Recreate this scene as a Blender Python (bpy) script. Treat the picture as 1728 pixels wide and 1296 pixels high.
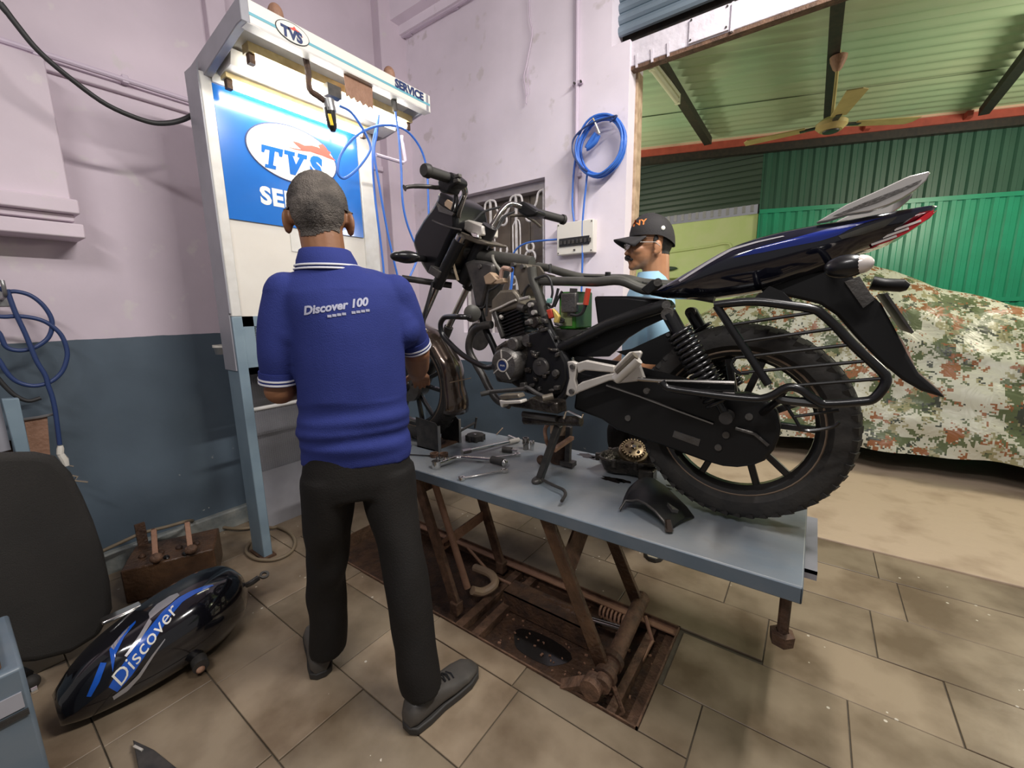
import bpy, bmesh, math, random
from mathutils import Vector, Matrix, Euler
from mathutils.bvhtree import BVHTree
from mathutils.noise import noise as pnoise
random.seed(7)
for o in list(bpy.data.objects): bpy.data.objects.remove(o, do_unlink=True)
scene = bpy.context.scene
COL = scene.collection

# ------------------------------------------------------------------ camera
cam_data = bpy.data.cameras.new('camera'); cam_data.sensor_width = 36.0; cam_data.lens = 14.7
cam_data.clip_start = 0.02; cam_data.clip_end = 200
cam = bpy.data.objects.new('camera', cam_data); COL.objects.link(cam)
cam.matrix_world = Matrix(((0.812118, -0.089872, 0.576531, 0.0), (0.583248, 0.153724, -0.797616, 0.0),
                           (-0.016943, 0.984018, 0.17726, 1.3), (0, 0, 0, 1)))
scene.camera = cam

# ------------------------------------------------------------------ world, exposure, large lights
world = bpy.data.worlds.new('world'); scene.world = world; world.use_nodes = True
bg = world.node_tree.nodes['Background']
bg.inputs['Color'].default_value = (1.0, 0.96, 0.95, 1); bg.inputs['Strength'].default_value = 0.20
vs = scene.view_settings
vs.view_transform = 'Standard'; vs.look = 'None'; vs.gamma = 1.0; vs.use_curve_mapping = False; vs.exposure = 0.0

def area_light(name, loc, target, power, sx, sy, color):
    d = bpy.data.lights.new(name, 'AREA'); d.shape = 'RECTANGLE'; d.size = sx; d.size_y = sy
    d.energy = power; d.color = color
    o = bpy.data.objects.new(name, d); COL.objects.link(o); o.location = loc
    o.rotation_euler = (Vector(target) - Vector(loc)).to_track_quat('-Z', 'Y').to_euler()
    return o
# ceiling tube over the lift, ceiling tube in the shop behind the camera, lamp of the shed
area_light('workshop_tube_light', (0.45, 1.35, 3.15), (-0.7, 1.35, 0.6), 82, 1.2, 0.08, (1.0, 0.95, 0.90))
area_light('shop_tube_light', (-0.3, -0.9, 3.2), (-1.1, 0.6, 0.9), 34, 1.2, 0.10, (1.0, 0.96, 0.94))
bulb = bpy.data.lights.new('shed_lamp', 'POINT'); bulb.energy = 125; bulb.color = (1.0, 0.90, 0.74); bulb.shadow_soft_size = 0.28
bulb_o = bpy.data.objects.new('shed_lamp', bulb); COL.objects.link(bulb_o); bulb_o.location = (2.25, 4.65, 2.45)
fill_left = bpy.data.lights.new('shed_fill_left', 'POINT'); fill_left.energy = 42; fill_left.color = (1.0, 0.92, 0.76); fill_left.shadow_soft_size = 0.12  # added fill light, out of view, to brighten the lime wall
fill_left_o = bpy.data.objects.new('shed_fill_left', fill_left); COL.objects.link(fill_left_o); fill_left_o.location = (-2.3, 4.3, 2.3)

# ------------------------------------------------------------------ materials
MATS = {}
def nodes_of(name):
    m = bpy.data.materials.new(name); m.use_nodes = True
    nt = m.node_tree; b = nt.nodes['Principled BSDF']
    return m, nt, b
def rgba(c): return (c[0], c[1], c[2], 1.0)
def mat(name, col, rough=0.5, metal=0.0, col2=None, scale=6.0, amt=0.6, bump=0.0, bscale=40.0, spec=0.5, coat=0.0, emit=None, estr=0.0, detail=6.0, lo=0.35, hi=0.65, col3=None, trans=0.0, alpha=1.0):
    m, nt, b = nodes_of(name)
    N, L = nt.nodes, nt.links
    b.inputs['Roughness'].default_value = rough; b.inputs['Metallic'].default_value = metal
    b.inputs['Specular IOR Level'].default_value = spec
    b.inputs['Coat Weight'].default_value = coat
    b.inputs['Transmission Weight'].default_value = trans
    b.inputs['Alpha'].default_value = alpha
    b.inputs['Base Color'].default_value = rgba(col)
    geo = N.new('ShaderNodeNewGeometry')
    if col2 is not None:
        nz = N.new('ShaderNodeTexNoise'); nz.inputs['Scale'].default_value = scale; nz.inputs['Detail'].default_value = detail
        L.new(geo.outputs['Position'], nz.inputs['Vector'])
        r = N.new('ShaderNodeValToRGB'); r.color_ramp.elements[0].position = lo; r.color_ramp.elements[1].position = hi
        r.color_ramp.elements[0].color = rgba(col); r.color_ramp.elements[1].color = rgba([col[i]*(1-amt)+col2[i]*amt for i in range(3)])
        if col3 is not None:
            e = r.color_ramp.elements.new(min(0.98, hi+0.08)); e.color = rgba(col3)
        L.new(nz.outputs['Fac'], r.inputs['Fac']); L.new(r.outputs['Color'], b.inputs['Base Color'])
    if bump > 0:
        n2 = N.new('ShaderNodeTexNoise'); n2.inputs['Scale'].default_value = bscale; n2.inputs['Detail'].default_value = 4
        L.new(geo.outputs['Position'], n2.inputs['Vector'])
        bp = N.new('ShaderNodeBump'); bp.inputs['Strength'].default_value = bump; bp.inputs['Distance'].default_value = 0.01
        L.new(n2.outputs['Fac'], bp.inputs['Height']); L.new(bp.outputs['Normal'], b.inputs['Normal'])
    if emit is not None:
        b.inputs['Emission Color'].default_value = rgba(emit); b.inputs['Emission Strength'].default_value = estr
    MATS[name] = m
    return m

def painted_wall(name, zsplit, pink=(0.64, 0.55, 0.62), blue=(0.090, 0.122, 0.155)):
    """two-tone painted plaster: pink-lilac above, grey-blue dado below, worn patches"""
    m, nt, b = nodes_of(name); N, L = nt.nodes, nt.links
    geo = N.new('ShaderNodeNewGeometry'); sx = N.new('ShaderNodeSeparateXYZ'); L.new(geo.outputs['Position'], sx.inputs[0])
    def noise(scale, detail=6):
        n = N.new('ShaderNodeTexNoise'); n.inputs['Scale'].default_value = scale; n.inputs['Detail'].default_value = detail
        L.new(geo.outputs['Position'], n.inputs['Vector']); return n
    def ramp(src, a, c, p0, p1):
        r = N.new('ShaderNodeValToRGB'); r.color_ramp.elements[0].position = p0; r.color_ramp.elements[1].position = p1
        r.color_ramp.elements[0].color = rgba(a); r.color_ramp.elements[1].color = rgba(c); L.new(src, r.inputs['Fac']); return r
    n1 = noise(1.6); n2 = noise(9, 8); n3 = noise(22, 4)
    up = ramp(n1.outputs['Fac'], [c*0.90 for c in pink], [min(1, c*1.10) for c in pink], 0.35, 0.68)
    w = ramp(n2.outputs['Fac'], (0, 0, 0), (1, 1, 1), 0.62, 0.70)
    mx = N.new('ShaderNodeMixRGB'); L.new(w.outputs['Color'], mx.inputs['Fac']); L.new(up.outputs['Color'], mx.inputs[1]); mx.inputs[2].default_value = (0.66, 0.60, 0.62, 1)
    dn = ramp(n1.outputs['Fac'], [c*0.85 for c in blue], [c*1.2 for c in blue], 0.35, 0.65)
    w2 = ramp(n3.outputs['Fac'], (0, 0, 0), (1, 1, 1), 0.715, 0.73)
    low = N.new('ShaderNodeMapRange'); low.inputs['From Min'].default_value = 0.55; low.inputs['From Max'].default_value = 0.2
    L.new(sx.outputs['Z'], low.inputs['Value'])
    ml = N.new('ShaderNodeMath'); ml.operation = 'MULTIPLY'; L.new(w2.outputs['Color'], ml.inputs[0]); L.new(low.outputs['Result'], ml.inputs[1])
    mx2 = N.new('ShaderNodeMixRGB'); L.new(ml.outputs[0], mx2.inputs['Fac']); L.new(dn.outputs['Color'], mx2.inputs[1]); mx2.inputs[2].default_value = (0.6, 0.6, 0.56, 1)
    ad = N.new('ShaderNodeMath'); ad.operation = 'MULTIPLY_ADD'; L.new(n2.outputs['Fac'], ad.inputs[0]); ad.inputs[1].default_value = 0.012; L.new(sx.outputs['Z'], ad.inputs[2])
    gt = N.new('ShaderNodeMath'); gt.operation = 'GREATER_THAN'; L.new(ad.outputs[0], gt.inputs[0]); gt.inputs[1].default_value = zsplit
    fin = N.new('ShaderNodeMixRGB'); L.new(gt.outputs[0], fin.inputs['Fac']); L.new(mx2.outputs['Color'], fin.inputs[1]); L.new(mx.outputs['Color'], fin.inputs[2])
    L.new(fin.outputs['Color'], b.inputs['Base Color'])
    rr = N.new('ShaderNodeMapRange'); L.new(gt.outputs[0], rr.inputs['Value']); rr.inputs['To Min'].default_value = 0.38; rr.inputs['To Max'].default_value = 0.62
    L.new(rr.outputs['Result'], b.inputs['Roughness'])
    bp = N.new('ShaderNodeBump'); bp.inputs['Strength'].default_value = 0.35; bp.inputs['Distance'].default_value = 0.012
    n4 = noise(5, 9); L.new(n4.outputs['Fac'], bp.inputs['Height']); L.new(bp.outputs['Normal'], b.inputs['Normal'])
    MATS[name] = m; return m

def stone_mat(name, cols, speck=True):
    """flagstone: colour differs per stone (object info random), dirt blotches, paint specks"""
    m, nt, b = nodes_of(name); N, L = nt.nodes, nt.links
    geo = N.new('ShaderNodeNewGeometry'); oi = N.new('ShaderNodeObjectInfo')
    r0 = N.new('ShaderNodeValToRGB'); r0.color_ramp.elements[0].color = rgba(cols[0]); r0.color_ramp.elements[1].color = rgba(cols[1])
    L.new(oi.outputs['Random'], r0.inputs['Fac'])
    n1 = N.new('ShaderNodeTexNoise'); n1.inputs['Scale'].default_value = 3.2; n1.inputs['Detail'].default_value = 9; L.new(geo.outputs['Position'], n1.inputs['Vector'])
    r1 = N.new('ShaderNodeValToRGB'); r1.color_ramp.elements[0].position = 0.36; r1.color_ramp.elements[1].position = 0.58
    r1.color_ramp.elements[0].color = (0.40, 0.34, 0.28, 1); r1.color_ramp.elements[1].color = (1.05, 1.05, 1.05, 1); L.new(n1.outputs['Fac'], r1.inputs['Fac'])
    mu = N.new('ShaderNodeMixRGB'); mu.blend_type = 'MULTIPLY'; mu.inputs['Fac'].default_value = 0.85
    L.new(r0.outputs['Color'], mu.inputs[1]); L.new(r1.outputs['Color'], mu.inputs[2]); out = mu
    vo = N.new('ShaderNodeTexVoronoi'); vo.inputs['Scale'].default_value = 17.0; L.new(geo.outputs['Position'], vo.inputs['Vector'])
    lt = N.new('ShaderNodeMath'); lt.operation = 'LESS_THAN'; lt.inputs[1].default_value = 0.085; L.new(vo.outputs['Distance'], lt.inputs[0])
    n5 = N.new('ShaderNodeTexNoise'); n5.inputs['Scale'].default_value = 1.7; L.new(geo.outputs['Position'], n5.inputs['Vector'])
    g5 = N.new('ShaderNodeMath'); g5.operation = 'GREATER_THAN'; g5.inputs[1].default_value = 0.52; L.new(n5.outputs['Fac'], g5.inputs[0])
    mm = N.new('ShaderNodeMath'); mm.operation = 'MULTIPLY'; L.new(lt.outputs[0], mm.inputs[0]); L.new(g5.outputs[0], mm.inputs[1])
    if speck:
        m2 = N.new('ShaderNodeMixRGB'); L.new(mm.outputs[0], m2.inputs['Fac']); L.new(mu.outputs['Color'], m2.inputs[1]); m2.inputs[2].default_value = (0.60, 0.55, 0.46, 1); out = m2
    L.new(out.outputs['Color'], b.inputs['Base Color'])
    b.inputs['Roughness'].default_value = 0.42
    bp = N.new('ShaderNodeBump'); bp.inputs['Strength'].default_value = 0.18; bp.inputs['Distance'].default_value = 0.01
    n6 = N.new('ShaderNodeTexNoise'); n6.inputs['Scale'].default_value = 14; n6.inputs['Detail'].default_value = 7; L.new(geo.outputs['Position'], n6.inputs['Vector'])
    L.new(n6.outputs['Fac'], bp.inputs['Height']); L.new(bp.outputs['Normal'], b.inputs['Normal'])
    MATS[name] = m; return m

def camo_mat(name):
    m, nt, b = nodes_of(name); N, L = nt.nodes, nt.links
    geo = N.new('ShaderNodeNewGeometry')
    sn = N.new('ShaderNodeVectorMath'); sn.operation = 'SNAP'; sn.inputs[1].default_value = (0.011, 0.011, 0.011); L.new(geo.outputs['Position'], sn.inputs[0])
    base = None
    cols = [((0.58, 0.58, 0.49), None, 0), ((0.33, 0.31, 0.18), 7.0, 0.56), ((0.115, 0.145, 0.07), 6.5, 0.535), ((0.30, 0.12, 0.05), 8.0, 0.57), ((0.055, 0.065, 0.05), 9.0, 0.595)]
    prev = None
    for i, (c, s, th) in enumerate(cols):
        if prev is None:
            q = N.new('ShaderNodeRGB'); q.outputs[0].default_value = rgba(c); prev = q.outputs[0]; continue
        mp = N.new('ShaderNodeVectorMath'); mp.operation = 'ADD'; mp.inputs[1].default_value = (3.7*i, 1.3*i, 2.1*i); L.new(sn.outputs[0], mp.inputs[0])
        nz = N.new('ShaderNodeTexNoise'); nz.inputs['Scale'].default_value = s; nz.inputs['Detail'].default_value = 7; nz.inputs['Roughness'].default_value = 0.70; L.new(mp.outputs[0], nz.inputs['Vector'])
        g = N.new('ShaderNodeMath'); g.operation = 'GREATER_THAN'; g.inputs[1].default_value = th; L.new(nz.outputs['Fac'], g.inputs[0])
        mx = N.new('ShaderNodeMixRGB'); L.new(g.outputs[0], mx.inputs['Fac']); L.new(prev, mx.inputs[1]); mx.inputs[2].default_value = rgba(c); prev = mx.outputs['Color']
    L.new(prev, b.inputs['Base Color']); b.inputs['Roughness'].default_value = 0.42
    bp = N.new('ShaderNodeBump'); bp.inputs['Strength'].default_value = 0.7; bp.inputs['Distance'].default_value = 0.04
    n6 = N.new('ShaderNodeTexNoise'); n6.inputs['Scale'].default_value = 5; n6.inputs['Detail'].default_value = 3; n6.inputs['Distortion'].default_value = 1.0; L.new(geo.outputs['Position'], n6.inputs['Vector'])
    L.new(n6.outputs['Fac'], bp.inputs['Height']); L.new(bp.outputs['Normal'], b.inputs['Normal'])
    MATS[name] = m; return m

painted_wall('plaster_left', 1.195)
painted_wall('plaster_back', 0.905, pink=(0.80, 0.73, 0.80))
mat('plaster_jamb', (0.72, 0.58, 0.60), 0.6, col2=(0.6, 0.5, 0.5), scale=12, bump=0.3)
mat('plinth', (0.15, 0.17, 0.17), 0.5, col2=(0.34, 0.34, 0.30), scale=14, bump=0.4)
mat('ceiling_paint', (0.55, 0.48, 0.56), 0.7)
stone_mat('flagstone', ((0.225, 0.180, 0.124), (0.315, 0.245, 0.170)))
mat('grout', (0.075, 0.062, 0.045), 0.8, col2=(0.12, 0.10, 0.07), scale=30)
mat('shed_concrete', (0.54, 0.42, 0.31), 0.6, col2=(0.36, 0.26, 0.18), scale=4.5, amt=0.8, lo=0.5, hi=0.72, bump=0.3, bscale=18)
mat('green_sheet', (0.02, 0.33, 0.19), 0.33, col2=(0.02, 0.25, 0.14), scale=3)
mat('green_sheet_dark', (0.030, 0.105, 0.070), 0.45, col2=(0.025, 0.085, 0.055), scale=3)  # upper row of sheets, a darker green than the lower row
mat('green_roof', (0.34, 0.50, 0.31), 0.5, col2=(0.46, 0.48, 0.31), scale=1.2)
mat('dark_sheet', (0.045, 0.075, 0.055), 0.5)
mat('lime_plaster', (0.58, 0.70, 0.30), 0.65, col2=(0.66, 0.72, 0.40), scale=7, bump=0.2)
mat('peach_iron', (0.70, 0.46, 0.34), 0.5)
mat('red_iron', (0.42, 0.085, 0.055), 0.55, col2=(0.30, 0.06, 0.04), scale=16)
mat('black_iron', (0.018, 0.017, 0.016), 0.5, col2=(0.05, 0.035, 0.025), scale=30)
mat('beam_paint', (0.72, 0.68, 0.74), 0.6, col2=(0.6, 0.55, 0.6), scale=12, bump=0.4)
mat('rust', (0.085, 0.047, 0.029), 0.7, col2=(0.24, 0.13, 0.078), scale=26, bump=0.6, bscale=90)
mat('rust_light', (0.36, 0.20, 0.13), 0.6, col2=(0.25, 0.13, 0.08), scale=22, bump=0.4, bscale=80)
mat('rust_dark', (0.045, 0.024, 0.016), 0.65, col2=(0.14, 0.07, 0.035), scale=20, bump=0.7, bscale=70)
mat('oily_rust', (0.05, 0.026, 0.016), 0.28, col2=(0.17, 0.09, 0.045), scale=9, bump=0.6, bscale=60)
mat('wood_frame', (0.56, 0.41, 0.27), 0.7, col2=(0.30, 0.20, 0.12), scale=18, amt=0.8, bump=0.5, bscale=30)
mat('shutter_steel', (0.20, 0.26, 0.31), 0.4, 0.3)
mat('white_paint', (0.72, 0.71, 0.68), 0.4, col2=(0.60, 0.58, 0.54), scale=18)
mat('cream_panel', (0.76, 0.73, 0.67), 0.45, col2=(0.68, 0.64, 0.58), scale=5)
mat('stand_grey', (0.34, 0.34, 0.38), 0.4, col2=(0.28, 0.28, 0.31), scale=12)
mat('stand_blue', (0.22, 0.30, 0.36), 0.45, col2=(0.17, 0.24, 0.30), scale=10)
mat('sign_blue', (0.02, 0.17, 0.60), 0.18, col2=(0.015, 0.14, 0.52), scale=3, coat=0.3)
mat('sign_white', (0.86, 0.85, 0.78), 0.35)
mat('stripe_teal', (0.16, 0.46, 0.56), 0.45)
mat('ink_navy', (0.015, 0.035, 0.14), 0.5)
mat('ink_black', (0.01, 0.01, 0.012), 0.5)
mat('horse_red', (0.80, 0.09, 0.06), 0.45)
mat('tube_glow', (1, 1, 1), 0.4, emit=(1.0, 0.97, 0.90), estr=26.0)
mat('yellowed_metal', (0.62, 0.50, 0.24), 0.45, col2=(0.42, 0.30, 0.12), scale=25)
mat('yellow_oil', (0.85, 0.62, 0.03), 0.3)
mat('grey_metal', (0.30, 0.30, 0.30), 0.35, 0.7)
mat('dark_metal', (0.055, 0.053, 0.052), 0.42, 0.5, col2=(0.11, 0.10, 0.09), scale=30)
mat('cast_metal', (0.13, 0.125, 0.12), 0.42, 0.6, col2=(0.08, 0.07, 0.06), scale=22, bump=0.2, bscale=120)
mat('olive_metal', (0.115, 0.10, 0.08), 0.45, 0.35, col2=(0.19, 0.16, 0.12), scale=26)
mat('frame_metal', (0.10, 0.098, 0.085), 0.4, 0.3, col2=(0.05, 0.048, 0.045), scale=14)
mat('chrome', (0.75, 0.74, 0.72), 0.16, 1.0)
mat('smoked_chrome', (0.36, 0.34, 0.32), 0.2, 1.0)
mat('silver_paint', (0.58, 0.55, 0.50), 0.38, 0.25, col2=(0.48, 0.44, 0.40), scale=30)
mat('grab_silver', (0.52, 0.50, 0.48), 0.3, 0.5)
mat('black_gloss', (0.006, 0.006, 0.009), 0.12, coat=1.0)
mat('blue_gloss', (0.005, 0.006, 0.014), 0.12, coat=1.0)
mat('flash_blue', (0.006, 0.02, 0.19), 0.15, coat=0.8)
mat('guard_black', (0.008, 0.008, 0.009), 0.28, coat=0.2)
mat('plastic_black', (0.009, 0.009, 0.0095), 0.42, spec=0.35)
mat('cowl_black', (0.006, 0.006, 0.007), 0.30, spec=0.35)
mat('brown_gloss', (0.085, 0.060, 0.045), 0.18, 0.6, coat=0.8)
mat('rubber', (0.020, 0.019, 0.018), 0.72, bump=0.2, bscale=60, col2=(0.045, 0.04, 0.034), scale=20)
mat('grip_rubber', (0.030, 0.028, 0.026), 0.6)
mat('rim_black', (0.022, 0.020, 0.019), 0.3, 0.3, coat=0.3)
mat('rim_edge', (0.30, 0.22, 0.16), 0.4, 0.6)
mat('battery_green', (0.045, 0.25, 0.025), 0.4, col2=(0.06, 0.20, 0.03), scale=16)
mat('battery_label', (0.28, 0.33, 0.16), 0.5, col2=(0.16, 0.17, 0.08), scale=26)
mat('connector_red', (0.55, 0.06, 0.03), 0.4); mat('connector_yellow', (0.62, 0.46, 0.12), 0.45); mat('connector_teal', (0.2, 0.42, 0.38), 0.5)
mat('lens_red', (0.55, 0.015, 0.025), 0.15, coat=0.6); mat('lens_clear', (0.72, 0.66, 0.62), 0.15, 0.2)
mat('pink_metal', (0.42, 0.27, 0.21), 0.5)
mat('air_hose', (0.045, 0.17, 0.62), 0.35); mat('air_hose_dark', (0.03, 0.055, 0.16), 0.4); mat('air_hose_pale', (0.16, 0.30, 0.60), 0.35)
mat('cable_black', (0.025, 0.025, 0.026), 0.55); mat('cable_grey', (0.21, 0.20, 0.17), 0.6); mat('cable_brown', (0.20, 0.155, 0.10), 0.6)
mat('conduit', (0.62, 0.53, 0.63), 0.5); mat('switch_white', (0.76, 0.73, 0.66), 0.4)
mat('window_dark', (0.12, 0.095, 0.075), 0.35, col2=(0.19, 0.155, 0.12), scale=6)
mat('grille_white', (0.80, 0.77, 0.76), 0.5, col2=(0.45, 0.42, 0.40), scale=30)
mat('window_frame', (0.42, 0.38, 0.40), 0.55, col2=(0.30, 0.27, 0.28), scale=14)
mat('lift_top', (0.175, 0.21, 0.245), 0.36, col2=(0.27, 0.27, 0.265), scale=4.5, amt=0.75, bump=0.08, bscale=50, col3=(0.20, 0.18, 0.16))
mat('lift_edge', (0.115, 0.155, 0.195), 0.4, col2=(0.16, 0.19, 0.22), scale=12)
mat('oil_black', (0.012, 0.010, 0.009), 0.12)
mat('engine_oily', (0.028, 0.024, 0.021), 0.25, 0.5, col2=(0.10, 0.085, 0.07), scale=24, bump=0.4, bscale=80)
mat('brass_gear', (0.33, 0.25, 0.15), 0.35, 0.8)
mat('skin', (0.27, 0.125, 0.062), 0.5, col2=(0.20, 0.085, 0.042), scale=14, bump=0.05, bscale=120)
mat('skin_fair', (0.46, 0.225, 0.115), 0.48, col2=(0.38, 0.17, 0.085), scale=16)
mat('hair_grey', (0.050, 0.042, 0.037), 0.75, col2=(0.20, 0.17, 0.145), scale=16, amt=0.8, bump=0.8, bscale=260)
mat('hair_black', (0.012, 0.010, 0.009), 0.6)
mat('polo_blue', (0.022, 0.033, 0.165), 0.85, col2=(0.030, 0.043, 0.21), scale=8, bump=0.25, bscale=320, spec=0.25)
mat('polo_print', (0.42, 0.43, 0.55), 0.8); mat('trim_white', (0.72, 0.72, 0.76), 0.7)
mat('trousers_black', (0.0095, 0.0085, 0.0078), 0.8, col2=(0.014, 0.012, 0.0108), scale=9, spec=0.3, bump=0.2, bscale=200)
mat('shoe_grey', (0.060, 0.055, 0.050), 0.5, col2=(0.095, 0.085, 0.075), scale=20); mat('shoe_sole', (0.030, 0.028, 0.026), 0.6)
mat('shirt_lightblue', (0.30, 0.52, 0.68), 0.7, col2=(0.36, 0.58, 0.74), scale=10); mat('cap_black', (0.020, 0.018, 0.019), 0.75, bump=0.2, bscale=250)
mat('cap_orange', (0.75, 0.24, 0.06), 0.7); mat('cream_shoe', (0.66, 0.60, 0.44), 0.6)
mat('glass_lens', (0.80, 0.80, 0.80), 0.05, trans=0.9)
mat('chair_fabric', (0.030, 0.028, 0.026), 0.85, bump=0.4, bscale=350, col2=(0.042, 0.038, 0.034), scale=5)
mat('decal_silver', (0.46, 0.45, 0.47), 0.25, 0.5); mat('decal_blue', (0.012, 0.10, 0.52), 0.15, coat=0.5)
mat('fan_yellow', (0.58, 0.47, 0.20), 0.5, col2=(0.45, 0.35, 0.14), scale=14)
mat('tube_pale', (0.66, 0.68, 0.50), 0.4)
mat('beige_can', (0.42, 0.30, 0.20), 0.5, col2=(0.30, 0.2, 0.13), scale=14)
camo_mat('camo')

# ------------------------------------------------------------------ mesh building
def V(*a): return Vector(a if len(a) == 3 else a[0])
class MB:
    def __init__(s): s.v = []; s.f = []
    def add(s, vs, fs):
        n = len(s.v); s.v += [tuple(v) for v in vs]; s.f += [tuple(i+n for i in f) for f in fs]; return s
    def box(s, lo, hi):
        a, b, c = lo; d, e, g = hi
        return s.add([(a,b,c),(d,b,c),(d,e,c),(a,e,c),(a,b,g),(d,b,g),(d,e,g),(a,e,g)], [(3,2,1,0),(4,5,6,7),(0,1,5,4),(1,2,6,5),(2,3,7,6),(3,0,4,7)])
    def obox(s, c, ax, ay, az):          # centre and three half-axis vectors
        c, ax, ay, az = V(c), V(ax), V(ay), V(az)
        p = [c+ax*i+ay*j+az*k for k in (-1,1) for (i,j) in ((-1,-1),(1,-1),(1,1),(-1,1))]
        return s.add(p, [(3,2,1,0),(4,5,6,7),(0,1,5,4),(1,2,6,5),(2,3,7,6),(3,0,4,7)])
    def bar(s, p0, p1, w, h, up=(0,0,1)):  # rectangular bar between two points
        p0, p1 = V(p0), V(p1); d = (p1-p0); L = d.length; d.normalize()
        u = V(up); sd = d.cross(u)
        if sd.length < 1e-4: sd = d.cross(V(1,0,0))
        sd.normalize(); u = sd.cross(d)
        return s.obox((p0+p1)/2, d*(L/2), sd*(w/2), u*(h/2))
    def tube(s, path, r, n=8, closed=False, caps=True, flat=1.0):
        P = [V(p) for p in path]; m = len(P); R = r if isinstance(r, (list, tuple)) else [r]*m
        T = []
        for i in range(m):
            if closed: t = P[(i+1) % m]-P[i-1]
            else: t = P[min(i+1, m-1)]-P[max(i-1, 0)]
            T.append(t.normalized() if t.length > 1e-9 else V(0,0,1))
        a = V(0,0,1) if abs(T[0].z) < 0.9 else V(0,1,0)
        nrm = (a - T[0]*a.dot(T[0])).normalized(); rings = []
        for i in range(m):
            nrm = nrm - T[i]*nrm.dot(T[i])
            nrm = nrm.normalized() if nrm.length > 1e-6 else T[i].orthogonal().normalized()
            bn = T[i].cross(nrm)
            rings.append([P[i]+nrm*(math.cos(2*math.pi*k/n)*R[i]*flat)+bn*(math.sin(2*math.pi*k/n)*R[i]) for k in range(n)])
        return s.loft(rings, caps and not closed, closed)
    def cyl(s, p0, p1, r0, r1=None, n=14, caps=True):
        return s.tube([p0, p1], [r0, r0 if r1 is None else r1], n, False, caps)
    def loft(s, rings, caps=True, closed=False):
        n = len(rings[0]); m = len(rings); vs = [p for r in rings for p in r]; fs = []
        for i in range(m if closed else m-1):
            j = (i+1) % m
            for k in range(n): fs.append((i*n+k, i*n+(k+1) % n, j*n+(k+1) % n, j*n+k))
        if caps: fs += [tuple(reversed(range(n))), tuple((m-1)*n+k for k in range(n))]
        return s.add(vs, fs)
    def lathe(s, prof, o, axis, n=24, closed=False, caps=False):   # prof: (radius, height along axis)
        o = V(o); ax = V(axis).normalized(); u = ax.orthogonal().normalized(); w = ax.cross(u); m = len(prof)
        vs = []; fs = []
        for (r, h) in prof:
            for k in range(n):
                a = 2*math.pi*k/n; vs.append(o+ax*h+(u*math.cos(a)+w*math.sin(a))*r)
        for i in range(m if closed else m-1):
            j = (i+1) % m
            for k in range(n): fs.append((i*n+k, i*n+(k+1) % n, j*n+(k+1) % n, j*n+k))
        if caps: fs += [tuple(reversed(range(n))), tuple((m-1)*n+k for k in range(n))]
        return s.add(vs, fs)
    def prism(s, pts, d):                 # polygon of 3-D points, extruded by vector d
        d = V(d); P = [V(p) for p in pts]; n = len(P)
        return s.add(P+[p+d for p in P], [tuple(range(n)), tuple(reversed(range(n, 2*n)))]+[((k+1) % n, k, n+k, n+(k+1) % n) for k in range(n)])
    def prismy(s, pts, y0, y1):           # side outline (x, ., z), extruded across y
        return s.prism([(p[0], y0, p[2]) for p in pts], (0, y1-y0, 0))
    def prismx(s, pts, x0, x1):
        return s.prism([(x0, p[1], p[2]) for p in pts], (x1-x0, 0, 0))
    def prismz(s, pts, z0, z1):
        return s.prism([(p[0], p[1], z0) for p in pts], (0, 0, z1-z0))
    def ell(s, c, r, n=16, m=10, rot=None):
        c = V(c); Mx = rot.to_matrix() if rot is not None else Matrix.Identity(3); vs = []; fs = []
        for i in range(1, m):
            t = math.pi*i/m
            for k in range(n):
                a = 2*math.pi*k/n
                vs.append(c+Mx @ V(r[0]*math.sin(t)*math.cos(a), r[1]*math.sin(t)*math.sin(a), r[2]*math.cos(t)))
        top = len(vs); vs.append(c+Mx @ V(0,0,r[2])); vs.append(c+Mx @ V(0,0,-r[2]))
        for i in range(m-2):
            for k in range(n): fs.append((i*n+k, (i+1)*n+k, (i+1)*n+(k+1) % n, i*n+(k+1) % n))
        for k in range(n): fs.append((top, k, (k+1) % n)); fs.append((top+1, (m-2)*n+(k+1) % n, (m-2)*n+k))
        return s.add(vs, fs)
    def mesh(s, name):
        me = bpy.data.meshes.new(name); me.from_pydata(s.v, [], s.f); me.validate(); me.update(); return me
    def build(s, name, m, parent=None, smooth=35, bev=0.0, seg=2, **kw):
        c = [0.5*(min(v[i] for v in s.v)+max(v[i] for v in s.v)) for i in range(3)]
        s.v = [(v[0]-c[0], v[1]-c[1], v[2]-c[2]) for v in s.v]
        me = s.mesh(name)
        bm = bmesh.new(); bm.from_mesh(me); bmesh.ops.recalc_face_normals(bm, faces=bm.faces); bm.to_mesh(me); bm.free()
        return link(name, me, c, m, parent, smooth, bev, seg, **kw)
def world_loc(o):
    p = Vector(o.location)
    while o.parent is not None:
        o = o.parent; p = p+Vector(o.location)
    return p
def link(name, me, c, m, parent=None, smooth=35, bev=0.0, seg=2, label=None, cat=None, group=None, kind=None):
    o = bpy.data.objects.new(name, me); COL.objects.link(o)
    if m is not None: me.materials.append(MATS[m] if isinstance(m, str) else m)
    if smooth:
        me.polygons.foreach_set('use_smooth', [True]*len(me.polygons)); me.set_sharp_from_angle(angle=math.radians(smooth))
    o.location = c
    if parent is not None:
        o.parent = parent; o.location = Vector(c)-world_loc(parent)
    if bev > 0:
        b = o.modifiers.new('bevel', 'BEVEL'); b.width = bev; b.segments = seg; b.limit_method = 'ANGLE'; b.angle_limit = math.radians(40)
    return tag(o, label, cat, group, kind)
def tag(o, label=None, cat=None, group=None, kind=None):
    if label: o['label'] = label
    if cat: o['category'] = cat
    if group: o['group'] = group
    if kind: o['kind'] = kind
    return o
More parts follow.
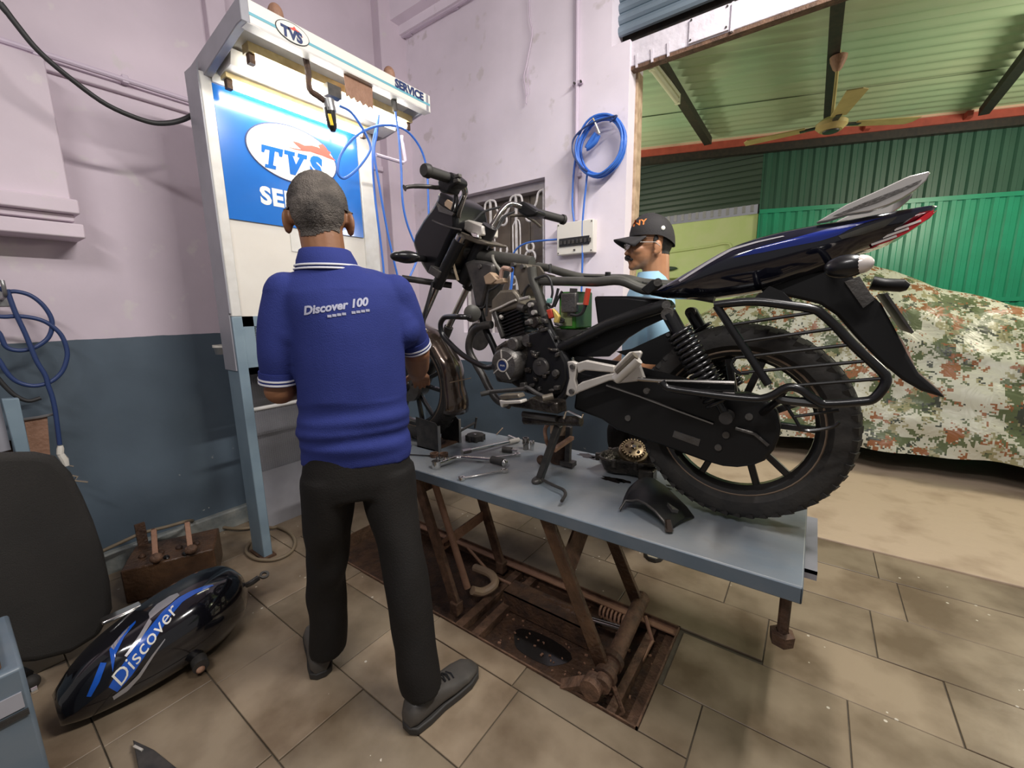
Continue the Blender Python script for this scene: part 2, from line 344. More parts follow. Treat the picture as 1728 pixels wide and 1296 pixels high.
def thing(name, loc, label, cat, group=None):
    o = bpy.data.objects.new(name, None); COL.objects.link(o); o.location = loc; o.empty_display_size = 0.1
    return tag(o, label, cat, group)
def struct(name, mb, m, parent=None, **kw):
    o = mb.build(name, m, parent, **kw)
    if parent is None: o['kind'] = 'structure'
    return o
def smooth_path(pts, k=4, closed=False):
    P = [V(p) for p in pts]; n = len(P); out = []
    for i in range(n if closed else n-1):
        p0 = P[i-1] if (closed or i > 0) else P[0]*2-P[1]
        p1 = P[i]; p2 = P[(i+1) % n]; p3 = P[(i+2) % n] if (closed or i+2 < n) else P[-1]*2-P[-2]
        for j in range(k):
            t = j/k
            out.append(0.5*((2*p1)+(p2-p0)*t+(2*p0-5*p1+4*p2-p3)*t*t+(3*p1-p0-3*p2+p3)*t**3))
    if not closed: out.append(P[-1])
    return out
def text_mesh(body, size, shear=0.0, offset=0.0, spacing=1.0, res=3):
    cu = bpy.data.curves.new('lettering', 'FONT'); cu.body = body; cu.size = size; cu.shear = shear; cu.offset = offset
    cu.space_character = spacing; cu.align_x = 'CENTER'; cu.align_y = 'CENTER'; cu.resolution_u = res
    o = bpy.data.objects.new('lettering', cu); COL.objects.link(o)
    dg = bpy.context.evaluated_depsgraph_get(); me = bpy.data.meshes.new_from_object(o.evaluated_get(dg))
    bpy.data.objects.remove(o, do_unlink=True); bpy.data.curves.remove(cu); return me
def place_text(name, body, size, org, right, up, m, parent, depth=0.001, bvh=None, cut=0, lift_off=0.0015, **kw):
    """lettering laid on a flat face, or dropped onto a curved surface when a BVH is given"""
    me = text_mesh(body, size, **kw); right = V(right).normalized(); up = V(up).normalized(); nrm = right.cross(up)
    bm = bmesh.new(); bm.from_mesh(me); bpy.data.meshes.remove(me)
    if cut:
        bmesh.ops.triangulate(bm, faces=bm.faces); bmesh.ops.subdivide_edges(bm, edges=bm.edges, cuts=cut)
    for v in bm.verts:
        p = V(org)+right*v.co.x+up*v.co.y
        if bvh is not None:
            hit = bvh.ray_cast(p+nrm*0.4, -nrm, 1.0)
            if hit[0] is not None: p = hit[0]+nrm*lift_off
        else: p = p+nrm*depth
        v.co = p
    mb = MB(); mb.v = [tuple(v.co) for v in bm.verts]; bm.verts.index_update(); mb.f = [tuple(v.index for v in f.verts) for f in bm.faces]; bm.free()
    return mb.build(name, m, parent, smooth=0)
def bvh_of(mb): return BVHTree.FromPolygons([V(v) for v in mb.v], [list(f) for f in mb.f])
def fuse(name, mb, m, parent, voxel=0.008, smooth_it=6, fac=0.6, wrinkle=None, **kw):
    """grow one continuous skin over overlapping shapes"""
    me = mb.mesh(name+'_raw'); o = bpy.data.objects.new(name+'_raw', me); COL.objects.link(o)
    r = o.modifiers.new('r', 'REMESH'); r.mode = 'VOXEL'; r.voxel_size = voxel
    s = o.modifiers.new('s', 'SMOOTH'); s.iterations = smooth_it; s.factor = fac
    dg = bpy.context.evaluated_depsgraph_get(); dg.update(); out = bpy.data.meshes.new_from_object(o.evaluated_get(dg))
    bpy.data.objects.remove(o, do_unlink=True); bpy.data.meshes.remove(me)
    q = MB(); q.v = [tuple(v.co) for v in out.vertices]; q.f = [tuple(p.vertices) for p in out.polygons]; nrms = [tuple(v.normal) for v in out.vertices]; bpy.data.meshes.remove(out)
    if wrinkle is not None: q.v = [tuple(V(v)+V(n)*wrinkle(V(v))) for v, n in zip(q.v, nrms)]
    b = bvh_of(q)
    fuse.last = (list(q.v), list(q.f))
    ob = q.build(name, m, parent, smooth=180, **kw); return ob, b

# ================================================================== THE SETTING
# ---- floor: flagstones in rows along x, laid around the lift pit
PIT = (-2.12, -0.338, 1.102, 1.618)
fb = MB()
fb.box((-3.0, -2.2, -0.10), (3.2, PIT[2], -0.006)); fb.box((-3.0, PIT[3], -0.10), (3.2, 2.775, -0.006))
fb.box((-3.0, PIT[2], -0.10), (PIT[0], PIT[3], -0.006)); fb.box((PIT[1], PIT[2], -0.10), (3.2, PIT[3], -0.006))
floor = struct('floor', fb, 'grout', smooth=0)
rows = [-1.36, -1.06, -0.76, -0.46, -0.17, 0.12, 0.41, 0.70, 1.005, 1.308, 1.60, 1.877, 2.18, 2.48, 2.775]
joint = {0.41: -1.17, 0.70: -0.72, 1.005: -0.19, 1.308: 0.198, 1.60: -0.047, 1.877: 0.30, 2.18: 0.42, 2.48: 0.356}
stone_mesh = {}
def flag(x0, x1, y0, y1):
    if x1-x0 < 0.03 or y1-y0 < 0.03: return
    g = 0.0019; w, d = round(x1-x0-2*g, 3), round(y1-y0-2*g, 3); key = (w, d)
    if key not in stone_mesh:
        b = 0.0014; h = 0.012; a, c = w/2, d/2
        mb = MB().add([(-a,-c,-h),(a,-c,-h),(a,c,-h),(-a,c,-h),(-a,-c,-b),(a,-c,-b),(a,c,-b),(-a,c,-b),(-a+b,-c+b,0),(a-b,-c+b,0),(a-b,c-b,0),(-a+b,c-b,0)],
                      [(0,1,5,4),(1,2,6,5),(2,3,7,6),(3,0,4,7),(4,5,9,8),(5,6,10,9),(6,7,11,10),(7,4,8,11),(8,9,10,11)])
        me = mb.mesh('flagstone'); me.materials.append(MATS['flagstone']); stone_mesh[key] = me
    o = bpy.data.objects.new('flagstone', stone_mesh[key]); COL.objects.link(o); o.parent = floor
    o.location = Vector(((x0+x1)/2, (y0+y1)/2, random.uniform(-0.0015, 0.0015)))-world_loc(floor)
for y0, y1 in zip(rows[:-1], rows[1:]):
    base = joint.get(y0, random.uniform(-0.3, 0.3)); xs = [base]
    while xs[-1] < 2.6: xs.append(xs[-1]+random.choice((0.52, 0.56, 0.60, 0.48)))
    while xs[0] > -2.82: xs.insert(0, xs[0]-random.choice((0.52, 0.56, 0.60, 0.45)))
    for x0, x1 in zip(xs[:-1], xs[1:]):
        x0 = max(x0, -2.81)
        if x1 <= x0: continue
        ix0, ix1, iy0, iy1 = max(x0, PIT[0]), min(x1, PIT[1]), max(y0, PIT[2]), min(y1, PIT[3])
        if ix1 <= ix0 or iy1 <= iy0: flag(x0, x1, y0, y1); continue
        flag(x0, x1, y0, iy0); flag(x0, x1, iy1, y1); flag(x0, ix0, iy0, iy1); flag(ix1, x1, iy0, iy1)
shed_floor = struct('floor_shed', MB().box((-5, 2.775, -0.12), (7, 9, 0.004)), 'shed_concrete', smooth=0)
struct('trim_1', MB().box((-0.97, 2.745, -0.02), (3.2, 2.80, 0.010)), 'shed_concrete', bev=0.004)

# ---- left wall with pilasters, plinth, corbelled beam
wl = MB().box((-3.05, -2.2, -0.1), (-2.85, 2.7, 3.9))
wl.box((-2.86, 2.26, 0.0), (-2.765, 2.52, 3.9))
wl.box((-2.86, 1.14, 2.48), (-2.80, 1.24, 3.9)); wl.box((-2.86, -2.2, 2.36), (-2.825, 2.26, 2.40))
wl.box((-2.86, -2.2, 1.80), (-2.70, 0.46, 2.36))
wl.box((-2.86, -2.2, 1.74), (-2.665, 0.475, 1.80)); wl.box((-2.86, -2.2, 1.71), (-2.70, 0.46, 1.74)); wl.box((-2.86, -2.2, 1.64), (-2.675, 0.48, 1.70))
struct('wall_left', wl, 'plaster_left', bev=0.006)
struct('baseboard_left', MB().prismy([(-2.86,0,0),(-2.81,0,0),(-2.812,0,0.10),(-2.822,0,0.108),(-2.86,0,0.108)], -2.2, 2.5), 'plinth', smooth=0)
# ---- back wall around the window, ending at the jamb
WX0, WX1, WZ0, WZ1 = -2.27, -1.515, 1.12, 2.14
wb = MB().box((-3.05, 2.5, -0.1), (WX0, 2.72, 3.9)).box((WX1, 2.5, -0.1), (-0.966, 2.72, 2.745)).box((WX1, 2.5, 2.745), (-1.075, 2.72, 3.9))
wb.box((WX0, 2.5, WZ1), (WX1, 2.72, 3.9)).box((WX0, 2.5, -0.1), (WX1, 2.72, WZ0))
wb.box((-3.05, 2.36, 3.42), (-1.075, 2.52, 3.9)); wb.box((-3.05, 2.44, 3.36), (-1.075, 2.52, 3.43))
struct('wall_back', wb, 'plaster_back', smooth=0)
struct('ceiling', MB().box((-3.05, -2.2, 3.9), (3.2, 2.75, 4.0)), 'ceiling_paint', smooth=0)
# ---- door opening: wooden frame, painted lintel with rusty edge, raised rolling shutter
jb = MB().prismy([(-0.99,0,0),(-0.952,0,0),(-0.950,0,0.9),(-0.955,0,1.4),(-0.948,0,2.0),(-0.953,0,2.63),(-0.99,0,2.63)], 2.605, 2.69)
struct('trim_2', jb, 'wood_frame', bev=0.004)
lt = struct('trim_3', MB().box((-0.98, 2.52, 2.618), (3.2, 2.575, 2.742)), 'beam_paint', bev=0.004)
MB().box((-0.985, 2.523, 2.600), (3.2, 2.570, 2.618)).build('steel_angle', 'rust', lt)
pl = MB().box((-0.66, 2.508, 2.622), (-0.475, 2.522, 2.735)).build('patch_plate', 'beam_paint', lt, bev=0.002)
for px, pz in ((-0.65, 2.725), (-0.485, 2.725), (-0.65, 2.635), (-0.485, 2.635)): MB().cyl((px, 2.503, pz), (px, 2.509, pz), 0.005, n=8).build('nail', 'dark_metal', pl)
MB().box((-0.465, 2.505, 2.61), (-0.455, 2.523, 2.735)).build('bracket', 'beam_paint', lt)
for k in range(3): MB().bar((-0.93+k*0.085, 2.515, 2.60), (-0.935+k*0.085, 2.515, 2.67), 0.012, 0.006, (0,1,0)).build('lug', 'beam_paint', lt)
sh = struct('door_1', MB().box((-1.08, 2.66, 2.70), (3.2, 2.70, 3.9)), 'black_iron', smooth=0)  # black plate behind the slats, also stands in for the shadow band below them
sp = [(0.0, 0.0), (0.012, 0.012), (0.014, 0.030), (0.004, 0.046), (-0.006, 0.050), (-0.006, 0.056), (0.0, 0.058)]
for k in range(17):
    z = 2.84+k*0.058
    MB().prismx([(0, 2.60-a, z+b) for a, b in sp]+[(0, 2.62, z+0.058), (0, 2.62, z)], -1.075, 3.2).build('shutter_slat', 'shutter_steel', sh)
# ---- window: timber frame, dark shutter boards, white iron grille
win = struct('window_1', MB().box((WX0, 2.64, WZ0), (WX1, 2.66, WZ1)), 'window_dark', smooth=0)
fr = MB().box((WX0, 2.56, WZ1-0.055), (WX1, 2.64, WZ1)).box((WX1-0.035, 2.56, WZ0), (WX1, 2.64, WZ1)).box((WX0, 2.56, WZ0), (WX0+0.035, 2.64, WZ1)).box((WX0, 2.56, WZ0), (WX1, 2.64, WZ0+0.04))
fr.build('window_frame', 'window_frame', win, bev=0.004)
for k in range(4): MB().box((WX0+0.04+k*0.172, 2.63, WZ0+0.04), (WX0+0.04+k*0.172+0.165, 2.642, WZ1-0.055)).build('shutter_board', 'window_dark', win, bev=0.002)
gy = 2.545
gx = [WX0+0.035+i*(WX1-WX0-0.07)/3 for i in range(4)]
gr = MB().box((gx[0]-0.012, gy-0.008, WZ0), (gx[0]+0.006, gy+0.008, WZ1-0.04)).build('grille_frame', 'grille_white', win)
for i in range(1, 4): MB().box((gx[i]-0.006, gy-0.008, WZ0), (gx[i]+0.006, gy+0.008, WZ1-0.055)).build('grille_bar', 'grille_white', win)
def ring(cx, cz, rx, rz, n=20, a0=0, a1=360): return [(cx+rx*math.cos(math.radians(a0+(a1-a0)*k/n)), gy, cz+rz*math.sin(math.radians(a0+(a1-a0)*k/n))) for k in range(n+1)]
for i in range(3):
    cx = (gx[i]+gx[i+1])/2; hw = (gx[i+1]-gx[i])/2; zt = WZ1-0.06
    sc = MB().tube(smooth_path([(cx-hw, gy, zt), (cx-hw*0.62, gy, zt-0.015), (cx-hw*0.45, gy, zt-0.08), (cx, gy, zt-0.125), (cx+hw*0.45, gy, zt-0.08), (cx+hw*0.62, gy, zt-0.015), (cx+hw, gy, zt)]), 0.0078, 6)
    sc.build('scroll', 'grille_white', win)
    for cz, r in ((zt-0.155, 0.032), (zt-0.36, 0.030), (zt-0.425, 0.042), (zt-0.74, 0.036)):
        MB().tube(ring(cx, cz, r, r)[:-1], 0.0078, 6, True).build('grille_ring', 'grille_white', win)
    MB().tube(ring(cx, zt-0.58, 0.060, 0.105)[:-1], 0.0078, 6, True).build('grille_oval', 'grille_white', win)
    for sgn in (-1, 1): MB().tube(ring(cx+sgn*0.082, zt-0.58, 0.028, 0.03, 14, -90*sgn, 90*sgn)+[(cx+sgn*hw, gy, zt-0.575)], 0.0072, 6).build('scroll', 'grille_white', win)
    if i: 
        b = gx[i]; MB().tube(smooth_path([(b-0.030, gy, zt-0.20), (b-0.030, gy, zt-0.40), (b-0.018, gy, zt-0.45), (b, gy, zt-0.465), (b+0.018, gy, zt-0.45), (b+0.030, gy, zt-0.40), (b+0.030, gy, zt-0.20), (b, gy, zt-0.165), (b-0.030, gy, zt-0.20)]), 0.005, 6).build('scroll', 'grille_white', win)

# ---- the shed beyond: corrugated wall, roof on rafters, lime plaster wall
UX, UY = 0.9405, 0.3399
WQ = Vector((-0.66, 5.93, 0.0)); U = Vector((UX, UY, 0)); NRM = Vector((UY, -UX, 0))     # NRM points at the camera
gw = struct('wall_shed', MB().prism([WQ-NRM*0.06, WQ+U*5.2-NRM*0.06, WQ+U*5.2-NRM*0.04, WQ-NRM*0.04], (0, 0, 3.12)), 'black_iron', smooth=0)
def trap_sheet(a0, a1, z0, z1, off, m, name, pitch=0.118, amp=0.022):
    n = max(1, round((a1-a0)/pitch)); pitch = (a1-a0)/n; prof = []
    for k in range(n):
        for f, h in ((0, 0), (0.22, 0), (0.36, 1), (0.70, 1), (0.84, 0)): prof.append((a0+(k+f)*pitch, h*amp))
    prof.append((a1, 0)); vs = []
    for a, h in prof: vs.append(WQ+U*a+NRM*(h+off)+V(0,0,z0)); vs.append(WQ+U*a+NRM*(h+off)+V(0,0,z1))
    return MB().add(vs, [(2*i, 2*i+2, 2*i+3, 2*i+1) for i in range(len(prof)-1)]).build(name, m, gw, smooth=0)
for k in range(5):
    trap_sheet(k*0.944, (k+1)*0.944, 0.0, 2.36, 0.004, 'green_sheet', 'wall_sheet'); trap_sheet(k*0.944, (k+1)*0.944, 2.33, 3.12, 0.0, 'green_sheet_dark', 'wall_sheet')
for z in (2.345, 1.29): MB().prism([WQ+NRM*0.03+V(0,0,z), WQ+U*5.0+NRM*0.03+V(0,0,z), WQ+U*5.0+NRM*0.036+V(0,0,z), WQ+NRM*0.036+V(0,0,z)], (0,0,0.045)).build('wall_rail', 'green_sheet', gw, smooth=0)
lime = struct('wall_shed_left', MB().box((-6, 5.95, 0), (-0.66, 6.1, 2.36)), 'lime_plaster', bev=0.01)
ds = MB(); vs = []; prof = []
for k in range(13): prof += [(2.46+k*0.066, 0.0), (2.46+k*0.066+0.04, 0.004), (2.46+k*0.066+0.052, 0.016)]
for z, h in prof: vs += [(-6, 5.93-h, z), (-0.66, 5.93-h, z)]
ds.add(vs, [(2*i, 2*i+2, 2*i+3, 2*i+1) for i in range(len(prof)-1)]); ds.build('wall_sheet', 'dark_sheet', lime, smooth=0)
for k in range(60): MB().box((-5.9+k*0.0873, 5.915, 2.38), (-5.865+k*0.0873, 5.93, 2.46)).build('light_gap', 'stand_grey', lime, smooth=0)  # pale boxes stand in for light showing through the corrugated edge
MB().tube(smooth_path([(-2.6,5.94,1.98),(-2.0,5.94,1.99),(-1.75,5.94,2.0),(-1.2,5.94,2.03),(-1.0,5.94,2.05),(-0.93,5.94,2.0),(-0.92,5.94,1.75)]), 0.014, 6).build('plaster_moulding', 'lime_plaster', lime)
MB().box((-2.6, 5.86, 1.66), (-1.28, 5.95, 1.72)).build('plaster_ledge', 'lime_plaster', lime, bev=0.008)
MB().ell((-1.75, 5.93, 1.79), (0.20, 0.03, 0.035)).build('dark_handle', 'dark_sheet', lime)
# roof sheets (corrugated along the shed wall) on black rafters
def a_front(b): return max(-6.0, (2.80-WQ.y-NRM.y*b)/U.y)      # roof stops at the workshop wall
rf = struct('ceiling_shed', MB().prism([WQ+U*-6+V(0,0,3.30), WQ+U*9+V(0,0,3.30), WQ+U*9+NRM*6.4+V(0,0,3.42), WQ+U*a_front(6.4)+NRM*6.4+V(0,0,3.42), WQ+U*a_front(1.2)+NRM*1.2+V(0,0,3.33)], (0,0,0.02)), 'black_iron', smooth=0)
for k in range(6):
    b0 = -0.1+k*0.98; vs = []; n = 60
    for i in range(n+1):
        b = b0+1.0*i/n; z = 3.17+0.028*b+0.011*math.sin(2*math.pi*b/0.125)+(0.012 if k % 2 else 0)
        vs += [WQ+U*a_front(b)+NRM*b+V(0,0,z), WQ+U*9+NRM*b+V(0,0,z)]
    MB().add(vs, [(2*i, 2*i+1, 2*i+3, 2*i+2) for i in range(n)]).build('roof_sheet', 'green_roof', rf, smooth=60)
for p0, p1 in (( (-1.1485,3.6034,3.13), (-1.1557,5.3817,3.1)), ((-0.0653,3.6278,3.13), (-0.0799,5.4686,3.1)), ((1.1281,5.2845,3.13), (1.1376,6.2615,3.1))):
    a, b = V(p0), V(p1); d = (a-b)
    MB().bar(b-d*0.02, a+d*0.6, 0.075, 0.07).build('rafter', 'black_iron', rf)
MB().prism([WQ+U*-4+NRM*0.05+V(0,0,3.08), WQ+U*6+NRM*0.05+V(0,0,3.08), WQ+U*6+NRM*0.11+V(0,0,3.08), WQ+U*-4+NRM*0.11+V(0,0,3.08)], (0,0,0.075)).build('wall_beam', 'red_iron', rf)
MB().prism([WQ+U*-4+NRM*0.02+V(0,0,3.0), WQ+U*6+NRM*0.02+V(0,0,3.0), WQ+U*6+NRM*0.09+V(0,0,3.0), WQ+U*-4+NRM*0.09+V(0,0,3.0)], (0,0,0.08)).build('wall_beam', 'black_iron', rf)  # black strip put in for the dark gap under the red beam
MB().prism([WQ+U*-4+NRM*0.04+V(0,0,3.152), WQ+U*6+NRM*0.04+V(0,0,3.152), WQ+U*6+NRM*0.13+V(0,0,3.155), WQ+U*-4+NRM*0.13+V(0,0,3.155)], (0,0,0.03)).build('wall_beam', 'peach_iron', rf)
for a in (0.9, 1.75): MB().prism([WQ+U*a+NRM*0.03+V(0,0,3.07), WQ+U*(a+0.05)+NRM*0.03+V(0,0,3.07), WQ+U*(a+0.05)+NRM*0.16+V(0,0,3.10), WQ+U*a+NRM*0.16+V(0,0,3.10)], (0,0,0.06)).build('purlin_cleat', 'red_iron', rf)

# ================================================================== THINGS IN THE SHED
# ceiling fan
FC = V((-0.0374,4.2143,2.62)); fan = thing('ceiling_fan', FC, 'yellow three-blade ceiling fan hanging from the shed roof', 'fan')
MB().lathe([(0.0,-0.045),(0.07,-0.04),(0.10,-0.01),(0.10,0.015),(0.06,0.045),(0.02,0.05)], FC, (0,0,1), 24).build('motor', 'fan_yellow', fan)
MB().lathe([(0.0,-0.052),(0.05,-0.05),(0.055,-0.04)], FC, (0,0,1), 20).build('motor_cap', 'dark_metal', fan)
MB().cyl(FC+V(0,0,0.04), FC+V(0,0,0.50), 0.011).build('down_rod', 'fan_yellow', fan)
MB().lathe([(0.012,0.36),(0.03,0.38),(0.05,0.43),(0.055,0.46),(0.02,0.47)], FC, (0,0,1), 16).build('canopy_cup', 'rust_light', fan)
for p in ((-0.5221,4.2283,2.6), (0.2751,4.3954,2.6), (0.0794,3.6578,2.62)):
    d = V(p)-FC; d.z = 0; d = d.normalized()*0.58; sd = V(-d.y, d.x, 0).normalized()
    MB().prism([FC+d*0.28+sd*0.05, FC+d*0.95+sd*0.065, FC+d+sd*0.03, FC+d-sd*0.055, FC+d*0.28-sd*0.045], (0,0,0.006)).build('blade', 'fan_yellow', fan)
    MB().bar(FC+d*0.12, FC+d*0.34, 0.035, 0.012).build('blade_arm', 'dark_metal', fan)
# unlit tube lamp on the shed rafter
t0, t1 = V((-1.1685,3.4747,3.06)), V((-1.1367,4.0701,3.03))
tl = thing('tube_lamp', (t0+t1)/2, 'pale unlit tube lamp fixed along the left rafter of the shed', 'lamp')
MB().cyl(t0, t1, 0.022).build('tube', 'tube_pale', tl); MB().bar(t0+V(0,0,0.035), t1+V(0,0,0.035), 0.05, 0.03).build('batten', 'tube_pale', tl)
for q in (t0, t1): MB().obox(q+V(0,0,0.01), (0.02,0,0), (0,0.02,0), (0,0,0.03)).build('end_holder', 'tube_pale', tl)

# car under a camouflage tarpaulin
car = thing('covered_car', (1.3, 4.9, 0), 'car parked in the shed under a camouflage tarpaulin', 'car')
def ctop(x):
    K = [(-1.35,0.95),(-1.0,1.22),(-0.6,1.42),(-0.1,1.60),(0.28,1.655),(0.5,1.56),(0.75,1.43),(1.2,1.27),(1.7,1.16),(2.4,1.08),(3.0,0.95),(3.2,0.8)]
    for (a, za), (b, zb) in zip(K[:-1], K[1:]):
        if a <= x <= b: return za+(zb-za)*(x-a)/(b-a)
    return K[0][1] if x < K[0][0] else K[-1][1]
rows_c = []; nx, nt = 130, 64
for i in range(nx+1):
    x = -1.4+4.65*i/nx; e = min(1, (x+1.4)/0.25, (3.25-x)/0.25); e = max(0.15, e)**0.5; zt = ctop(x); r = []
    for j in range(nt+1):
        t = j/nt
        # near hem -> shoulder -> top -> far hem
        if t < 0.40: u = t/0.40; y = 4.10+0.20*u**1.4; z = 0.20+(0.80-0.20)*u
        elif t < 0.5: u = (t-0.40)/0.10; y = 4.30+0.16*u; z = 0.80+(zt*0.80-0.80)*u
        elif t < 0.68: u = (t-0.5)/0.18; y = 4.46+0.44*u; z = zt*0.80+(zt-zt*0.80)*math.sin(u*math.pi/2)
        else: u = (t-0.68)/0.32; y = 4.9+0.8*min(1,u*1.6); z = zt*(1-0.08*u)-(0 if u < 0.62 else (u-0.62)/0.38*(zt*0.92-0.2))
        y = 4.9+(y-4.9)*e
        w = 0.020*math.sin(9*x+3*math.sin(4*z)+5*z)+0.012*math.sin(17*x-7*z)+0.008*math.sin(23*z+6*x)+0.05*(abs(pnoise(V(x*3.2, y*2.2, z*3.2)))-0.2)
        fold = 0.035*math.exp(-((z-(1.02-0.22*(x-0.5)))/0.035)**2) if (0.2 < x < 2.4 and t < 0.6) else 0
        r.append((x, y-w-fold, z+(0.012*math.sin(6*x+1) if j == 0 else 0)+0.006*math.sin(14*x+9*y)))
    rows_c.append(r)
mbc = MB(); mbc.v = [p for r in rows_c for p in r]; mbc.f = [(i*(nt+1)+j, i*(nt+1)+j+1, (i+1)*(nt+1)+j+1, (i+1)*(nt+1)+j) for i in range(nx) for j in range(nt)]
mbc.build('tarpaulin', 'camo', car, smooth=60)
MB().box((-1.1, 4.32, 0.22), (2.95, 5.5, 0.62)).build('underbody', 'plastic_black', car)
for wx in (-0.62, 1.62):
    for wy in (4.30, 5.36):
        MB().lathe([(0.10,-0.08),(0.24,-0.085),(0.285,-0.06),(0.285,0.06),(0.24,0.085),(0.10,0.08)], (wx, wy, 0.289), (0,1,0), 28).build('wheel', 'rubber', car)

# ================================================================== ON THE WALLS
def hose(name, path, r, m, label, cat='hose', group=None, k=5, n=8, closed=False):
    return MB().tube(smooth_path(path, k, closed), r, n, closed).build(name, m, None, smooth=60, label=label, cat=cat, group=group)
lp = thing('wall_pipe', (-2.8,0.6369,2.4091), 'long thin lilac pipe clamped across the left wall', 'pipe')
MB().cyl((-2.80, -2.0, (-2.8,0.2679,2.4076)[2]), (-2.8,1.0691,2.4135), 0.013, n=10).build('pipe_run', 'conduit', lp)
for q in ((-2.81,0.4556,2.4127), (-2.81,0.7432,2.4159)): MB().obox(q, (0.02,0,0), (0,0.012,0), (0,0,0.018)).build('clamp', 'conduit', lp, bev=0.003)
hose('power_cable', [(-2.45, -1.2, 3.80), (-2.45, -0.3, 3.35)]+[(-2.45,0.2879,2.4554),(-2.45,0.3314,2.3971),(-2.45,0.3597,2.3476),(-2.45,0.4058,2.2778),(-2.45,0.4835,2.2121),(-2.45,0.5781,2.1541),(-2.45,0.6909,2.1322),(-2.45,0.7647,2.1436),(-2.45,0.8449,2.1862),(-2.45,0.9209,2.2541)], 0.0105, 'cable_black', 'thick black cable sagging from the upper left to the service stand', 'cable')
c1 = thing('conduit', (-2.6, 2.48, 3.0), 'lilac conduit bending under the ceiling beam above the stand', 'conduit')
MB().tube(smooth_path([(-2.846,2.47,3.0878),(-2.8663,2.47,3.2399),(-2.865,2.47,3.322),(-2.8404,2.47,3.3546),(-2.7223,2.47,3.3624),(-2.4831,2.47,3.3632),(-2.2023,2.47,3.3622),(-2.0415,2.47,3.3633)]), 0.014, 8).build('conduit_run', 'conduit', c1)
for q in ((-2.7003,2.48,3.3633), (-2.2228,2.48,3.3642), (-2.8546,2.48,3.1236)): MB().obox(q, (0.022,0,0), (0,0.015,0), (0,0,0.015)).build('saddle', 'conduit', c1, bev=0.003)
c2 = thing('conduit', (-1.4, 2.48, 2.2), 'straight vertical conduit running down to the fuse box', 'conduit')
MB().cyl((-1.2826,2.485,3.1639), (-1.2789,2.485,1.838), 0.012, n=8).build('conduit_run', 'conduit', c2)
for q in ((-1.276,2.485,2.6132), (-1.2738,2.485,2.1006)): MB().obox(q, (0.032,0,0), (0,0.010,0), (0,0,0.010)).build('saddle', 'conduit', c2, bev=0.003)
for q in ((-1.2888,2.472,2.6089), (-1.2461,2.472,2.6058)): MB().cyl(q, V(q)+V(0,-0.012,0), 0.006, n=8).build('screw', 'dark_metal', c2)
hose('loose_wire', [(-1.6153,2.48,3.2341),(-1.6085,2.48,3.072),(-1.5918,2.48,2.9851),(-1.6149,2.48,2.8946),(-1.6383,2.48,2.8188),(-1.6573,2.48,2.757),(-1.6446,2.48,2.685),(-1.6412,2.48,2.5979)], 0.004, 'conduit', 'loose lilac wire hanging down the bare back wall', 'wire')
hose('loose_wire', [(-1.6216,2.475,2.8049),(-1.6268,2.475,2.7459),(-1.6187,2.475,2.6757),(-1.6281,2.475,2.6443)], 0.003, 'conduit', 'short frayed wire end beside the loose hanging wire', 'wire')
# fuse box
fbx = thing('fuse_box', (-1.2855,2.5,1.741), 'cream fuse box with a dark breaker window on the back wall', 'fuse box')
fx0, fx1 = (-1.3937,2.44,1.8174)[0], (-1.141,2.44,1.8202)[0]; fz1, fz0 = (-1.2639,2.44,1.8258)[2], (-1.2618,2.44,1.632)[2]
MB().box((fx0, 2.445, fz0), (fx1, 2.5, fz1)).build('case', 'switch_white', fbx, bev=0.004)
bz1, bz0 = (-1.2629,2.44,1.7313)[2], (-1.2623,2.44,1.6818)[2]
MB().box((fx0+0.02, 2.438, bz0), (fx1-0.025, 2.447, bz1)).build('breaker_window', 'ink_black', fbx)
for k in range(8): MB().box((fx0+0.03+k*0.028, 2.432, bz0+0.012), (fx0+0.045+k*0.028, 2.440, bz1-0.015)).build('breaker_switch', 'dark_metal', fbx)
for px_ in (fx0+0.012, fx1-0.012):
    for pz_ in (fz0+0.012, fz1-0.012): MB().cyl((px_, 2.441, pz_), (px_, 2.447, pz_), 0.004, n=8).build('screw', 'dark_metal', fbx)
MB().box(((fx0+fx1)/2-0.006, 2.440, fz0+0.018), ((fx0+fx1)/2+0.006, 2.446, fz0+0.028)).build('latch', 'dark_metal', fbx)
# coil of blue air hose on its nail
coil = thing('hose_coil', (-1.1194,2.45,2.2123), 'coiled bright blue air hose hanging on a nail beside the doorway', 'hose')
cc = V((-1.1039,2.44,2.2126))
for k in range(7):
    a = random.uniform(0.93, 1.07); dx, dz = random.uniform(-0.006, 0.006), random.uniform(-0.012, 0.008); yy = 2.47-k*0.009
    MB().tube([(cc.x+dx+0.137*a*math.cos(t*math.pi/18), yy+0.004*math.sin(t), cc.z+dz+0.152*a*math.sin(t*math.pi/18)) for t in range(36)], 0.0065, 8, True).build('hose_turn', 'air_hose', coil, smooth=60)
MB().tube(smooth_path([(-1.0313,2.4,2.3137),(-0.9927,2.4,2.3332),(-1.0095,2.4,2.3374),(-1.1164,2.4,2.3381),(-1.2041,2.4,2.3158),(-1.2576,2.4,2.2732),(-1.2612,2.4,2.2112),(-1.2395,2.4,2.1611),(-1.2013,2.4,2.1114),(-1.1637,2.4,2.0832)]), 0.0055, 8).build('hose_end', 'air_hose_dark', coil, smooth=60)
MB().tube(smooth_path([(-1.1084,2.42,2.2721),(-1.1314,2.42,2.2368),(-1.1755,2.42,2.2156),(-1.1597,2.42,2.2431),(-1.1204,2.42,2.2817)]), 0.016, 8).build('hose_bundle', 'air_hose', coil, smooth=60)
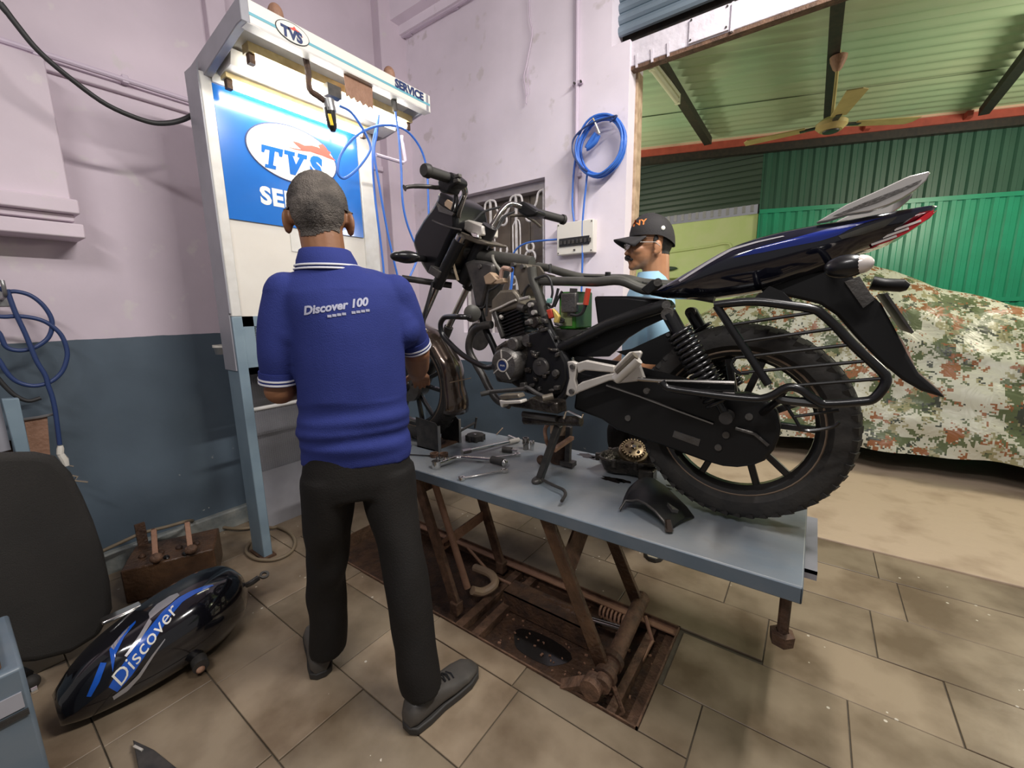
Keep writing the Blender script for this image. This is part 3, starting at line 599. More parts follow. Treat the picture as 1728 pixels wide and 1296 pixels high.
MB().tube([(-1.1202,2.4,2.3324),(-1.0915,2.4,2.269)], 0.005, 6).build('tie', 'sign_white', coil); MB().tube([(-1.1345,2.4,2.3593),(-1.1222,2.4,2.3379),(-1.0954,2.4,2.2699)], 0.004, 6).build('nail', 'yellowed_metal', coil)
hose('air_hose', [(-1.2498,2.46,2.2426),(-1.2748,2.46,2.1835),(-1.2869,2.46,2.0877),(-1.2905,2.46,2.0162)]+[(-1.2922,2.46,1.9821),(-1.2915,2.46,1.9128),(-1.2783,2.46,1.8236),(-1.2654,2.46,1.7693),(-1.2816,2.46,1.7464),(-1.3233,2.46,1.7331),(-1.4006,2.46,1.734),(-1.5123,2.46,1.7382),(-1.6151,2.46,1.7374),(-1.688,2.46,1.7214),(-1.7384,2.46,1.6869),(-1.77,2.46,1.63)], 0.0062, 'air_hose', 'blue air hose looping down from the coil across the fuse box')
hose('air_hose', [(-1.188,2.45,2.0995),(-1.1935,2.45,2.0505),(-1.1981,2.45,1.9987)]+[(-1.2062,2.45,1.9326),(-1.2161,2.45,1.797),(-1.2136,2.45,1.6217),(-1.2157,2.45,1.4787),(-1.2214,2.45,1.2959)], 0.0062, 'air_hose', 'blue air hose dropping straight from the coil in front of the fuse box')
hose('air_hose', [(-1.7063,2.4,1.6591),(-1.7194,2.4,1.5036),(-1.7311,2.4,1.4246),(-1.7337,2.4,1.3037)], 0.010, 'air_hose', 'short thick blue hose behind the engine in front of the window')
# blue hose and bracket by the left edge
hose('air_hose', [(-2.7,0.1782,1.4179),(-2.7,0.2153,1.4039),(-2.7,0.2436,1.4045),(-2.7,0.2789,1.3897),(-2.7,0.3078,1.3522),(-2.7,0.3246,1.3007),(-2.7,0.3225,1.2553),(-2.7,0.3048,1.2106),(-2.7,0.2739,1.1803),(-2.7,0.2415,1.1649),(-2.7,0.2078,1.1635),(-2.7,0.182,1.1814),(-2.7,0.1736,1.2314),(-2.7,0.1644,1.2744)], 0.0085, 'air_hose_dark', 'dark blue hose loop hanging at the left edge, upper turn', closed=True)
hose('air_hose', [(-2.69,0.1583,1.2898),(-2.69,0.2033,1.3024),(-2.69,0.2441,1.3026),(-2.69,0.2887,1.2888),(-2.69,0.3201,1.262),(-2.69,0.345,1.2148),(-2.69,0.3516,1.1476),(-2.69,0.3394,1.095),(-2.69,0.3167,1.0506),(-2.69,0.2803,1.0189),(-2.69,0.2348,1.0095),(-2.69,0.1952,1.0287),(-2.69,0.1718,1.064),(-2.69,0.1565,1.1222),(-2.69,0.1474,1.1663)], 0.0085, 'air_hose_dark', 'dark blue hose loop hanging at the left edge, lower turn', closed=True)
hose('air_hose', [(-2.68,0.217,1.4122),(-2.68,0.2255,1.3214),(-2.68,0.2405,1.2278),(-2.68,0.2541,1.1184),(-2.68,0.2704,1.0511),(-2.68,0.2725,1.0044),(-2.68,0.2768,0.9568),(-2.68,0.277,0.8957),(-2.68,0.2731,0.8212),(-2.68,0.2682,0.739)], 0.0085, 'air_hose_dark', 'blue hose dropping from the wall hook to a brass blow nozzle')
hose('black_hose', [(-2.66,0.1352,1.0714),(-2.66,0.1547,1.0188),(-2.66,0.1768,0.9771),(-2.66,0.2063,0.9523),(-2.66,0.2415,0.9587)], 0.008, 'cable_black', 'short black hose curling behind the blue steel post', 'hose')
hk = thing('wall_hook', (-2.8,0.2154,1.4107), 'small grey steel hook on the wall holding the blue hose loops', 'hook')
q = V((-2.69,0.2089,1.4064)); MB().tube(smooth_path([(-2.85, q.y, q.z-0.03), (-2.75, q.y, q.z-0.025), (-2.68, q.y, q.z-0.02), (-2.665, q.y, q.z+0.015), (-2.67, q.y, q.z+0.04)]), 0.007, 8).build('hook_arm', 'grey_metal', hk, smooth=60); MB().box((-2.856, q.y-0.02, q.z-0.06), (-2.845, q.y+0.02, q.z+0.01)).build('hook_plate', 'grey_metal', hk, bev=0.002)
nz = thing('blow_nozzle', (-2.68,0.2672,0.7163), 'cream and chrome air blow gun hanging on the blue hose', 'air gun')
MB().tube([(-2.68,0.2698,0.7343),(-2.68,0.2679,0.7208),(-2.68,0.2637,0.6962)], [0.009,0.012,0.012], 10).build('coupling', 'switch_white', nz)
MB().tube([(-2.68,0.2643,0.696),(-2.68,0.2727,0.6675),(-2.68,0.2748,0.6383)], [0.012,0.014,0.010], 10).build('gun_body', 'switch_white', nz)
MB().tube([(-2.68,0.2637,0.6915),(-2.68,0.2822,0.6788),(-2.68,0.2769,0.6424),(-2.68,0.2958,0.6291)], 0.004, 6).build('trigger', 'chrome', nz)
MB().tube([(-2.68,0.2853,0.5892),(-2.68,0.3015,0.5787),(-2.68,0.2896,0.5634),(-2.68,0.3294,0.5418)], 0.006, 6).build('nozzle_tip', 'chrome', nz)
bp = thing('steel_post', (-2.62,0.1527,0.8472), 'grey-blue steel post with mesh panel at the left edge', 'post')
MB().prismx([(-2.6,0.1328,0.9797),(-2.6,0.1781,0.9754),(-2.6,0.1755,0.745),(-2.6,0.1363,0.7481)], -2.60, -2.64).build('post', 'stand_blue', bp, bev=0.003)
MB().prismx([(-2.64,0.0867,0.9512),(-2.64,0.1293,0.9634),(-2.64,0.1286,0.7643),(-2.64,0.0833,0.7606)], -2.64, -2.66).build('side_plate', 'stand_grey', bp)
MB().prismx([(-2.66,0.0811,0.8062),(-2.66,0.1352,0.7978),(-2.66,0.1336,0.7328),(-2.66,0.0808,0.736)], -2.66, -2.67).build('mesh_plate', 'rust_dark', bp)
rp = thing('rusty_plate', (-2.7,0.2142,0.792), 'rusty brown plate standing against the dado behind the steel post', 'plate')
MB().prismx([(-2.72,0.1868,0.8676),(-2.72,0.2541,0.866),(-2.72,0.2375,0.6892),(-2.72,0.1805,0.6882)], -2.72, -2.76).build('plate', 'rust_light', rp); MB().tube([(-2.71,0.1847,0.8695),(-2.71,0.2326,0.8699),(-2.71,0.2769,0.8739)], 0.006, 6).build('top_rod', 'grey_metal', rp)
gh = thing('cup_holder', (-2.45,0.8716,1.1109), 'small clear plastic cup bracketed to the side of the stand', 'cup')
q = V((-2.5,0.8934,1.1225)); MB().lathe([(0.040,0.0),(0.047,0.045),(0.044,0.045),(0.036,0.004)], q-V(0,0,0.03), (0,0,1), 20).build('cup', 'grey_metal', gh)
MB().lathe([(0.049,0.036),(0.049,0.048),(0.044,0.048),(0.044,0.036)], q-V(0,0,0.03), (0,0,1), 20, True).build('rim', 'switch_white', gh)

# ================================================================== SERVICE STAND
SX = -2.285
st = thing('service_stand', (-2.35, 1.3, 0), 'tall blue and white workshop service stand with lit hood and oval sign', 'service stand')
def post(y0, y1):
    MB().box((-2.42, y0, 1.285), (SX, y1, 2.35)).build('post', 'white_paint', st, bev=0.004)
    MB().box((-2.42, y0, 0.0), (SX, y1, 1.285)).build('post', 'stand_blue', st, bev=0.004)
post(0.868, 0.914); post(1.655, 1.755)
MB().box((-2.425, 0.862, 1.30), (-2.288, 0.868, 2.38)).build('side_panel', 'stand_grey', st)
MB().box((-2.43, 0.862, 1.02), (-2.30, 0.868, 1.30)).build('side_panel', 'stand_grey', st)
MB().box((-2.33, 0.914, 1.285), (-2.30, 1.655, 2.36)).build('back_panel', 'cream_panel', st)
sg = MB().box((-2.30, 0.916, 1.742), (-2.291, 1.648, 2.318)).build('sign_board', 'sign_blue', st)
MB().box((-2.30, 0.914, 2.318), (-2.275, 1.655, 2.365)).build('header_rail', 'white_paint', st)
EC = V((-2.29,1.2642,2.1073)); ey, ez = 0.232, 0.134
def ell_prism(cx, c, ry, rz, th, n=48): return MB().prismx([(0, c[1]+ry*math.cos(2*math.pi*k/n), c[2]+rz*math.sin(2*math.pi*k/n)) for k in range(n)], cx, cx+th)
ell_prism(-2.291, EC, ey+0.006, ez+0.006, 0.002).build('oval_border', 'ink_navy', sg)
ov = ell_prism(-2.291, EC, ey, ez, 0.0035).build('oval', 'sign_white', sg)
MB().prismx([(-2.287,1.1003,2.1153),(-2.287,1.2059,2.1186),(-2.287,1.1956,2.0803),(-2.287,1.1807,2.0807),(-2.287,1.1797,2.0988),(-2.287,1.162,2.099),(-2.287,1.1454,2.0301),(-2.287,1.16,2.0287),(-2.287,1.1565,2.0115),(-2.287,1.1044,2.011),(-2.287,1.1077,2.0278),(-2.287,1.122,2.0278),(-2.287,1.1357,2.0975),(-2.287,1.1157,2.0969),(-2.287,1.1081,2.0797),(-2.287,1.0962,2.08)], -2.2875, -2.286).build('letter_t', 'sign_blue', sg)
MB().prismx([(-2.287,1.2106,2.1199),(-2.287,1.2658,2.1217),(-2.287,1.262,2.1018),(-2.287,1.2517,2.1013),(-2.287,1.2649,2.063),(-2.287,1.2883,2.102),(-2.287,1.2771,2.102),(-2.287,1.2817,2.1223),(-2.287,1.3315,2.1236),(-2.287,1.3267,2.1022),(-2.287,1.3118,2.1014),(-2.287,1.2557,2.0078),(-2.287,1.229,2.0083),(-2.287,1.2267,2.0998),(-2.287,1.2083,2.0993)], -2.2875, -2.286).build('letter_v', 'sign_blue', sg)
place_text('letter_s', 'S', 0.135, (-2.2875,1.3718,2.0726), (0,1,0), (0,0,1), 'sign_blue', sg, offset=0.010, shear=0.12)
MB().prismx([(-2.287,1.2309,2.1376),(-2.287,1.2703,2.1411),(-2.287,1.3028,2.1463),(-2.287,1.2764,2.161),(-2.287,1.2581,2.1739),(-2.287,1.2899,2.1757),(-2.287,1.3216,2.1699),(-2.287,1.3643,2.1817),(-2.287,1.3942,2.1824),(-2.287,1.4112,2.1795),(-2.287,1.3998,2.1953),(-2.287,1.4271,2.2068),(-2.287,1.4436,2.196),(-2.287,1.4554,2.1799),(-2.287,1.4731,2.1769),(-2.287,1.4626,2.1624),(-2.287,1.497,2.1399),(-2.287,1.4471,2.1429),(-2.287,1.4165,2.1465),(-2.287,1.3861,2.1462),(-2.287,1.3524,2.1485),(-2.287,1.3103,2.141),(-2.287,1.2698,2.1374)], -2.2874, -2.286).build('horse_emblem', 'horse_red', sg)
place_text('board_lettering', 'SERVICE', 0.112, (-2.291, 1.285, (-2.29,1.1442,1.8728)[2]), (0,1,0), (0,0,1), 'sign_white', sg, offset=0.005, spacing=1.08)
MB().box((-2.30, 1.20, 1.62), (-2.296, 1.27, 1.74)).build('paper_notice', 'white_paint', st)
# hood: side cheeks, top, fascia
hood = MB().prismy([(-2.42,0,2.34),(-2.285,0,2.335),(-1.93,0,2.405),(-1.885,0,2.405),(-1.885,0,2.49),(-2.42,0,2.41)], 0.885, 0.918).build('hood', 'stand_grey', st, bev=0.003)
MB().prismy([(-2.42,0,2.36),(-2.285,0,2.355),(-1.93,0,2.405),(-1.885,0,2.405),(-1.885,0,2.49),(-2.42,0,2.41)], 1.832, 1.852).build('hood_cheek', 'stand_grey', hood, bev=0.003)
MB().prismy([(-2.42,0,2.395),(-1.90,0,2.478),(-1.90,0,2.488),(-2.42,0,2.41)], 0.918, 1.84).build('hood_top', 'white_paint', hood)
fas = MB().box((-1.902, 0.905, 2.408), (-1.886, 1.865, 2.492)).build('fascia', 'sign_white', hood, bev=0.003)
MB().box((-1.94, 0.905, 2.404), (-1.886, 1.865, 2.411)).build('fascia_lip', 'white_paint', hood)
MB().box((-1.887, 0.915, 2.436), (-1.8848, 1.860, 2.447)).build('stripe', 'stripe_teal', fas)
e2 = V((-1.886, 1.085, 2.449)); ell_prism(-1.8855, e2, 0.071, 0.038, 0.0025, 32).build('oval_border', 'ink_black', fas); ell_prism(-1.8852, e2, 0.068, 0.035, 0.0030, 32).build('oval', 'sign_white', fas)
place_text('small_lettering', 'TVS', 0.052, (-1.8818, 1.08, 2.440), (0,1,0), (0,0,1), 'ink_navy', fas, offset=0.003)
MB().prismx([(0, 1.085+a, 2.462+b) for a, b in ((-0.02,0.0),(0.0,0.006),(0.008,0.014),(0.016,0.006),(0.028,0.004),(0.044,-0.012),(0.03,-0.006),(0.01,-0.004))], -1.8822, -1.8815).build('horse_emblem', 'horse_red', fas)
place_text('fascia_lettering', 'SERVICE', 0.054, (-1.8848, 1.715, 2.4635), (0,1,0), (0,0,1), 'ink_navy', fas, offset=0.0025)
for k, y in enumerate((1.045, 1.62)): MB().ell((-1.93, y, 2.515), (0.030, 0.030, 0.040)).build('knob', 'rust_light', hood)
# two burning tubes, their battens and end caps
def tube_unit(a, b, off):
    a, b = V(a), V(b); tb = MB().cyl(a, b, 0.014, n=14).build('lamp_tube', 'tube_glow', st)
    d = (b-a).normalized()
    MB().bar(a+off-d*0.03, b+off+d*0.03, 0.055, 0.035).build('batten', 'yellowed_metal', st)
    for q, s in ((a, -1), (b, 1)): MB().obox(q+d*(0.012*s)+off*0.4, d*0.012, (0.014,0,0), (0,0,0.035)).build('end_cap', 'rust_dark', st)
tube_unit((-2.03, 0.985, 2.352), (-2.03, 1.80, 2.352), V(0.0,0,0.035))
tube_unit((-2.215, 0.965, 2.303), (-2.215, 1.63, 2.303), V(0.0,0,0.035))
MB().prismy([(-2.27,0,2.37),(-2.10,0,2.40),(-2.12,0,2.345),(-2.24,0,2.335)], 0.93, 1.80).build('reflector', 'white_paint', st)
# air filter unit hanging on its pipe
MB().tube(smooth_path([(-1.95,1.1714,2.425),(-1.95,1.1781,2.3585),(-1.95,1.178,2.2913),(-1.95,1.2192,2.2753),(-1.95,1.2589,2.2638)]), 0.013, 10).build('air_pipe', 'rust_dark', st)
ff = MB().cyl((-1.95,1.2641,2.2785), (-1.95,1.2721,2.2297), 0.028, n=12).build('filter_head', 'grey_metal', st)
MB().tube([(-1.95,1.268,2.2412),(-1.95,1.2757,2.1656),(-1.95,1.2775,2.1451)], [0.026,0.022,0.010], 14).build('filter_bowl', 'plastic_black', ff)
MB().bar((-1.92,1.2461,2.2037), (-1.92,1.2552,2.1585), 0.014, 0.006, (1,0,0)).build('sight_glass', 'yellow_oil', ff)
MB().obox((-1.95,1.2912,2.3203), (0.02,0,0), (0,0.035,0), (0,0,0.025)).build('mount_plate', 'dark_metal', ff)
rp0 = [(-1.91,1.3337,2.4129),(-1.91,1.4918,2.4059),(-1.91,1.4871,2.3033),(-1.91,1.4743,2.31),(-1.91,1.4628,2.2992),(-1.91,1.4465,2.3127),(-1.91,1.4295,2.2974),(-1.91,1.4158,2.3156),(-1.91,1.3959,2.3006),(-1.91,1.3827,2.3192),(-1.91,1.3648,2.3043),(-1.91,1.3522,2.3168),(-1.91,1.3391,2.3056)]
MB().prismx(rp0, -1.91, -1.914).build('rusty_plate', 'rust_light', st)
MB().tube([(-1.93,1.6347,2.4179),(-1.93,1.6424,2.3916),(-1.93,1.6459,2.3488)], [0.010,0.016,0.012], 10).build('hose_coupling', 'dark_metal', st)
MB().tube([(-2.05,1.5954,2.1477),(-2.05,1.7822,2.1535),(-2.05,1.8038,2.1687),(-2.05,1.7838,2.3002)], 0.010, 8).build('pipe_bracket', 'conduit', st)
# lower frame with wire mesh, rod, rear mesh
lf = MB().box((-2.31, 0.914, 1.235), (-2.29, 1.655, 1.285)).box((-2.31, 0.914, 0.995), (-2.29, 1.655, 1.03)).box((-2.31, 0.914, 0.995), (-2.29, 0.965, 1.285)).box((-2.31, 1.60, 0.995), (-2.29, 1.655, 1.285))
lf.build('mesh_frame', 'stand_blue', st)
def mesh_panel(x, y0, y1, z0, z1, stp, m):
    mb = MB(); n = int((y1-y0)/stp)
    for k in range(n+1): mb.box((x, y0+k*stp-0.0016, z0), (x+0.003, y0+k*stp+0.0016, z1))
    for k in range(int((z1-z0)/stp)+1): mb.box((x, y0, z0+k*stp-0.0016), (x+0.003, y1, z0+k*stp+0.0016))
    return mb.build('wire_mesh', m, st, smooth=0)
MB().box((-2.37, 0.92, 1.0), (-2.36, 1.65, 1.28)).build('mesh_backing', 'stand_grey', st)
mesh_panel(-2.30, 0.965, 1.60, 1.03, 1.235, 0.011, 'stand_blue')
mesh_panel(-2.62, 1.02, 1.75, 0.36, 0.98, 0.0125, 'stand_grey')
MB().box((-2.66, 1.02, 0.0), (-2.64, 1.75, 1.02)).build('rear_plate', 'stand_grey', st)
MB().box((-2.63, 1.02, 0.0), (-2.615, 1.75, 0.36)).build('kick_plate', 'stand_grey', st)
MB().cyl((-2.36, 0.91, 0.80), (-2.36, 1.70, 0.80), 0.011).build('cross_rod', 'white_paint', st)
MB().box((-2.66, 1.02, 0.98), (-2.42, 1.75, 1.0)).build('rear_shelf', 'stand_blue', st)
MB().box((-2.425, 0.855, 0.0), (-2.27, 0.925, 0.012)).build('foot_plate', 'rust_dark', st); MB().box((-2.425, 1.65, 0.0), (-2.27, 1.76, 0.012)).build('foot_plate', 'rust_dark', st)
# hoses that hang from the hood
hg = 'air hoses hanging from the stand hood'
hose('air_hose', [(-2.06,1.6366,2.3771),(-2.06,1.6276,2.326),(-2.06,1.5912,2.2183),(-2.06,1.5758,2.0957),(-2.06,1.5754,1.9394),(-2.06,1.5849,1.7882),(-2.06,1.5953,1.6401),(-2.06,1.5997,1.5259),(-2.06,1.596,1.37),(-2.06,1.5775,1.2115)], 0.0062, 'air_hose', 'blue air hose hanging along the right edge of the stand', group=hg)
hose('air_hose', [(-2.02,1.6082,2.3438),(-2.02,1.5859,2.2419),(-2.02,1.5598,2.1458),(-2.02,1.5772,1.99),(-2.02,1.6027,1.8078),(-2.02,1.6319,1.6476),(-2.02,1.6682,1.4883),(-2.02,1.6984,1.3537),(-2.02,1.6972,1.2068)], 0.0062, 'air_hose', 'blue air hose slanting from the stand to behind the mechanic\'s shoulder', group=hg)
hose('air_hose', [(-1.93,1.6459,2.3488),(-1.93,1.6598,2.2342),(-1.93,1.6631,2.0827)]+[(-1.93,1.6628,2.0352),(-1.93,1.6588,1.9491),(-1.93,1.6635,1.8636),(-1.93,1.6819,1.786),(-1.93,1.7137,1.7156),(-1.93,1.7434,1.658),(-1.93,1.7381,1.5881),(-1.93,1.6848,1.4996),(-1.93,1.6282,1.4205)], 0.0062, 'air_hose', 'straight blue air hose dropping past the clutch lever', group=hg)
hose('air_hose', [(-1.98,1.342,2.2875),(-1.98,1.4072,2.279),(-1.98,1.4713,2.219),(-1.98,1.5067,2.1573),(-1.98,1.4931,2.1098),(-1.98,1.4171,2.0182),(-1.98,1.3426,1.9583),(-1.98,1.3097,1.9614),(-1.98,1.3046,1.9914),(-1.98,1.3276,2.0593),(-1.98,1.3946,2.147),(-1.98,1.4802,2.2181),(-1.98,1.5782,2.272),(-1.98,1.6803,2.3014),(-1.98,1.7652,2.3003),(-1.98,1.8405,2.2584),(-1.98,1.8883,2.1891),(-1.98,1.9056,2.0924)]+[(-1.98,1.9053,2.0222),(-1.98,1.902,1.9117),(-1.98,1.8998,1.8159),(-1.98,1.8815,1.7333),(-1.98,1.848,1.6573)], 0.0062, 'air_hose', 'blue air hose looped once in front of the sign', group=hg)
# brown cable lying around the foot of the stand
hose('floor_cable', [(-2.7,0.3268,0.1798),(-2.7,0.4246,0.1952),(-2.7,0.4882,0.2032),(-2.7,0.5863,0.1915),(-2.7,0.6742,0.1838)]+[(-3.0469,0.8108,0.02),(-2.9532,0.839,0.02),(-2.8224,0.8685,0.02),(-2.7088,0.9235,0.02),(-2.6472,0.9936,0.02),(-2.562,1.0366,0.02)]+[(-2.547,1.0687,0.012),(-2.4161,1.0746,0.012),(-2.2953,1.0406,0.012),(-2.2157,0.9737,0.012),(-2.2146,0.895,0.012),(-2.2941,0.841,0.012),(-2.3936,0.8328,0.012),(-2.4625,0.8551,0.012),(-2.524,0.9085,0.012),(-2.5291,0.9588,0.012)], 0.009, 'cable_brown', 'brown cable lying along the plinth and around the stand foot', 'cable')

# ================================================================== MOTORCYCLE LIFT
TZ = 0.622
lift = thing('motorcycle_lift', (-1.0, 1.44, 0.0), 'rusty scissor lift with a grey-blue platform under the motorcycle', 'lift')
MB().box((-2.08, 1.145, TZ-0.006), (0.033, 1.745, TZ)).build('platform', 'lift_top', lift, bev=0.003)
sk = MB().box((-2.08, 1.143, TZ-0.046), (0.034, 1.150, TZ-0.002)).box((-2.08, 1.740, TZ-0.046), (0.034, 1.747, TZ-0.002)).box((0.027, 1.143, TZ-0.046), (0.034, 1.747, TZ-0.002)).box((-2.081, 1.143, TZ-0.046), (-2.074, 1.747, TZ-0.002))
sk.build('platform_skirt', 'lift_edge', lift, bev=0.003)
MB().box((-2.0, 1.20, TZ-0.05), (-0.05, 1.24, TZ-0.008)).build('under_rail', 'rust_dark', lift); MB().box((-2.0, 1.62, TZ-0.05), (-0.05, 1.66, TZ-0.008)).build('under_rail', 'rust_dark', lift)
MB().box((0.034, 1.325, TZ-0.058), (0.066, 1.690, TZ-0.050)).box((0.034, 1.325, TZ-0.075), (0.066, 1.331, TZ-0.05)).build('ramp_lip', 'stand_grey', lift)
bt = MB().cyl((0.002, 1.20, 0.44), (0.002, 1.20, 0.58), 0.014, n=10).build('support_bolt', 'rust_dark', lift)
MB().lathe([(0.0,0.0),(0.028,0.0),(0.03,0.03),(0.016,0.035)], (0.002, 1.20, 0.415), (0,0,1), 6).build('bolt_head', 'rust_dark', bt); MB().lathe([(0.026,0.0),(0.026,0.02)], (0.002, 1.20, 0.555), (0,0,1), 6).build('bolt_nut', 'rust_dark', bt)
def leg(x0, z0, x1, z1, y, m, w=0.05, t=0.022): return MB().bar((x0, y, z0), (x1, y, z1), t, w, (1,0,0.5)).build('lift_leg', m, lift, bev=0.003)
leg(-0.735, 0.58, -0.495, 0.06, 1.20, 'oily_rust'); leg(-0.735, 0.58, -0.50, 0.08, 1.56, 'oily_rust')
leg(-1.425, 0.58, -1.197, -0.01, 1.20, 'rust'); leg(-1.425, 0.58, -1.215, -0.02, 1.56, 'rust')
MB().bar((-1.30, 1.215, 0.235), (-1.325, 1.55, 0.235), 0.006, 0.055).build('cross_plate', 'rust_light', lift); MB().bar((-1.395, 1.215, 0.50), (-1.405, 1.55, 0.50), 0.006, 0.05).build('cross_plate', 'rust', lift)
for yb_ in (1.25, 1.28): MB().bar((-1.296, yb_-0.012, 0.237), (-1.292, yb_+0.012, 0.232), 0.012, 0.010).build('bolt_head', 'rust_dark', lift)
MB().cyl((-1.40, 1.27, 0.58), (-1.19, 1.27, 0.04), 0.016).build('push_rod', 'rust_light', lift)
MB().prism([(-0.655, 1.20, 0.44), (-0.70, 1.45, 0.53), (-0.68, 1.56, 0.50), (-0.625, 1.20, 0.36)], (0.01, 0, 0.004)).build('gusset', 'rust', lift)
tray = MB().box((PIT[0], PIT[2], -0.085), (PIT[1], PIT[3], -0.072)).build('pit_tray', 'rust_dark', lift)
fr_ = MB()
for a, b in (((PIT[0], PIT[2]), (PIT[1], PIT[2]+0.006)), ((PIT[0], PIT[3]-0.006), (PIT[1], PIT[3])), ((PIT[1]-0.006, PIT[2]), (PIT[1], PIT[3])), ((PIT[0], PIT[2]), (PIT[0]+0.006, PIT[3]))): fr_.box((a[0], a[1], -0.075), (b[0], b[1], 0.006))
fr_.build('pit_frame', 'rust', lift)
MB().box((PIT[0], PIT[3]-0.045, -0.012), (PIT[1], PIT[3]-0.006, -0.006)).build('pit_flange', 'rust_light', lift); MB().box((PIT[1]-0.05, PIT[2], -0.045), (PIT[1]-0.006, PIT[3], -0.04)).build('pit_flange', 'rust', lift); MB().box((PIT[0], PIT[2]+0.006, -0.03), (PIT[1], PIT[2]+0.03, -0.025)).build('pit_flange', 'rust_dark', lift)
for x in (-1.13, -1.04): MB().box((x-0.02, PIT[2]+0.01, -0.07), (x+0.02, PIT[3]-0.01, -0.035)).build('cross_channel', 'rust', lift)
MB().box((-0.455, PIT[2]+0.01, -0.07), (-0.425, PIT[3]-0.01, -0.03)).build('cross_channel', 'rust', lift)
MB().box((-1.05, 1.36, -0.06), (-0.62, 1.40, 0.03)).box((-1.05, 1.36, 0.022), (-0.62, 1.45, 0.032)).build('cylinder_cradle', 'rust_dark', lift)
MB().cyl((-1.02, 1.43, -0.01), (-0.66, 1.43, 0.015), 0.033).build('hydraulic_cylinder', 'oily_rust', lift); MB().cyl((-0.67, 1.43, 0.015), (-0.50, 1.42, 0.05), 0.014).build('piston_rod', 'smoked_chrome', lift)
sp_ = []
for k in range(60): a = k*0.8; sp_.append((-0.66+k*0.0022, 1.545+0.022*math.cos(a), -0.02+0.022*math.sin(a)))
MB().tube(sp_, 0.005, 6).build('return_spring', 'rust_light', lift)
MB().cyl((-0.472, 1.13, 0.055), (-0.492, 1.60, 0.085), 0.030, n=18).build('torsion_roller', 'rust', lift)
for y, x, z in ((1.24, -0.478, 0.062), (1.17, -0.475, 0.058)): MB().cyl((x, y-0.012, z), (x, y+0.012, z), 0.040, n=18).build('roller_collar', 'rust_dark', lift)
MB().bar((-0.515, 1.13, 0.035), (-0.60, 1.12, -0.02), 0.035, 0.06, (1,0,1)).build('crank_link', 'rust', lift); MB().cyl((-0.50, 1.10, 0.045), (-0.50, 1.15, 0.045), 0.036, n=16).build('crank_pin', 'rust', lift)
MB().tube([(-0.44, 1.16, 0.05), (-0.405, 1.16, -0.03), (-0.42, 1.15, -0.06)], 0.008, 6).build('tie_strut', 'rust', lift); MB().tube([(-0.46, 1.54, 0.05), (-0.42, 1.52, -0.03), (-0.43, 1.42, -0.05)], 0.008, 6).build('tie_strut', 'rust_light', lift)
MB().tube(smooth_path([(-1.17, 1.28, 0.03), (-1.15, 1.33, 0.0), (-1.12, 1.38, 0.02), (-1.17, 1.42, 0.03), (-1.30, 1.45, 0.0)]), 0.020, 10).build('pipe_elbow', 'beige_can', lift)
MB().tube(smooth_path([(-1.35, 1.45, 0.10), (-1.2, 1.46, 0.0), (-1.08, 1.47, -0.02), (-1.03, 1.42, -0.01)]), 0.007, 6).build('hydraulic_hose', 'rust_light', lift)
for q in ((-1.197, 1.20, -0.015), (-1.215, 1.56, -0.02)): MB().obox(q, (0.022,0,0), (0,0.022,0), (0,0,0.03)).build('hinge_bracket', 'rust', lift, bev=0.004)
db = MB()
for k in range(170):
    x, y = random.uniform(-1.12, -0.36), random.uniform(1.12, 1.60); s_ = random.uniform(0.002, 0.007)
    a = random.uniform(0, 3); db.obox((x, y, -0.071+s_*0.3), (s_*math.cos(a), s_*math.sin(a), 0), (-s_*math.sin(a)*0.6, s_*math.cos(a)*0.6, 0), (0, 0, s_*0.4))
MB().prismz([(-0.80+0.13*(1+0.12*math.sin(k*0.9425))*math.cos(k*0.3142), 1.27+0.075*(1+0.12*math.cos(k*0.6283))*math.sin(k*0.3142), 0) for k in range(20)], -0.0722, -0.0708).build('oil_stain', 'oil_black', lift, smooth=0)
tag(db.build('metal_chips', 'rust_light', None, smooth=0), 'loose rust flakes and chips lying in the lift pit', 'debris', kind='stuff')
wr = MB().bar((-0.625, 1.175, -0.066), (-0.60, 1.185, -0.066), 0.013, 0.010).build('wrapper', 'yellow_oil', None, label='small yellow wrapper dropped in the lift pit', cat='wrapper')

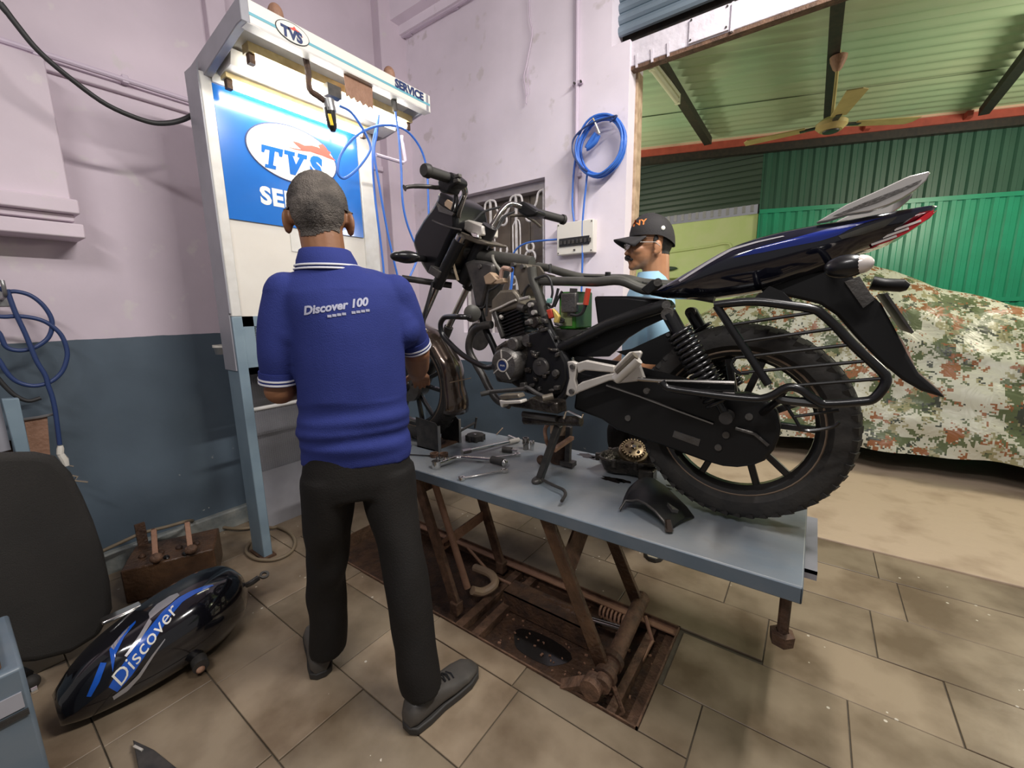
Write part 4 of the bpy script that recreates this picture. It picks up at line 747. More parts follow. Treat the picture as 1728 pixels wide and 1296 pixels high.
# ================================================================== MOTORCYCLE
YC = 1.44
bike = thing('motorcycle', (-0.9, YC, TZ), 'black and blue motorcycle stripped of its tank on the lift', 'motorcycle')
def bpart(name, mb, m, **kw): return mb.build(name, m, bike, **kw)
def wheel(cx, cz, R, w, rot=0.0):
    c = V(cx, YC, cz); ax = (0, 1, 0); h = w/2
    ty = MB().lathe([(R*0.745,-h*0.55),(R*0.80,-h*0.95),(R*0.90,-h),(R*0.965,-h*0.80),(R*0.99,-h*0.4),(R,0),(R*0.99,h*0.4),(R*0.965,h*0.80),(R*0.90,h),(R*0.80,h*0.95),(R*0.745,h*0.55)], c, ax, 64)
    for k in range(52):
        for s in (-1, 1):
            a = 2*math.pi*(k+0.25*s)/52+0.0; d = V(math.cos(a), 0, math.sin(a)); t = V(-math.sin(a), 0, math.cos(a))
            ty.obox(c+d*(R*0.962)+V(0, s*h*0.60, 0), t*0.0105+V(0,s*0.004,0), V(0, h*0.32, 0)-d*s*0.006, d*0.0065)
    wh = bpart('wheel', MB().lathe([(R*0.755,-h*0.50),(R*0.735,-h*0.62),(R*0.70,-h*0.55),(R*0.685,-h*0.30),(R*0.66,-h*0.18),(R*0.66,h*0.18),(R*0.685,h*0.30),(R*0.70,h*0.55),(R*0.735,h*0.62),(R*0.755,h*0.50)], c, ax, 56, True), 'rim_black', smooth=40)
    ty.build('tyre', 'rubber', wh, smooth=45)
    MB().lathe([(R*0.735,-h*0.63),(R*0.745,-h*0.64),(R*0.755,-h*0.6)], c, ax, 56).build('rim_lip', 'rim_edge', wh)
    MB().lathe([(0.0,-0.075),(0.03,-0.075),(0.035,-0.05),(0.062,-0.045),(0.068,0.045),(0.035,0.05),(0.03,0.075),(0,0.075)], c, ax, 28).build('hub', 'rim_black', wh)
    for k in range(5):
        for s in (-1, 1):
            a = rot+2*math.pi*k/5; a2 = a+s*0.23; a1 = a+s*0.13
            p0 = c+V(math.cos(a1), 0, math.sin(a1))*0.058; p1 = c+V(math.cos(a2), 0, math.sin(a2))*(R*0.675)
            MB().bar(p0, p1, 0.020, 0.019, (0,1,0)).build('spoke', 'rim_black', wh, bev=0.004)
    return wh
wheel(-0.174, 0.938, 0.305, 0.104, math.radians(-90+33))
wheel(-1.665, 0.925, 0.295, 0.086, math.radians(80))
RW = V(-0.174, YC, 0.938); FW = V(-1.665, YC, 0.925)
# chain case, swing arm
cc_ = bpart('chain_case', MB().prismy([(-0.6919,1.34,0.9348),(-0.58,1.34,0.9105),(-0.5268,1.34,0.8821),(-0.3591,1.34,0.8509),(-0.2417,1.34,0.8267),(-0.1882,1.34,0.8208),(-0.1503,1.34,0.8252),(-0.1114,1.34,0.8391),(-0.0833,1.34,0.8593),(-0.0631,1.34,0.8951),(-0.0536,1.34,0.9348),(-0.053,1.34,0.9623),(-0.0632,1.34,1.0015),(-0.0776,1.34,1.0233),(-0.1003,1.34,1.041),(-0.1419,1.34,1.0502),(-0.1951,1.34,1.0446),(-0.2681,1.34,1.0443),(-0.375,1.34,1.0717),(-0.5579,1.34,1.0809),(-0.6764,1.34,1.0462)], 1.335, 1.385), 'plastic_black', bev=0.010, seg=3)
MB().tube([(-0.563,1.332,1.0361),(-0.4478,1.332,1.0102),(-0.3376,1.332,0.9804),(-0.2211,1.332,0.951)], 0.0045, 6).build('case_highlight', 'smoked_chrome', cc_)  # bright tube stands in for the highlight along the case's upper edge
MB().prismy([(-0.3323,1.333,0.9117),(-0.2544,1.333,0.8958),(-0.259,1.333,0.873),(-0.3376,1.333,0.8905)], 1.332, 1.336).build('case_emblem', 'cast_metal', cc_)
for q in ((-0.4838,1.33,0.9313), (-0.1967,1.33,0.9758), (-0.1854,1.33,0.9218), (-0.2034,1.33,0.88), (-0.1303,1.33,0.985)): MB().cyl((q[0], 1.328, q[2]), (q[0], 1.337, q[2]), 0.010, n=12).build('case_bolt', 'cast_metal', cc_)
MB().tube([(-0.1612,1.325,0.9474),(-0.1363,1.325,0.9428),(-0.112,1.325,0.9382),(-0.0771,1.325,0.9105)], 0.005, 6).build('adjuster', 'cast_metal', cc_)
sa = MB().bar((-0.7548,1.37,1.0619), (RW.x, 1.385, RW.z+0.012), 0.028, 0.045).bar(((-0.7548,1.37,1.0619)[0], 1.52, (-0.7548,1.37,1.0619)[2]), (RW.x, 1.515, RW.z+0.012), 0.028, 0.045)
bpart('swing_arm', sa, 'plastic_black', bev=0.005)
bpart('swing_arm_cover', MB().prismy([(-0.7043,1.36,1.1276),(-0.5372,1.36,1.1173),(-0.2922,1.36,1.072),(-0.27,1.36,1.031),(-0.3946,1.36,1.0223),(-0.5647,1.36,1.0315),(-0.6919,1.36,1.0068)], 1.362, 1.37), 'plastic_black')
# rear shock absorbers
for yy in (1.30, 1.58):
    p0 = V((-0.3577,1.3,1.2766)); p1 = V((-0.1823,1.3,0.9845)); p0.y = p1.y = yy; d = p1-p0; ln = d.length; d.normalize(); u = d.orthogonal().normalized(); w_ = d.cross(u)
    sk_ = bpart('shock_absorber', MB().cyl(p0, p0+d*ln*0.30, 0.022).cyl(p0+d*ln*0.2, p1, 0.012), 'guard_black')
    hx = [p0+d*(ln*(0.16+0.70*k/150))+(u*math.cos(k*0.63)+w_*math.sin(k*0.63))*0.034 for k in range(151)]
    MB().tube(hx, 0.0062, 6).build('spring', 'guard_black', sk_, smooth=60)
    MB().cyl(p0+V(0,-0.02,0), p0+V(0,0.02,0), 0.018).build('top_eye', 'cast_metal', sk_); MB().cyl(p1+V(0,-0.02,0), p1+V(0,0.02,0), 0.018).build('bottom_eye', 'dark_metal', sk_)
# rear mudguard, number plate, indicators
mg = bpart('rear_mudguard', MB().prismy([(-0.1336,1.37,1.3361),(-0.0923,1.37,1.3718),(0.0122,1.37,1.3869),(0.0508,1.37,1.3775),(0.0912,1.37,1.3368),(0.1271,1.37,1.2951),(0.1574,1.37,1.2365),(0.1877,1.37,1.1742),(0.2124,1.37,1.1304),(0.2486,1.37,1.0951),(0.264,1.37,1.0756),(0.2204,1.37,1.0891),(0.1845,1.37,1.1121),(0.1424,1.37,1.1509),(0.0937,1.37,1.2051),(0.0426,1.37,1.2684),(0.0049,1.37,1.2975),(-0.0409,1.37,1.3121)], 1.365, 1.515), 'plastic_black', bev=0.018, seg=3)
MB().prismy([(0.1627,1.37,1.2253),(0.1738,1.37,1.2098),(0.1905,1.37,1.1788),(0.2065,1.37,1.139),(0.2518,1.37,1.0941),(0.2624,1.37,1.0786),(0.2522,1.37,1.091),(0.2097,1.37,1.1256),(0.1778,1.37,1.1737)], 1.375, 1.505).build('mud_flap_lit_edge', 'pink_metal', mg)  # pink colour stands in for warm light on the flap's inner side
MB().prismy([(0.1271,1.36,1.3191),(0.1322,1.36,1.3224),(0.1893,1.36,1.2303),(0.1859,1.36,1.2263)], 1.35, 1.53).build('number_plate', 'dark_metal', mg); MB().prismy([(0.0492,1.36,1.352),(0.077,1.36,1.3641),(0.1112,1.36,1.3066),(0.092,1.36,1.2867)], 1.355, 1.37).build('plate_bracket', 'cast_metal', mg)
def indicator(c, dirv, name='indicator', m2='lens_clear', L=0.045):
    c = V(c); d = V(dirv).normalized(); q = V(0,0,1).rotation_difference(d)
    b = bpart(name, MB().ell(c, (0.026, 0.024, L), 18, 12, q), 'guard_black')
    MB().ell(c+d*L*0.55, (0.021, 0.020, L*0.62), 16, 10, q).build('lens', m2, b); return b
indicator((0.0448,1.24,1.3818), (1.0, -0.15, 0.10), L=0.042); MB().cyl((0.0315,1.26,1.387), (0.0159,1.38,1.3896), 0.009).build('indicator_stalk', 'plastic_black', mg)
b_ = bpart('indicator', MB().tube([(0.1212,1.62,1.3562),(0.1485,1.62,1.3496),(0.1888,1.62,1.3452),(0.2017,1.62,1.3405)], [0.020,0.018,0.018,0.010], 12), 'plastic_black')
# tail panel, tail lamp, grab rail
prof_t = [((30,703),(30,722),0.10),((130,655),(150,742),0.12),((300,556),(300,742),0.14),((480,452),(450,728),0.145),((700,380),(650,695),0.14),((900,336),(850,630),0.13),((1100,298),(1050,560),0.115),((1300,256),(1170,485),0.10),((1450,226),(1340,420),0.080),((1600,196),(1540,305),0.052),((1650,192),(1640,216),0.022)]
TT = [(-0.4335,1.31,1.3442),(-0.3782,1.31,1.3684),(-0.2915,1.31,1.4158),(-0.2081,1.31,1.4609),(-0.1142,1.31,1.4851),(-0.0359,1.31,1.4955),(0.036,1.31,1.5024),(0.102,1.31,1.5105),(0.1483,1.31,1.5155),(0.1919,1.31,1.5203),(0.2062,1.31,1.5195)]
TB = [(-0.4331,1.31,1.3334),(-0.365,1.31,1.3203),(-0.2859,1.31,1.3182),(-0.2128,1.31,1.3234),(-0.1236,1.31,1.3368),(-0.0436,1.31,1.3638),(0.0291,1.31,1.3907),(0.0683,1.31,1.4199),(0.1222,1.31,1.4416),(0.1791,1.31,1.4805),(0.2044,1.31,1.5108)]
rings = []
for a, b, (_, _, w) in zip(TT, TB, prof_t):
    a, b = V(a), V(b); sec = []
    for s, t in ((0,0.0),(-0.55,0.0),(-0.88,0.07),(-1.0,0.25),(-0.99,0.45),(-0.93,0.62),(-0.84,0.80),(-0.70,0.96),(0,1.0),(0.70,0.96),(0.84,0.80),(0.93,0.62),(0.99,0.45),(1.0,0.25),(0.88,0.07),(0.55,0.0)):
        p = a.lerp(b, t); sec.append((p.x, YC+s*w, p.z))
    rings.append(sec)
tp = MB(); k_ = len(rings[0]); fine = []
for i in range(k_):
    fine.append(smooth_path([r[i] for r in rings], 4))
tp.loft([[fine[i][j] for i in range(k_)] for j in range(len(fine[0]))])
tb = bvh_of(tp)
tail = bpart('tail_panel', tp, 'blue_gloss', smooth=70)
def decal(name, top, bot, dirv, bvh, m, parent, n=28, rows_=4, off=0.0015):
    """thin sticker: strip between two polylines, pressed onto a surface from the side dirv points to"""
    def samp(P):
        P = [V(p) for p in P]; L = [0]
        for a, b in zip(P[:-1], P[1:]): L.append(L[-1]+(b-a).length)
        out = []
        for i in range(n+1):
            t = L[-1]*i/n
            for k in range(len(P)-1):
                if t <= L[k+1]+1e-9: out.append(P[k].lerp(P[k+1], (t-L[k])/max(1e-9, L[k+1]-L[k]))); break
        return out
    A, B_ = samp(top), samp(bot); d = V(dirv).normalized(); vs = []; ok = []
    for a, b in zip(A, B_):
        for r in range(rows_+1):
            p = a.lerp(b, r/rows_); h = bvh.ray_cast(p+d*0.5, -d, 1.2)
            ok.append(h[0] is not None); vs.append(h[0]+d*off if h[0] is not None else p)
    fs = []; w = rows_+1
    for i in range(n):
        for r in range(rows_):
            q = (i*w+r, (i+1)*w+r, (i+1)*w+r+1, i*w+r+1)
            if all(ok[k] for k in q): fs.append(q)
    return MB().add(vs, fs).build(name, m, parent, smooth=60)
decal('blue_flash', [(-0.1951,1.3,1.4256),(-0.1313,1.3,1.4486),(-0.0713,1.3,1.4609),(0.0025,1.3,1.4789),(0.0674,1.3,1.4897),(0.1122,1.3,1.4958)], [(-0.1941,1.3,1.4246),(-0.1301,1.3,1.4321),(-0.0696,1.3,1.4418),(-0.0095,1.3,1.4509),(0.0256,1.3,1.4613),(0.0709,1.3,1.488)], (0,-1,0), tb, 'flash_blue', tail)
decal('grey_flash', [(0.0258,1.3,1.4592),(0.0689,1.3,1.4751),(0.1128,1.3,1.4897),(0.1309,1.3,1.4952)], [(0.0335,1.3,1.4519),(0.0737,1.3,1.4601),(0.1113,1.3,1.4739),(0.1298,1.3,1.4914)], (0,-1,0), tb, 'frame_metal', tail)
decal('highlight_line', [(-0.3382,1.3,1.3741),(-0.2649,1.3,1.4187),(-0.2059,1.3,1.4509),(-0.1452,1.3,1.464),(-0.088,1.3,1.4717)], [(-0.3326,1.3,1.3685),(-0.2597,1.3,1.4128),(-0.201,1.3,1.4456),(-0.1407,1.3,1.4603),(-0.0838,1.3,1.4695)], (0,-1,0), tb, 'decal_silver', tail)  # pale strip painted as the highlight along the tail panel's top
tlm = bpart('tail_lamp', MB().prismy([(0.0567,1.36,1.4235),(0.0742,1.36,1.4273),(0.1453,1.36,1.4576),(0.1857,1.36,1.4894),(0.202,1.36,1.5051),(0.1919,1.36,1.4886),(0.1516,1.36,1.459),(0.0982,1.36,1.4307)], 1.385, 1.495).prismy([(0.0921,1.37,1.431),(0.1457,1.37,1.4651),(0.1832,1.37,1.4974),(0.1947,1.37,1.5038),(0.1931,1.37,1.492),(0.182,1.37,1.4813),(0.1531,1.37,1.4572),(0.1251,1.37,1.442)], 1.37, 1.51), 'lens_red', bev=0.004)
for k in range(3):
    a = V((0.1147,1.365,1.4404)); b = V((0.1914,1.365,1.4995)); p = a.lerp(b, k/4); MB().bar((p.x-0.022, 1.368, p.z-0.003), (p.x+0.022, 1.368, p.z+0.013), 0.003, 0.005, (0,0,1)).build('lamp_stripe', 'lens_clear', tlm)
for yy in (1.325, 1.525): bpart('grab_rail', MB().prismy([(-0.0212,1.33,1.4974),(0.0069,1.33,1.5147),(0.0341,1.33,1.5305),(0.099,1.33,1.5574),(0.1322,1.33,1.5722),(0.1411,1.33,1.5753),(0.1708,1.33,1.579),(0.173,1.33,1.5755),(0.1685,1.33,1.5603),(0.1538,1.33,1.5442),(0.1338,1.33,1.5297),(0.1096,1.33,1.5185),(0.0792,1.33,1.5098),(0.0363,1.33,1.5081),(0.0011,1.33,1.4985)], yy, yy+0.03), 'grab_silver', bev=0.006)
for yy in (1.3235, 1.5565): bpart('grab_rail_shade_strip', MB().prismy([(0.0112,1.33,1.5081),(0.0686,1.33,1.5304),(0.113,1.33,1.5462),(0.1314,1.33,1.5519),(0.1607,1.33,1.5632),(0.1555,1.33,1.5556),(0.1322,1.33,1.5438),(0.111,1.33,1.5353),(0.0892,1.33,1.5256),(0.053,1.33,1.516),(0.0221,1.33,1.5075)], yy, yy+0.0022), 'cast_metal')  # dark strip laid on the rail in place of a shaded gap
bpart('grab_rail_bridge', MB().prismy([(0.1413,1.33,1.5737),(0.1708,1.33,1.579),(0.1686,1.33,1.5725),(0.1454,1.33,1.5644)], 1.34, 1.54), 'grab_silver', bev=0.005)
# saree guard
guard = bpart('leg_guard', MB().tube(smooth_path([(-0.2224,1.23,1.3),(-0.186,1.23,1.3043),(-0.1254,1.23,1.3068),(-0.0479,1.23,1.295),(-0.0056,1.23,1.2862),(0.0139,1.23,1.2727),(0.0416,1.23,1.2441),(0.073,1.23,1.2066),(0.1251,1.23,1.1536),(0.1372,1.23,1.1372),(0.1384,1.23,1.1199),(0.1322,1.23,1.1018),(0.1209,1.23,1.0837),(0.1032,1.23,1.0763),(0.037,1.23,1.0629),(0.0197,1.23,1.0689),(0.0036,1.23,1.079),(-0.0129,1.23,1.0917),(-0.035,1.23,1.0972),(-0.0524,1.23,1.0887),(-0.0696,1.23,1.0736),(-0.0898,1.23,1.0628),(-0.111,1.23,1.0584),(-0.1693,1.23,1.0576),(-0.2465,1.23,1.0601),(-0.33,1.23,1.0656),(-0.35,1.23,1.0836)], 3), 0.0105, 10), 'guard_black', smooth=60)
MB().cyl((-0.2176,1.23,1.2989), (-0.0833,1.23,1.0986), 0.010).build('guard_upright', 'guard_black', guard)
for a, b in (((-0.1822,1.23,1.2479), (-0.005,1.23,1.2795)), ((-0.1568,1.23,1.2045), (0.0389,1.23,1.2427)), ((-0.1628,1.23,1.163), (0.073,1.23,1.2066)), ((-0.1467,1.23,1.1244), (0.1043,1.23,1.1705)), ((-0.0431,1.23,1.0984), (0.1395,1.23,1.1339))):
    MB().cyl(a, b, 0.0042, n=8).build('guard_wire', 'plastic_black', guard)
MB().tube(smooth_path([(-0.1628,1.23,1.163),(-0.1705,1.23,1.1432),(-0.1534,1.23,1.1239),(-0.129,1.23,1.1248)]), 0.0045, 6).build('guard_wire', 'guard_black', guard)
MB().tube(smooth_path([(-0.0507,1.25,1.0795),(-0.0532,1.25,1.0592),(-0.0393,1.25,1.0408),(-0.0206,1.25,1.0132),(-0.0024,1.25,0.9883),(0.0248,1.25,0.9911),(0.0577,1.25,1.0051),(0.0675,1.25,1.0185)]), 0.0045, 6).build('guard_wire', 'guard_black', guard); MB().cyl((-0.025,1.25,1.0176), (0.0647,1.25,1.0467), 0.004, n=8).build('guard_wire', 'guard_black', guard)
MB().tube(smooth_path([(-0.0528,1.24,1.087),(-0.0593,1.24,1.0654),(-0.0404,1.24,1.0601),(-0.0006,1.24,1.0598),(0.0338,1.24,1.0591)]), 0.012, 8).build('guard_arm', 'guard_black', guard); MB().cyl((-0.0568,1.24,1.0607), (-0.1157,1.38,0.9759), 0.010).build('guard_arm', 'guard_black', guard)
MB().cyl((-0.1254,1.23,1.3068), (-0.1325,1.38,1.3233), 0.010).build('guard_arm', 'guard_black', guard); MB().prismy([(-0.1302,1.27,1.3168),(-0.1026,1.27,1.3447),(-0.0725,1.27,1.3293),(-0.0459,1.27,1.3004),(-0.0527,1.27,1.2864),(-0.0946,1.27,1.2966)], 1.25, 1.29).build('guard_bracket', 'plastic_black', guard)
# pillion footrest bracket (silver) and rails
hb = bpart('footrest_hanger', MB().prismy([(-0.6759,1.27,1.1192),(-0.6549,1.27,1.1223),(-0.6368,1.27,1.1159),(-0.6405,1.27,1.0837),(-0.6454,1.27,1.0597),(-0.633,1.27,1.0227),(-0.6459,1.27,1.007),(-0.6616,1.27,0.9981),(-0.6803,1.27,1.0034),(-0.6752,1.27,1.0306),(-0.6664,1.27,1.0627),(-0.6704,1.27,1.0958)], 1.255, 1.275).prismy([(-0.6419,1.27,1.1155),(-0.6067,1.27,1.1278),(-0.5059,1.27,1.1159),(-0.5053,1.27,1.0938),(-0.6111,1.27,1.0943),(-0.6338,1.27,1.0819)], 1.255, 1.275).prismy([(-0.6432,1.27,1.0073),(-0.6359,1.27,1.0415),(-0.6181,1.27,1.0545),(-0.5283,1.27,1.0876),(-0.5007,1.27,1.0941),(-0.5,1.27,1.0719),(-0.5231,1.27,1.0664),(-0.6329,1.27,1.0156)], 1.255, 1.275).prismy([(-0.5238,1.27,1.0924),(-0.5014,1.27,1.1206),(-0.4624,1.27,1.161),(-0.428,1.27,1.1668),(-0.4227,1.27,1.1594),(-0.4311,1.27,1.1336),(-0.4098,1.27,1.0804),(-0.4245,1.27,1.0731),(-0.4996,1.27,1.0577),(-0.5208,1.27,1.0702)], 1.262, 1.278), 'silver_paint', bev=0.004)
for q in ((-0.6511,1.25,1.1042), (-0.6539,1.25,1.0193), (-0.399,1.25,1.047)): MB().cyl((q[0], 1.245, q[2]), (q[0], 1.257, q[2]), 0.009, n=12).build('bolt', 'cast_metal', hb)
MB().cyl((-0.4848,1.22,1.0805), (-0.4184,1.22,1.146), 0.017, n=12).build('footpeg', 'silver_paint', hb); MB().cyl((-0.479,1.215,1.103), (-0.4254,1.215,1.1584), 0.013, n=10).build('peg_rubber', 'olive_metal', hb)
for pa in ([(-0.4265,1.25,1.0811),(-0.3643,1.25,1.0813),(-0.2684,1.25,1.0873),(-0.1625,1.25,1.0936)], [(-0.3641,1.25,1.078),(-0.3394,1.25,1.0617),(-0.2485,1.25,1.0587),(-0.1603,1.25,1.0621)]): MB().tube(pa, 0.0065, 8).build('rail', 'smoked_chrome', hb)
MB().prismy([(-0.4254,1.26,1.0754),(-0.3629,1.26,1.0745),(-0.3421,1.26,1.0577),(-0.1616,1.26,1.0602),(-0.1638,1.26,1.0919)], 1.262, 1.268).build('rail_plate', 'plastic_black', hb)
# frame
bpart('seat_tube', MB().tube(smooth_path([(-0.8756,1.35,1.4501),(-0.8716,1.35,1.4152),(-0.8634,1.35,1.3904),(-0.8364,1.35,1.3266),(-0.8158,1.35,1.2701)]), 0.018, 10), 'frame_metal', smooth=60)
bpart('seat_tube', MB().tube(smooth_path([(-0.8045,1.33,1.2706),(-0.7916,1.33,1.2358),(-0.7673,1.33,1.191),(-0.7333,1.33,1.1365),(-0.7116,1.33,1.1029)]+[(-0.7013,1.33,1.0584),(-0.7055,1.33,1.0259),(-0.7255,1.33,0.9872),(-0.753,1.33,0.9551),(-0.7861,1.33,0.9342)]), 0.017, 10), 'guard_black', smooth=60)
bpart('frame_rail', MB().tube(smooth_path([(-0.8718,1.36,1.4),(-0.7889,1.36,1.3958),(-0.6919,1.36,1.3899),(-0.6193,1.36,1.385),(-0.5341,1.36,1.3851)]+[(-0.4564,1.36,1.3537),(-0.3917,1.36,1.3511),(-0.2455,1.36,1.3213)]), 0.016, 10), 'frame_metal', smooth=60)
bpart('frame_rail', MB().tube(smooth_path([(-0.966,1.53,1.473),(-0.9102,1.53,1.4607),(-0.8431,1.53,1.4394),(-0.7578,1.53,1.4159),(-0.6773,1.53,1.4078),(-0.5827,1.53,1.401)]+[(-0.5143,1.53,1.3835),(-0.4286,1.53,1.373),(-0.3243,1.53,1.359)]), 0.016, 10), 'frame_metal', smooth=60)
bpart('frame_rail', MB().prismy([(-0.67,1.36,1.4093),(-0.5849,1.36,1.4012),(-0.5114,1.36,1.3879),(-0.5084,1.36,1.374),(-0.5507,1.36,1.3869),(-0.6552,1.36,1.3933)], 1.36, 1.52), 'plastic_black')
bpart('frame_gusset', MB().prismy([(-0.8798,1.36,1.4581),(-0.8503,1.36,1.4525),(-0.8296,1.36,1.4271),(-0.7849,1.36,1.4159),(-0.7689,1.36,1.4015),(-0.8675,1.36,1.4015)], 1.358, 1.366), 'olive_metal')
bpart('backbone', MB().tube([(-1.2713,1.44,1.5448),(-1.145,1.44,1.517),(-1.0173,1.44,1.4944),(-0.9328,1.44,1.476)], 0.026, 12), 'frame_metal', smooth=60)
bpart('head_bracket', MB().prismy([(-1.2377,1.38,1.4968),(-1.1889,1.38,1.5048),(-1.1422,1.38,1.4973),(-1.0773,1.38,1.481),(-1.0784,1.38,1.4472),(-1.1154,1.38,1.3919),(-1.1445,1.38,1.3024),(-1.1814,1.38,1.309),(-1.1991,1.38,1.3955),(-1.2233,1.38,1.4563)], 1.375, 1.50), 'dark_metal', bev=0.012)
bpart('engine_plate', MB().prismy([(-0.9879,1.385,1.4766),(-0.9267,1.385,1.4685),(-0.9093,1.385,1.4477),(-0.9099,1.385,1.3903),(-0.9371,1.385,1.366),(-0.9557,1.385,1.3445),(-0.9663,1.385,1.3966),(-0.9795,1.385,1.434)], 1.385, 1.495), 'olive_metal', bev=0.004)
for q in ((-0.9776,1.38,1.4682), (-0.9346,1.38,1.458), (-1.1451,1.37,1.4738)): bpart('frame_bolt', MB().cyl((q[0], 1.368, q[2]), (q[0], 1.39, q[2]), 0.009, n=12), 'cast_metal')
bpart('rear_frame_tube', MB().tube([(-0.7558,1.33,1.153),(-0.668,1.33,1.1904),(-0.5576,1.33,1.2436),(-0.4398,1.33,1.283),(-0.3734,1.33,1.303)], 0.020, 10), 'plastic_black', smooth=60)
bpart('frame_bolt', MB().cyl((-0.3683,1.305,1.3029), (-0.3754,1.33,1.303), 0.013, n=14), 'cast_metal'); bpart('frame_bolt', MB().cyl((-0.3916,1.29,1.37), (-0.4007,1.32,1.3716), 0.012, n=14), 'cast_metal')
bpart('inner_mudguard', MB().prismy([(-0.7607,1.38,1.1433),(-0.6187,1.38,1.2172),(-0.5392,1.38,1.2463),(-0.3992,1.38,1.2818),(-0.3834,1.38,1.2645),(-0.4543,1.38,1.2312),(-0.5088,1.38,1.196),(-0.5512,1.38,1.1515),(-0.5757,1.38,1.1297),(-0.7146,1.38,1.1199)], 1.375, 1.385).prismy([(-0.559,1.4,1.1455),(-0.5053,1.4,1.1573),(-0.3804,1.4,1.2202),(-0.3364,1.4,1.1862),(-0.3238,1.4,1.1078),(-0.4561,1.4,1.1083)], 1.40, 1.405), 'plastic_black')
bpart('tail_bracket', MB().prismy([(-0.4463,1.33,1.3525),(-0.4126,1.33,1.3793),(-0.3899,1.33,1.3781),(-0.3836,1.33,1.3612),(-0.4222,1.33,1.3345)], 1.30, 1.32), 'plastic_black', bev=0.003)
bpart('air_box', MB().prismy([(-0.629,1.36,1.3378),(-0.507,1.36,1.3341)]+[(-0.4079,1.36,1.3205),(-0.3898,1.36,1.2947),(-0.4852,1.36,1.2652),(-0.57,1.36,1.2377),(-0.6098,1.36,1.2184)], 1.355, 1.52), 'plastic_black', bev=0.010)
# battery
bx0 = (-0.7666,1.36,1.2974)[0]; bx1 = (-0.6984,1.36,1.2965)[0]; bzt = (-0.6991,1.36,1.3566)[2]; bzb = (-0.6976,1.36,1.2235)[2]; by1 = (-0.95,2.0104,1.2936)[1]
bat = bpart('battery', MB().box((bx0, 1.36, bzb), (bx1, max(1.42, min(1.50, by1)), bzt)), 'battery_green', bev=0.006)
MB().box((bx0+0.01, 1.357, bzb+0.012), (bx1-0.012, 1.361, bzt-0.05)).build('battery_label', 'battery_label', bat)
MB().bar((-0.7041,1.355,1.3666), (-0.7131,1.352,1.2697), 0.028, 0.004, (0,1,0)).build('strap', 'cast_metal', bat); MB().obox((-0.7136,1.345,1.3169), (0.030,0,0), (0,0.012,0), (0,0,0.034)).build('starter_relay', 'cast_metal', bat, bev=0.004)
MB().tube(smooth_path([(-0.6397,1.34,1.3635),(-0.6447,1.34,1.338),(-0.6496,1.34,1.309)]), [0.010]*9, 8).build('red_boot', 'connector_red', bat); MB().tube(smooth_path([(-0.6496,1.34,1.309),(-0.662,1.34,1.283),(-0.6804,1.34,1.2732),(-0.7068,1.34,1.2767)]), 0.006, 6).build('battery_lead', 'cable_black', bat); MB().tube([(-0.689,1.345,1.3124),(-0.6576,1.345,1.3118)], 0.004, 6).build('relay_stud', 'silver_paint', bat)
bpart('battery_tray', MB().prismy([(-0.7847,1.36,1.2241),(-0.6376,1.36,1.2194),(-0.6154,1.36,1.1964),(-0.7362,1.36,1.1794),(-0.7846,1.36,1.1992)], 1.35, 1.5), 'dark_metal')
bpart('connector', MB().prismy([(-0.7975,1.33,1.293),(-0.7754,1.33,1.2978),(-0.7654,1.33,1.267),(-0.7855,1.33,1.2608)], 1.32, 1.34), 'connector_red', bev=0.003); bpart('connector', MB().prismy([(-0.7734,1.33,1.2995),(-0.7575,1.33,1.2874),(-0.7438,1.33,1.2703),(-0.7515,1.33,1.2448),(-0.7674,1.33,1.2499),(-0.7634,1.33,1.267)], 1.32, 1.338), 'connector_yellow', bev=0.003); bpart('connector', MB().prismy([(-0.7994,1.34,1.3342),(-0.7812,1.34,1.3354),(-0.7853,1.34,1.315),(-0.8035,1.34,1.3188)], 1.33, 1.345), 'connector_teal', bev=0.003)
for pa in ([(-0.8547,1.34,1.4069),(-0.8256,1.34,1.4139),(-0.8053,1.34,1.4144),(-0.7892,1.34,1.3967),(-0.7812,1.34,1.3592),(-0.7853,1.34,1.3355)], [(-0.805,1.36,1.4561),(-0.803,1.36,1.4424),(-0.805,1.36,1.4256)], [(-0.7632,1.35,1.3689),(-0.7711,1.35,1.342),(-0.7871,1.35,1.3047),(-0.8033,1.35,1.3119),(-0.8239,1.35,1.3228)], [(-0.7475,1.35,1.3582),(-0.7631,1.35,1.335),(-0.779,1.35,1.3046)], [(-0.9205,1.36,1.3431),(-0.9113,1.36,1.3716),(-0.8935,1.36,1.3887)], [(-1.1167,1.37,1.2707),(-1.1032,1.37,1.3641),(-1.0726,1.37,1.3821),(-1.0377,1.37,1.4032)], [(-1.1677,1.37,1.3029),(-1.1256,1.37,1.3101),(-1.1089,1.37,1.3449)], [(-0.7493,1.34,1.2633),(-0.7336,1.34,1.2531),(-0.7732,1.34,1.2495)]): bpart('wiring', MB().tube(smooth_path(pa), 0.005, 6), 'cable_black', smooth=60)
bpart('cable_pipe', MB().tube(smooth_path([(-1.0995,1.4,1.518),(-1.0973,1.4,1.5016),(-1.0821,1.4,1.476),(-1.0615,1.4,1.4543),(-1.0543,1.4,1.4316)]), 0.007, 8), 'cable_grey', smooth=60)
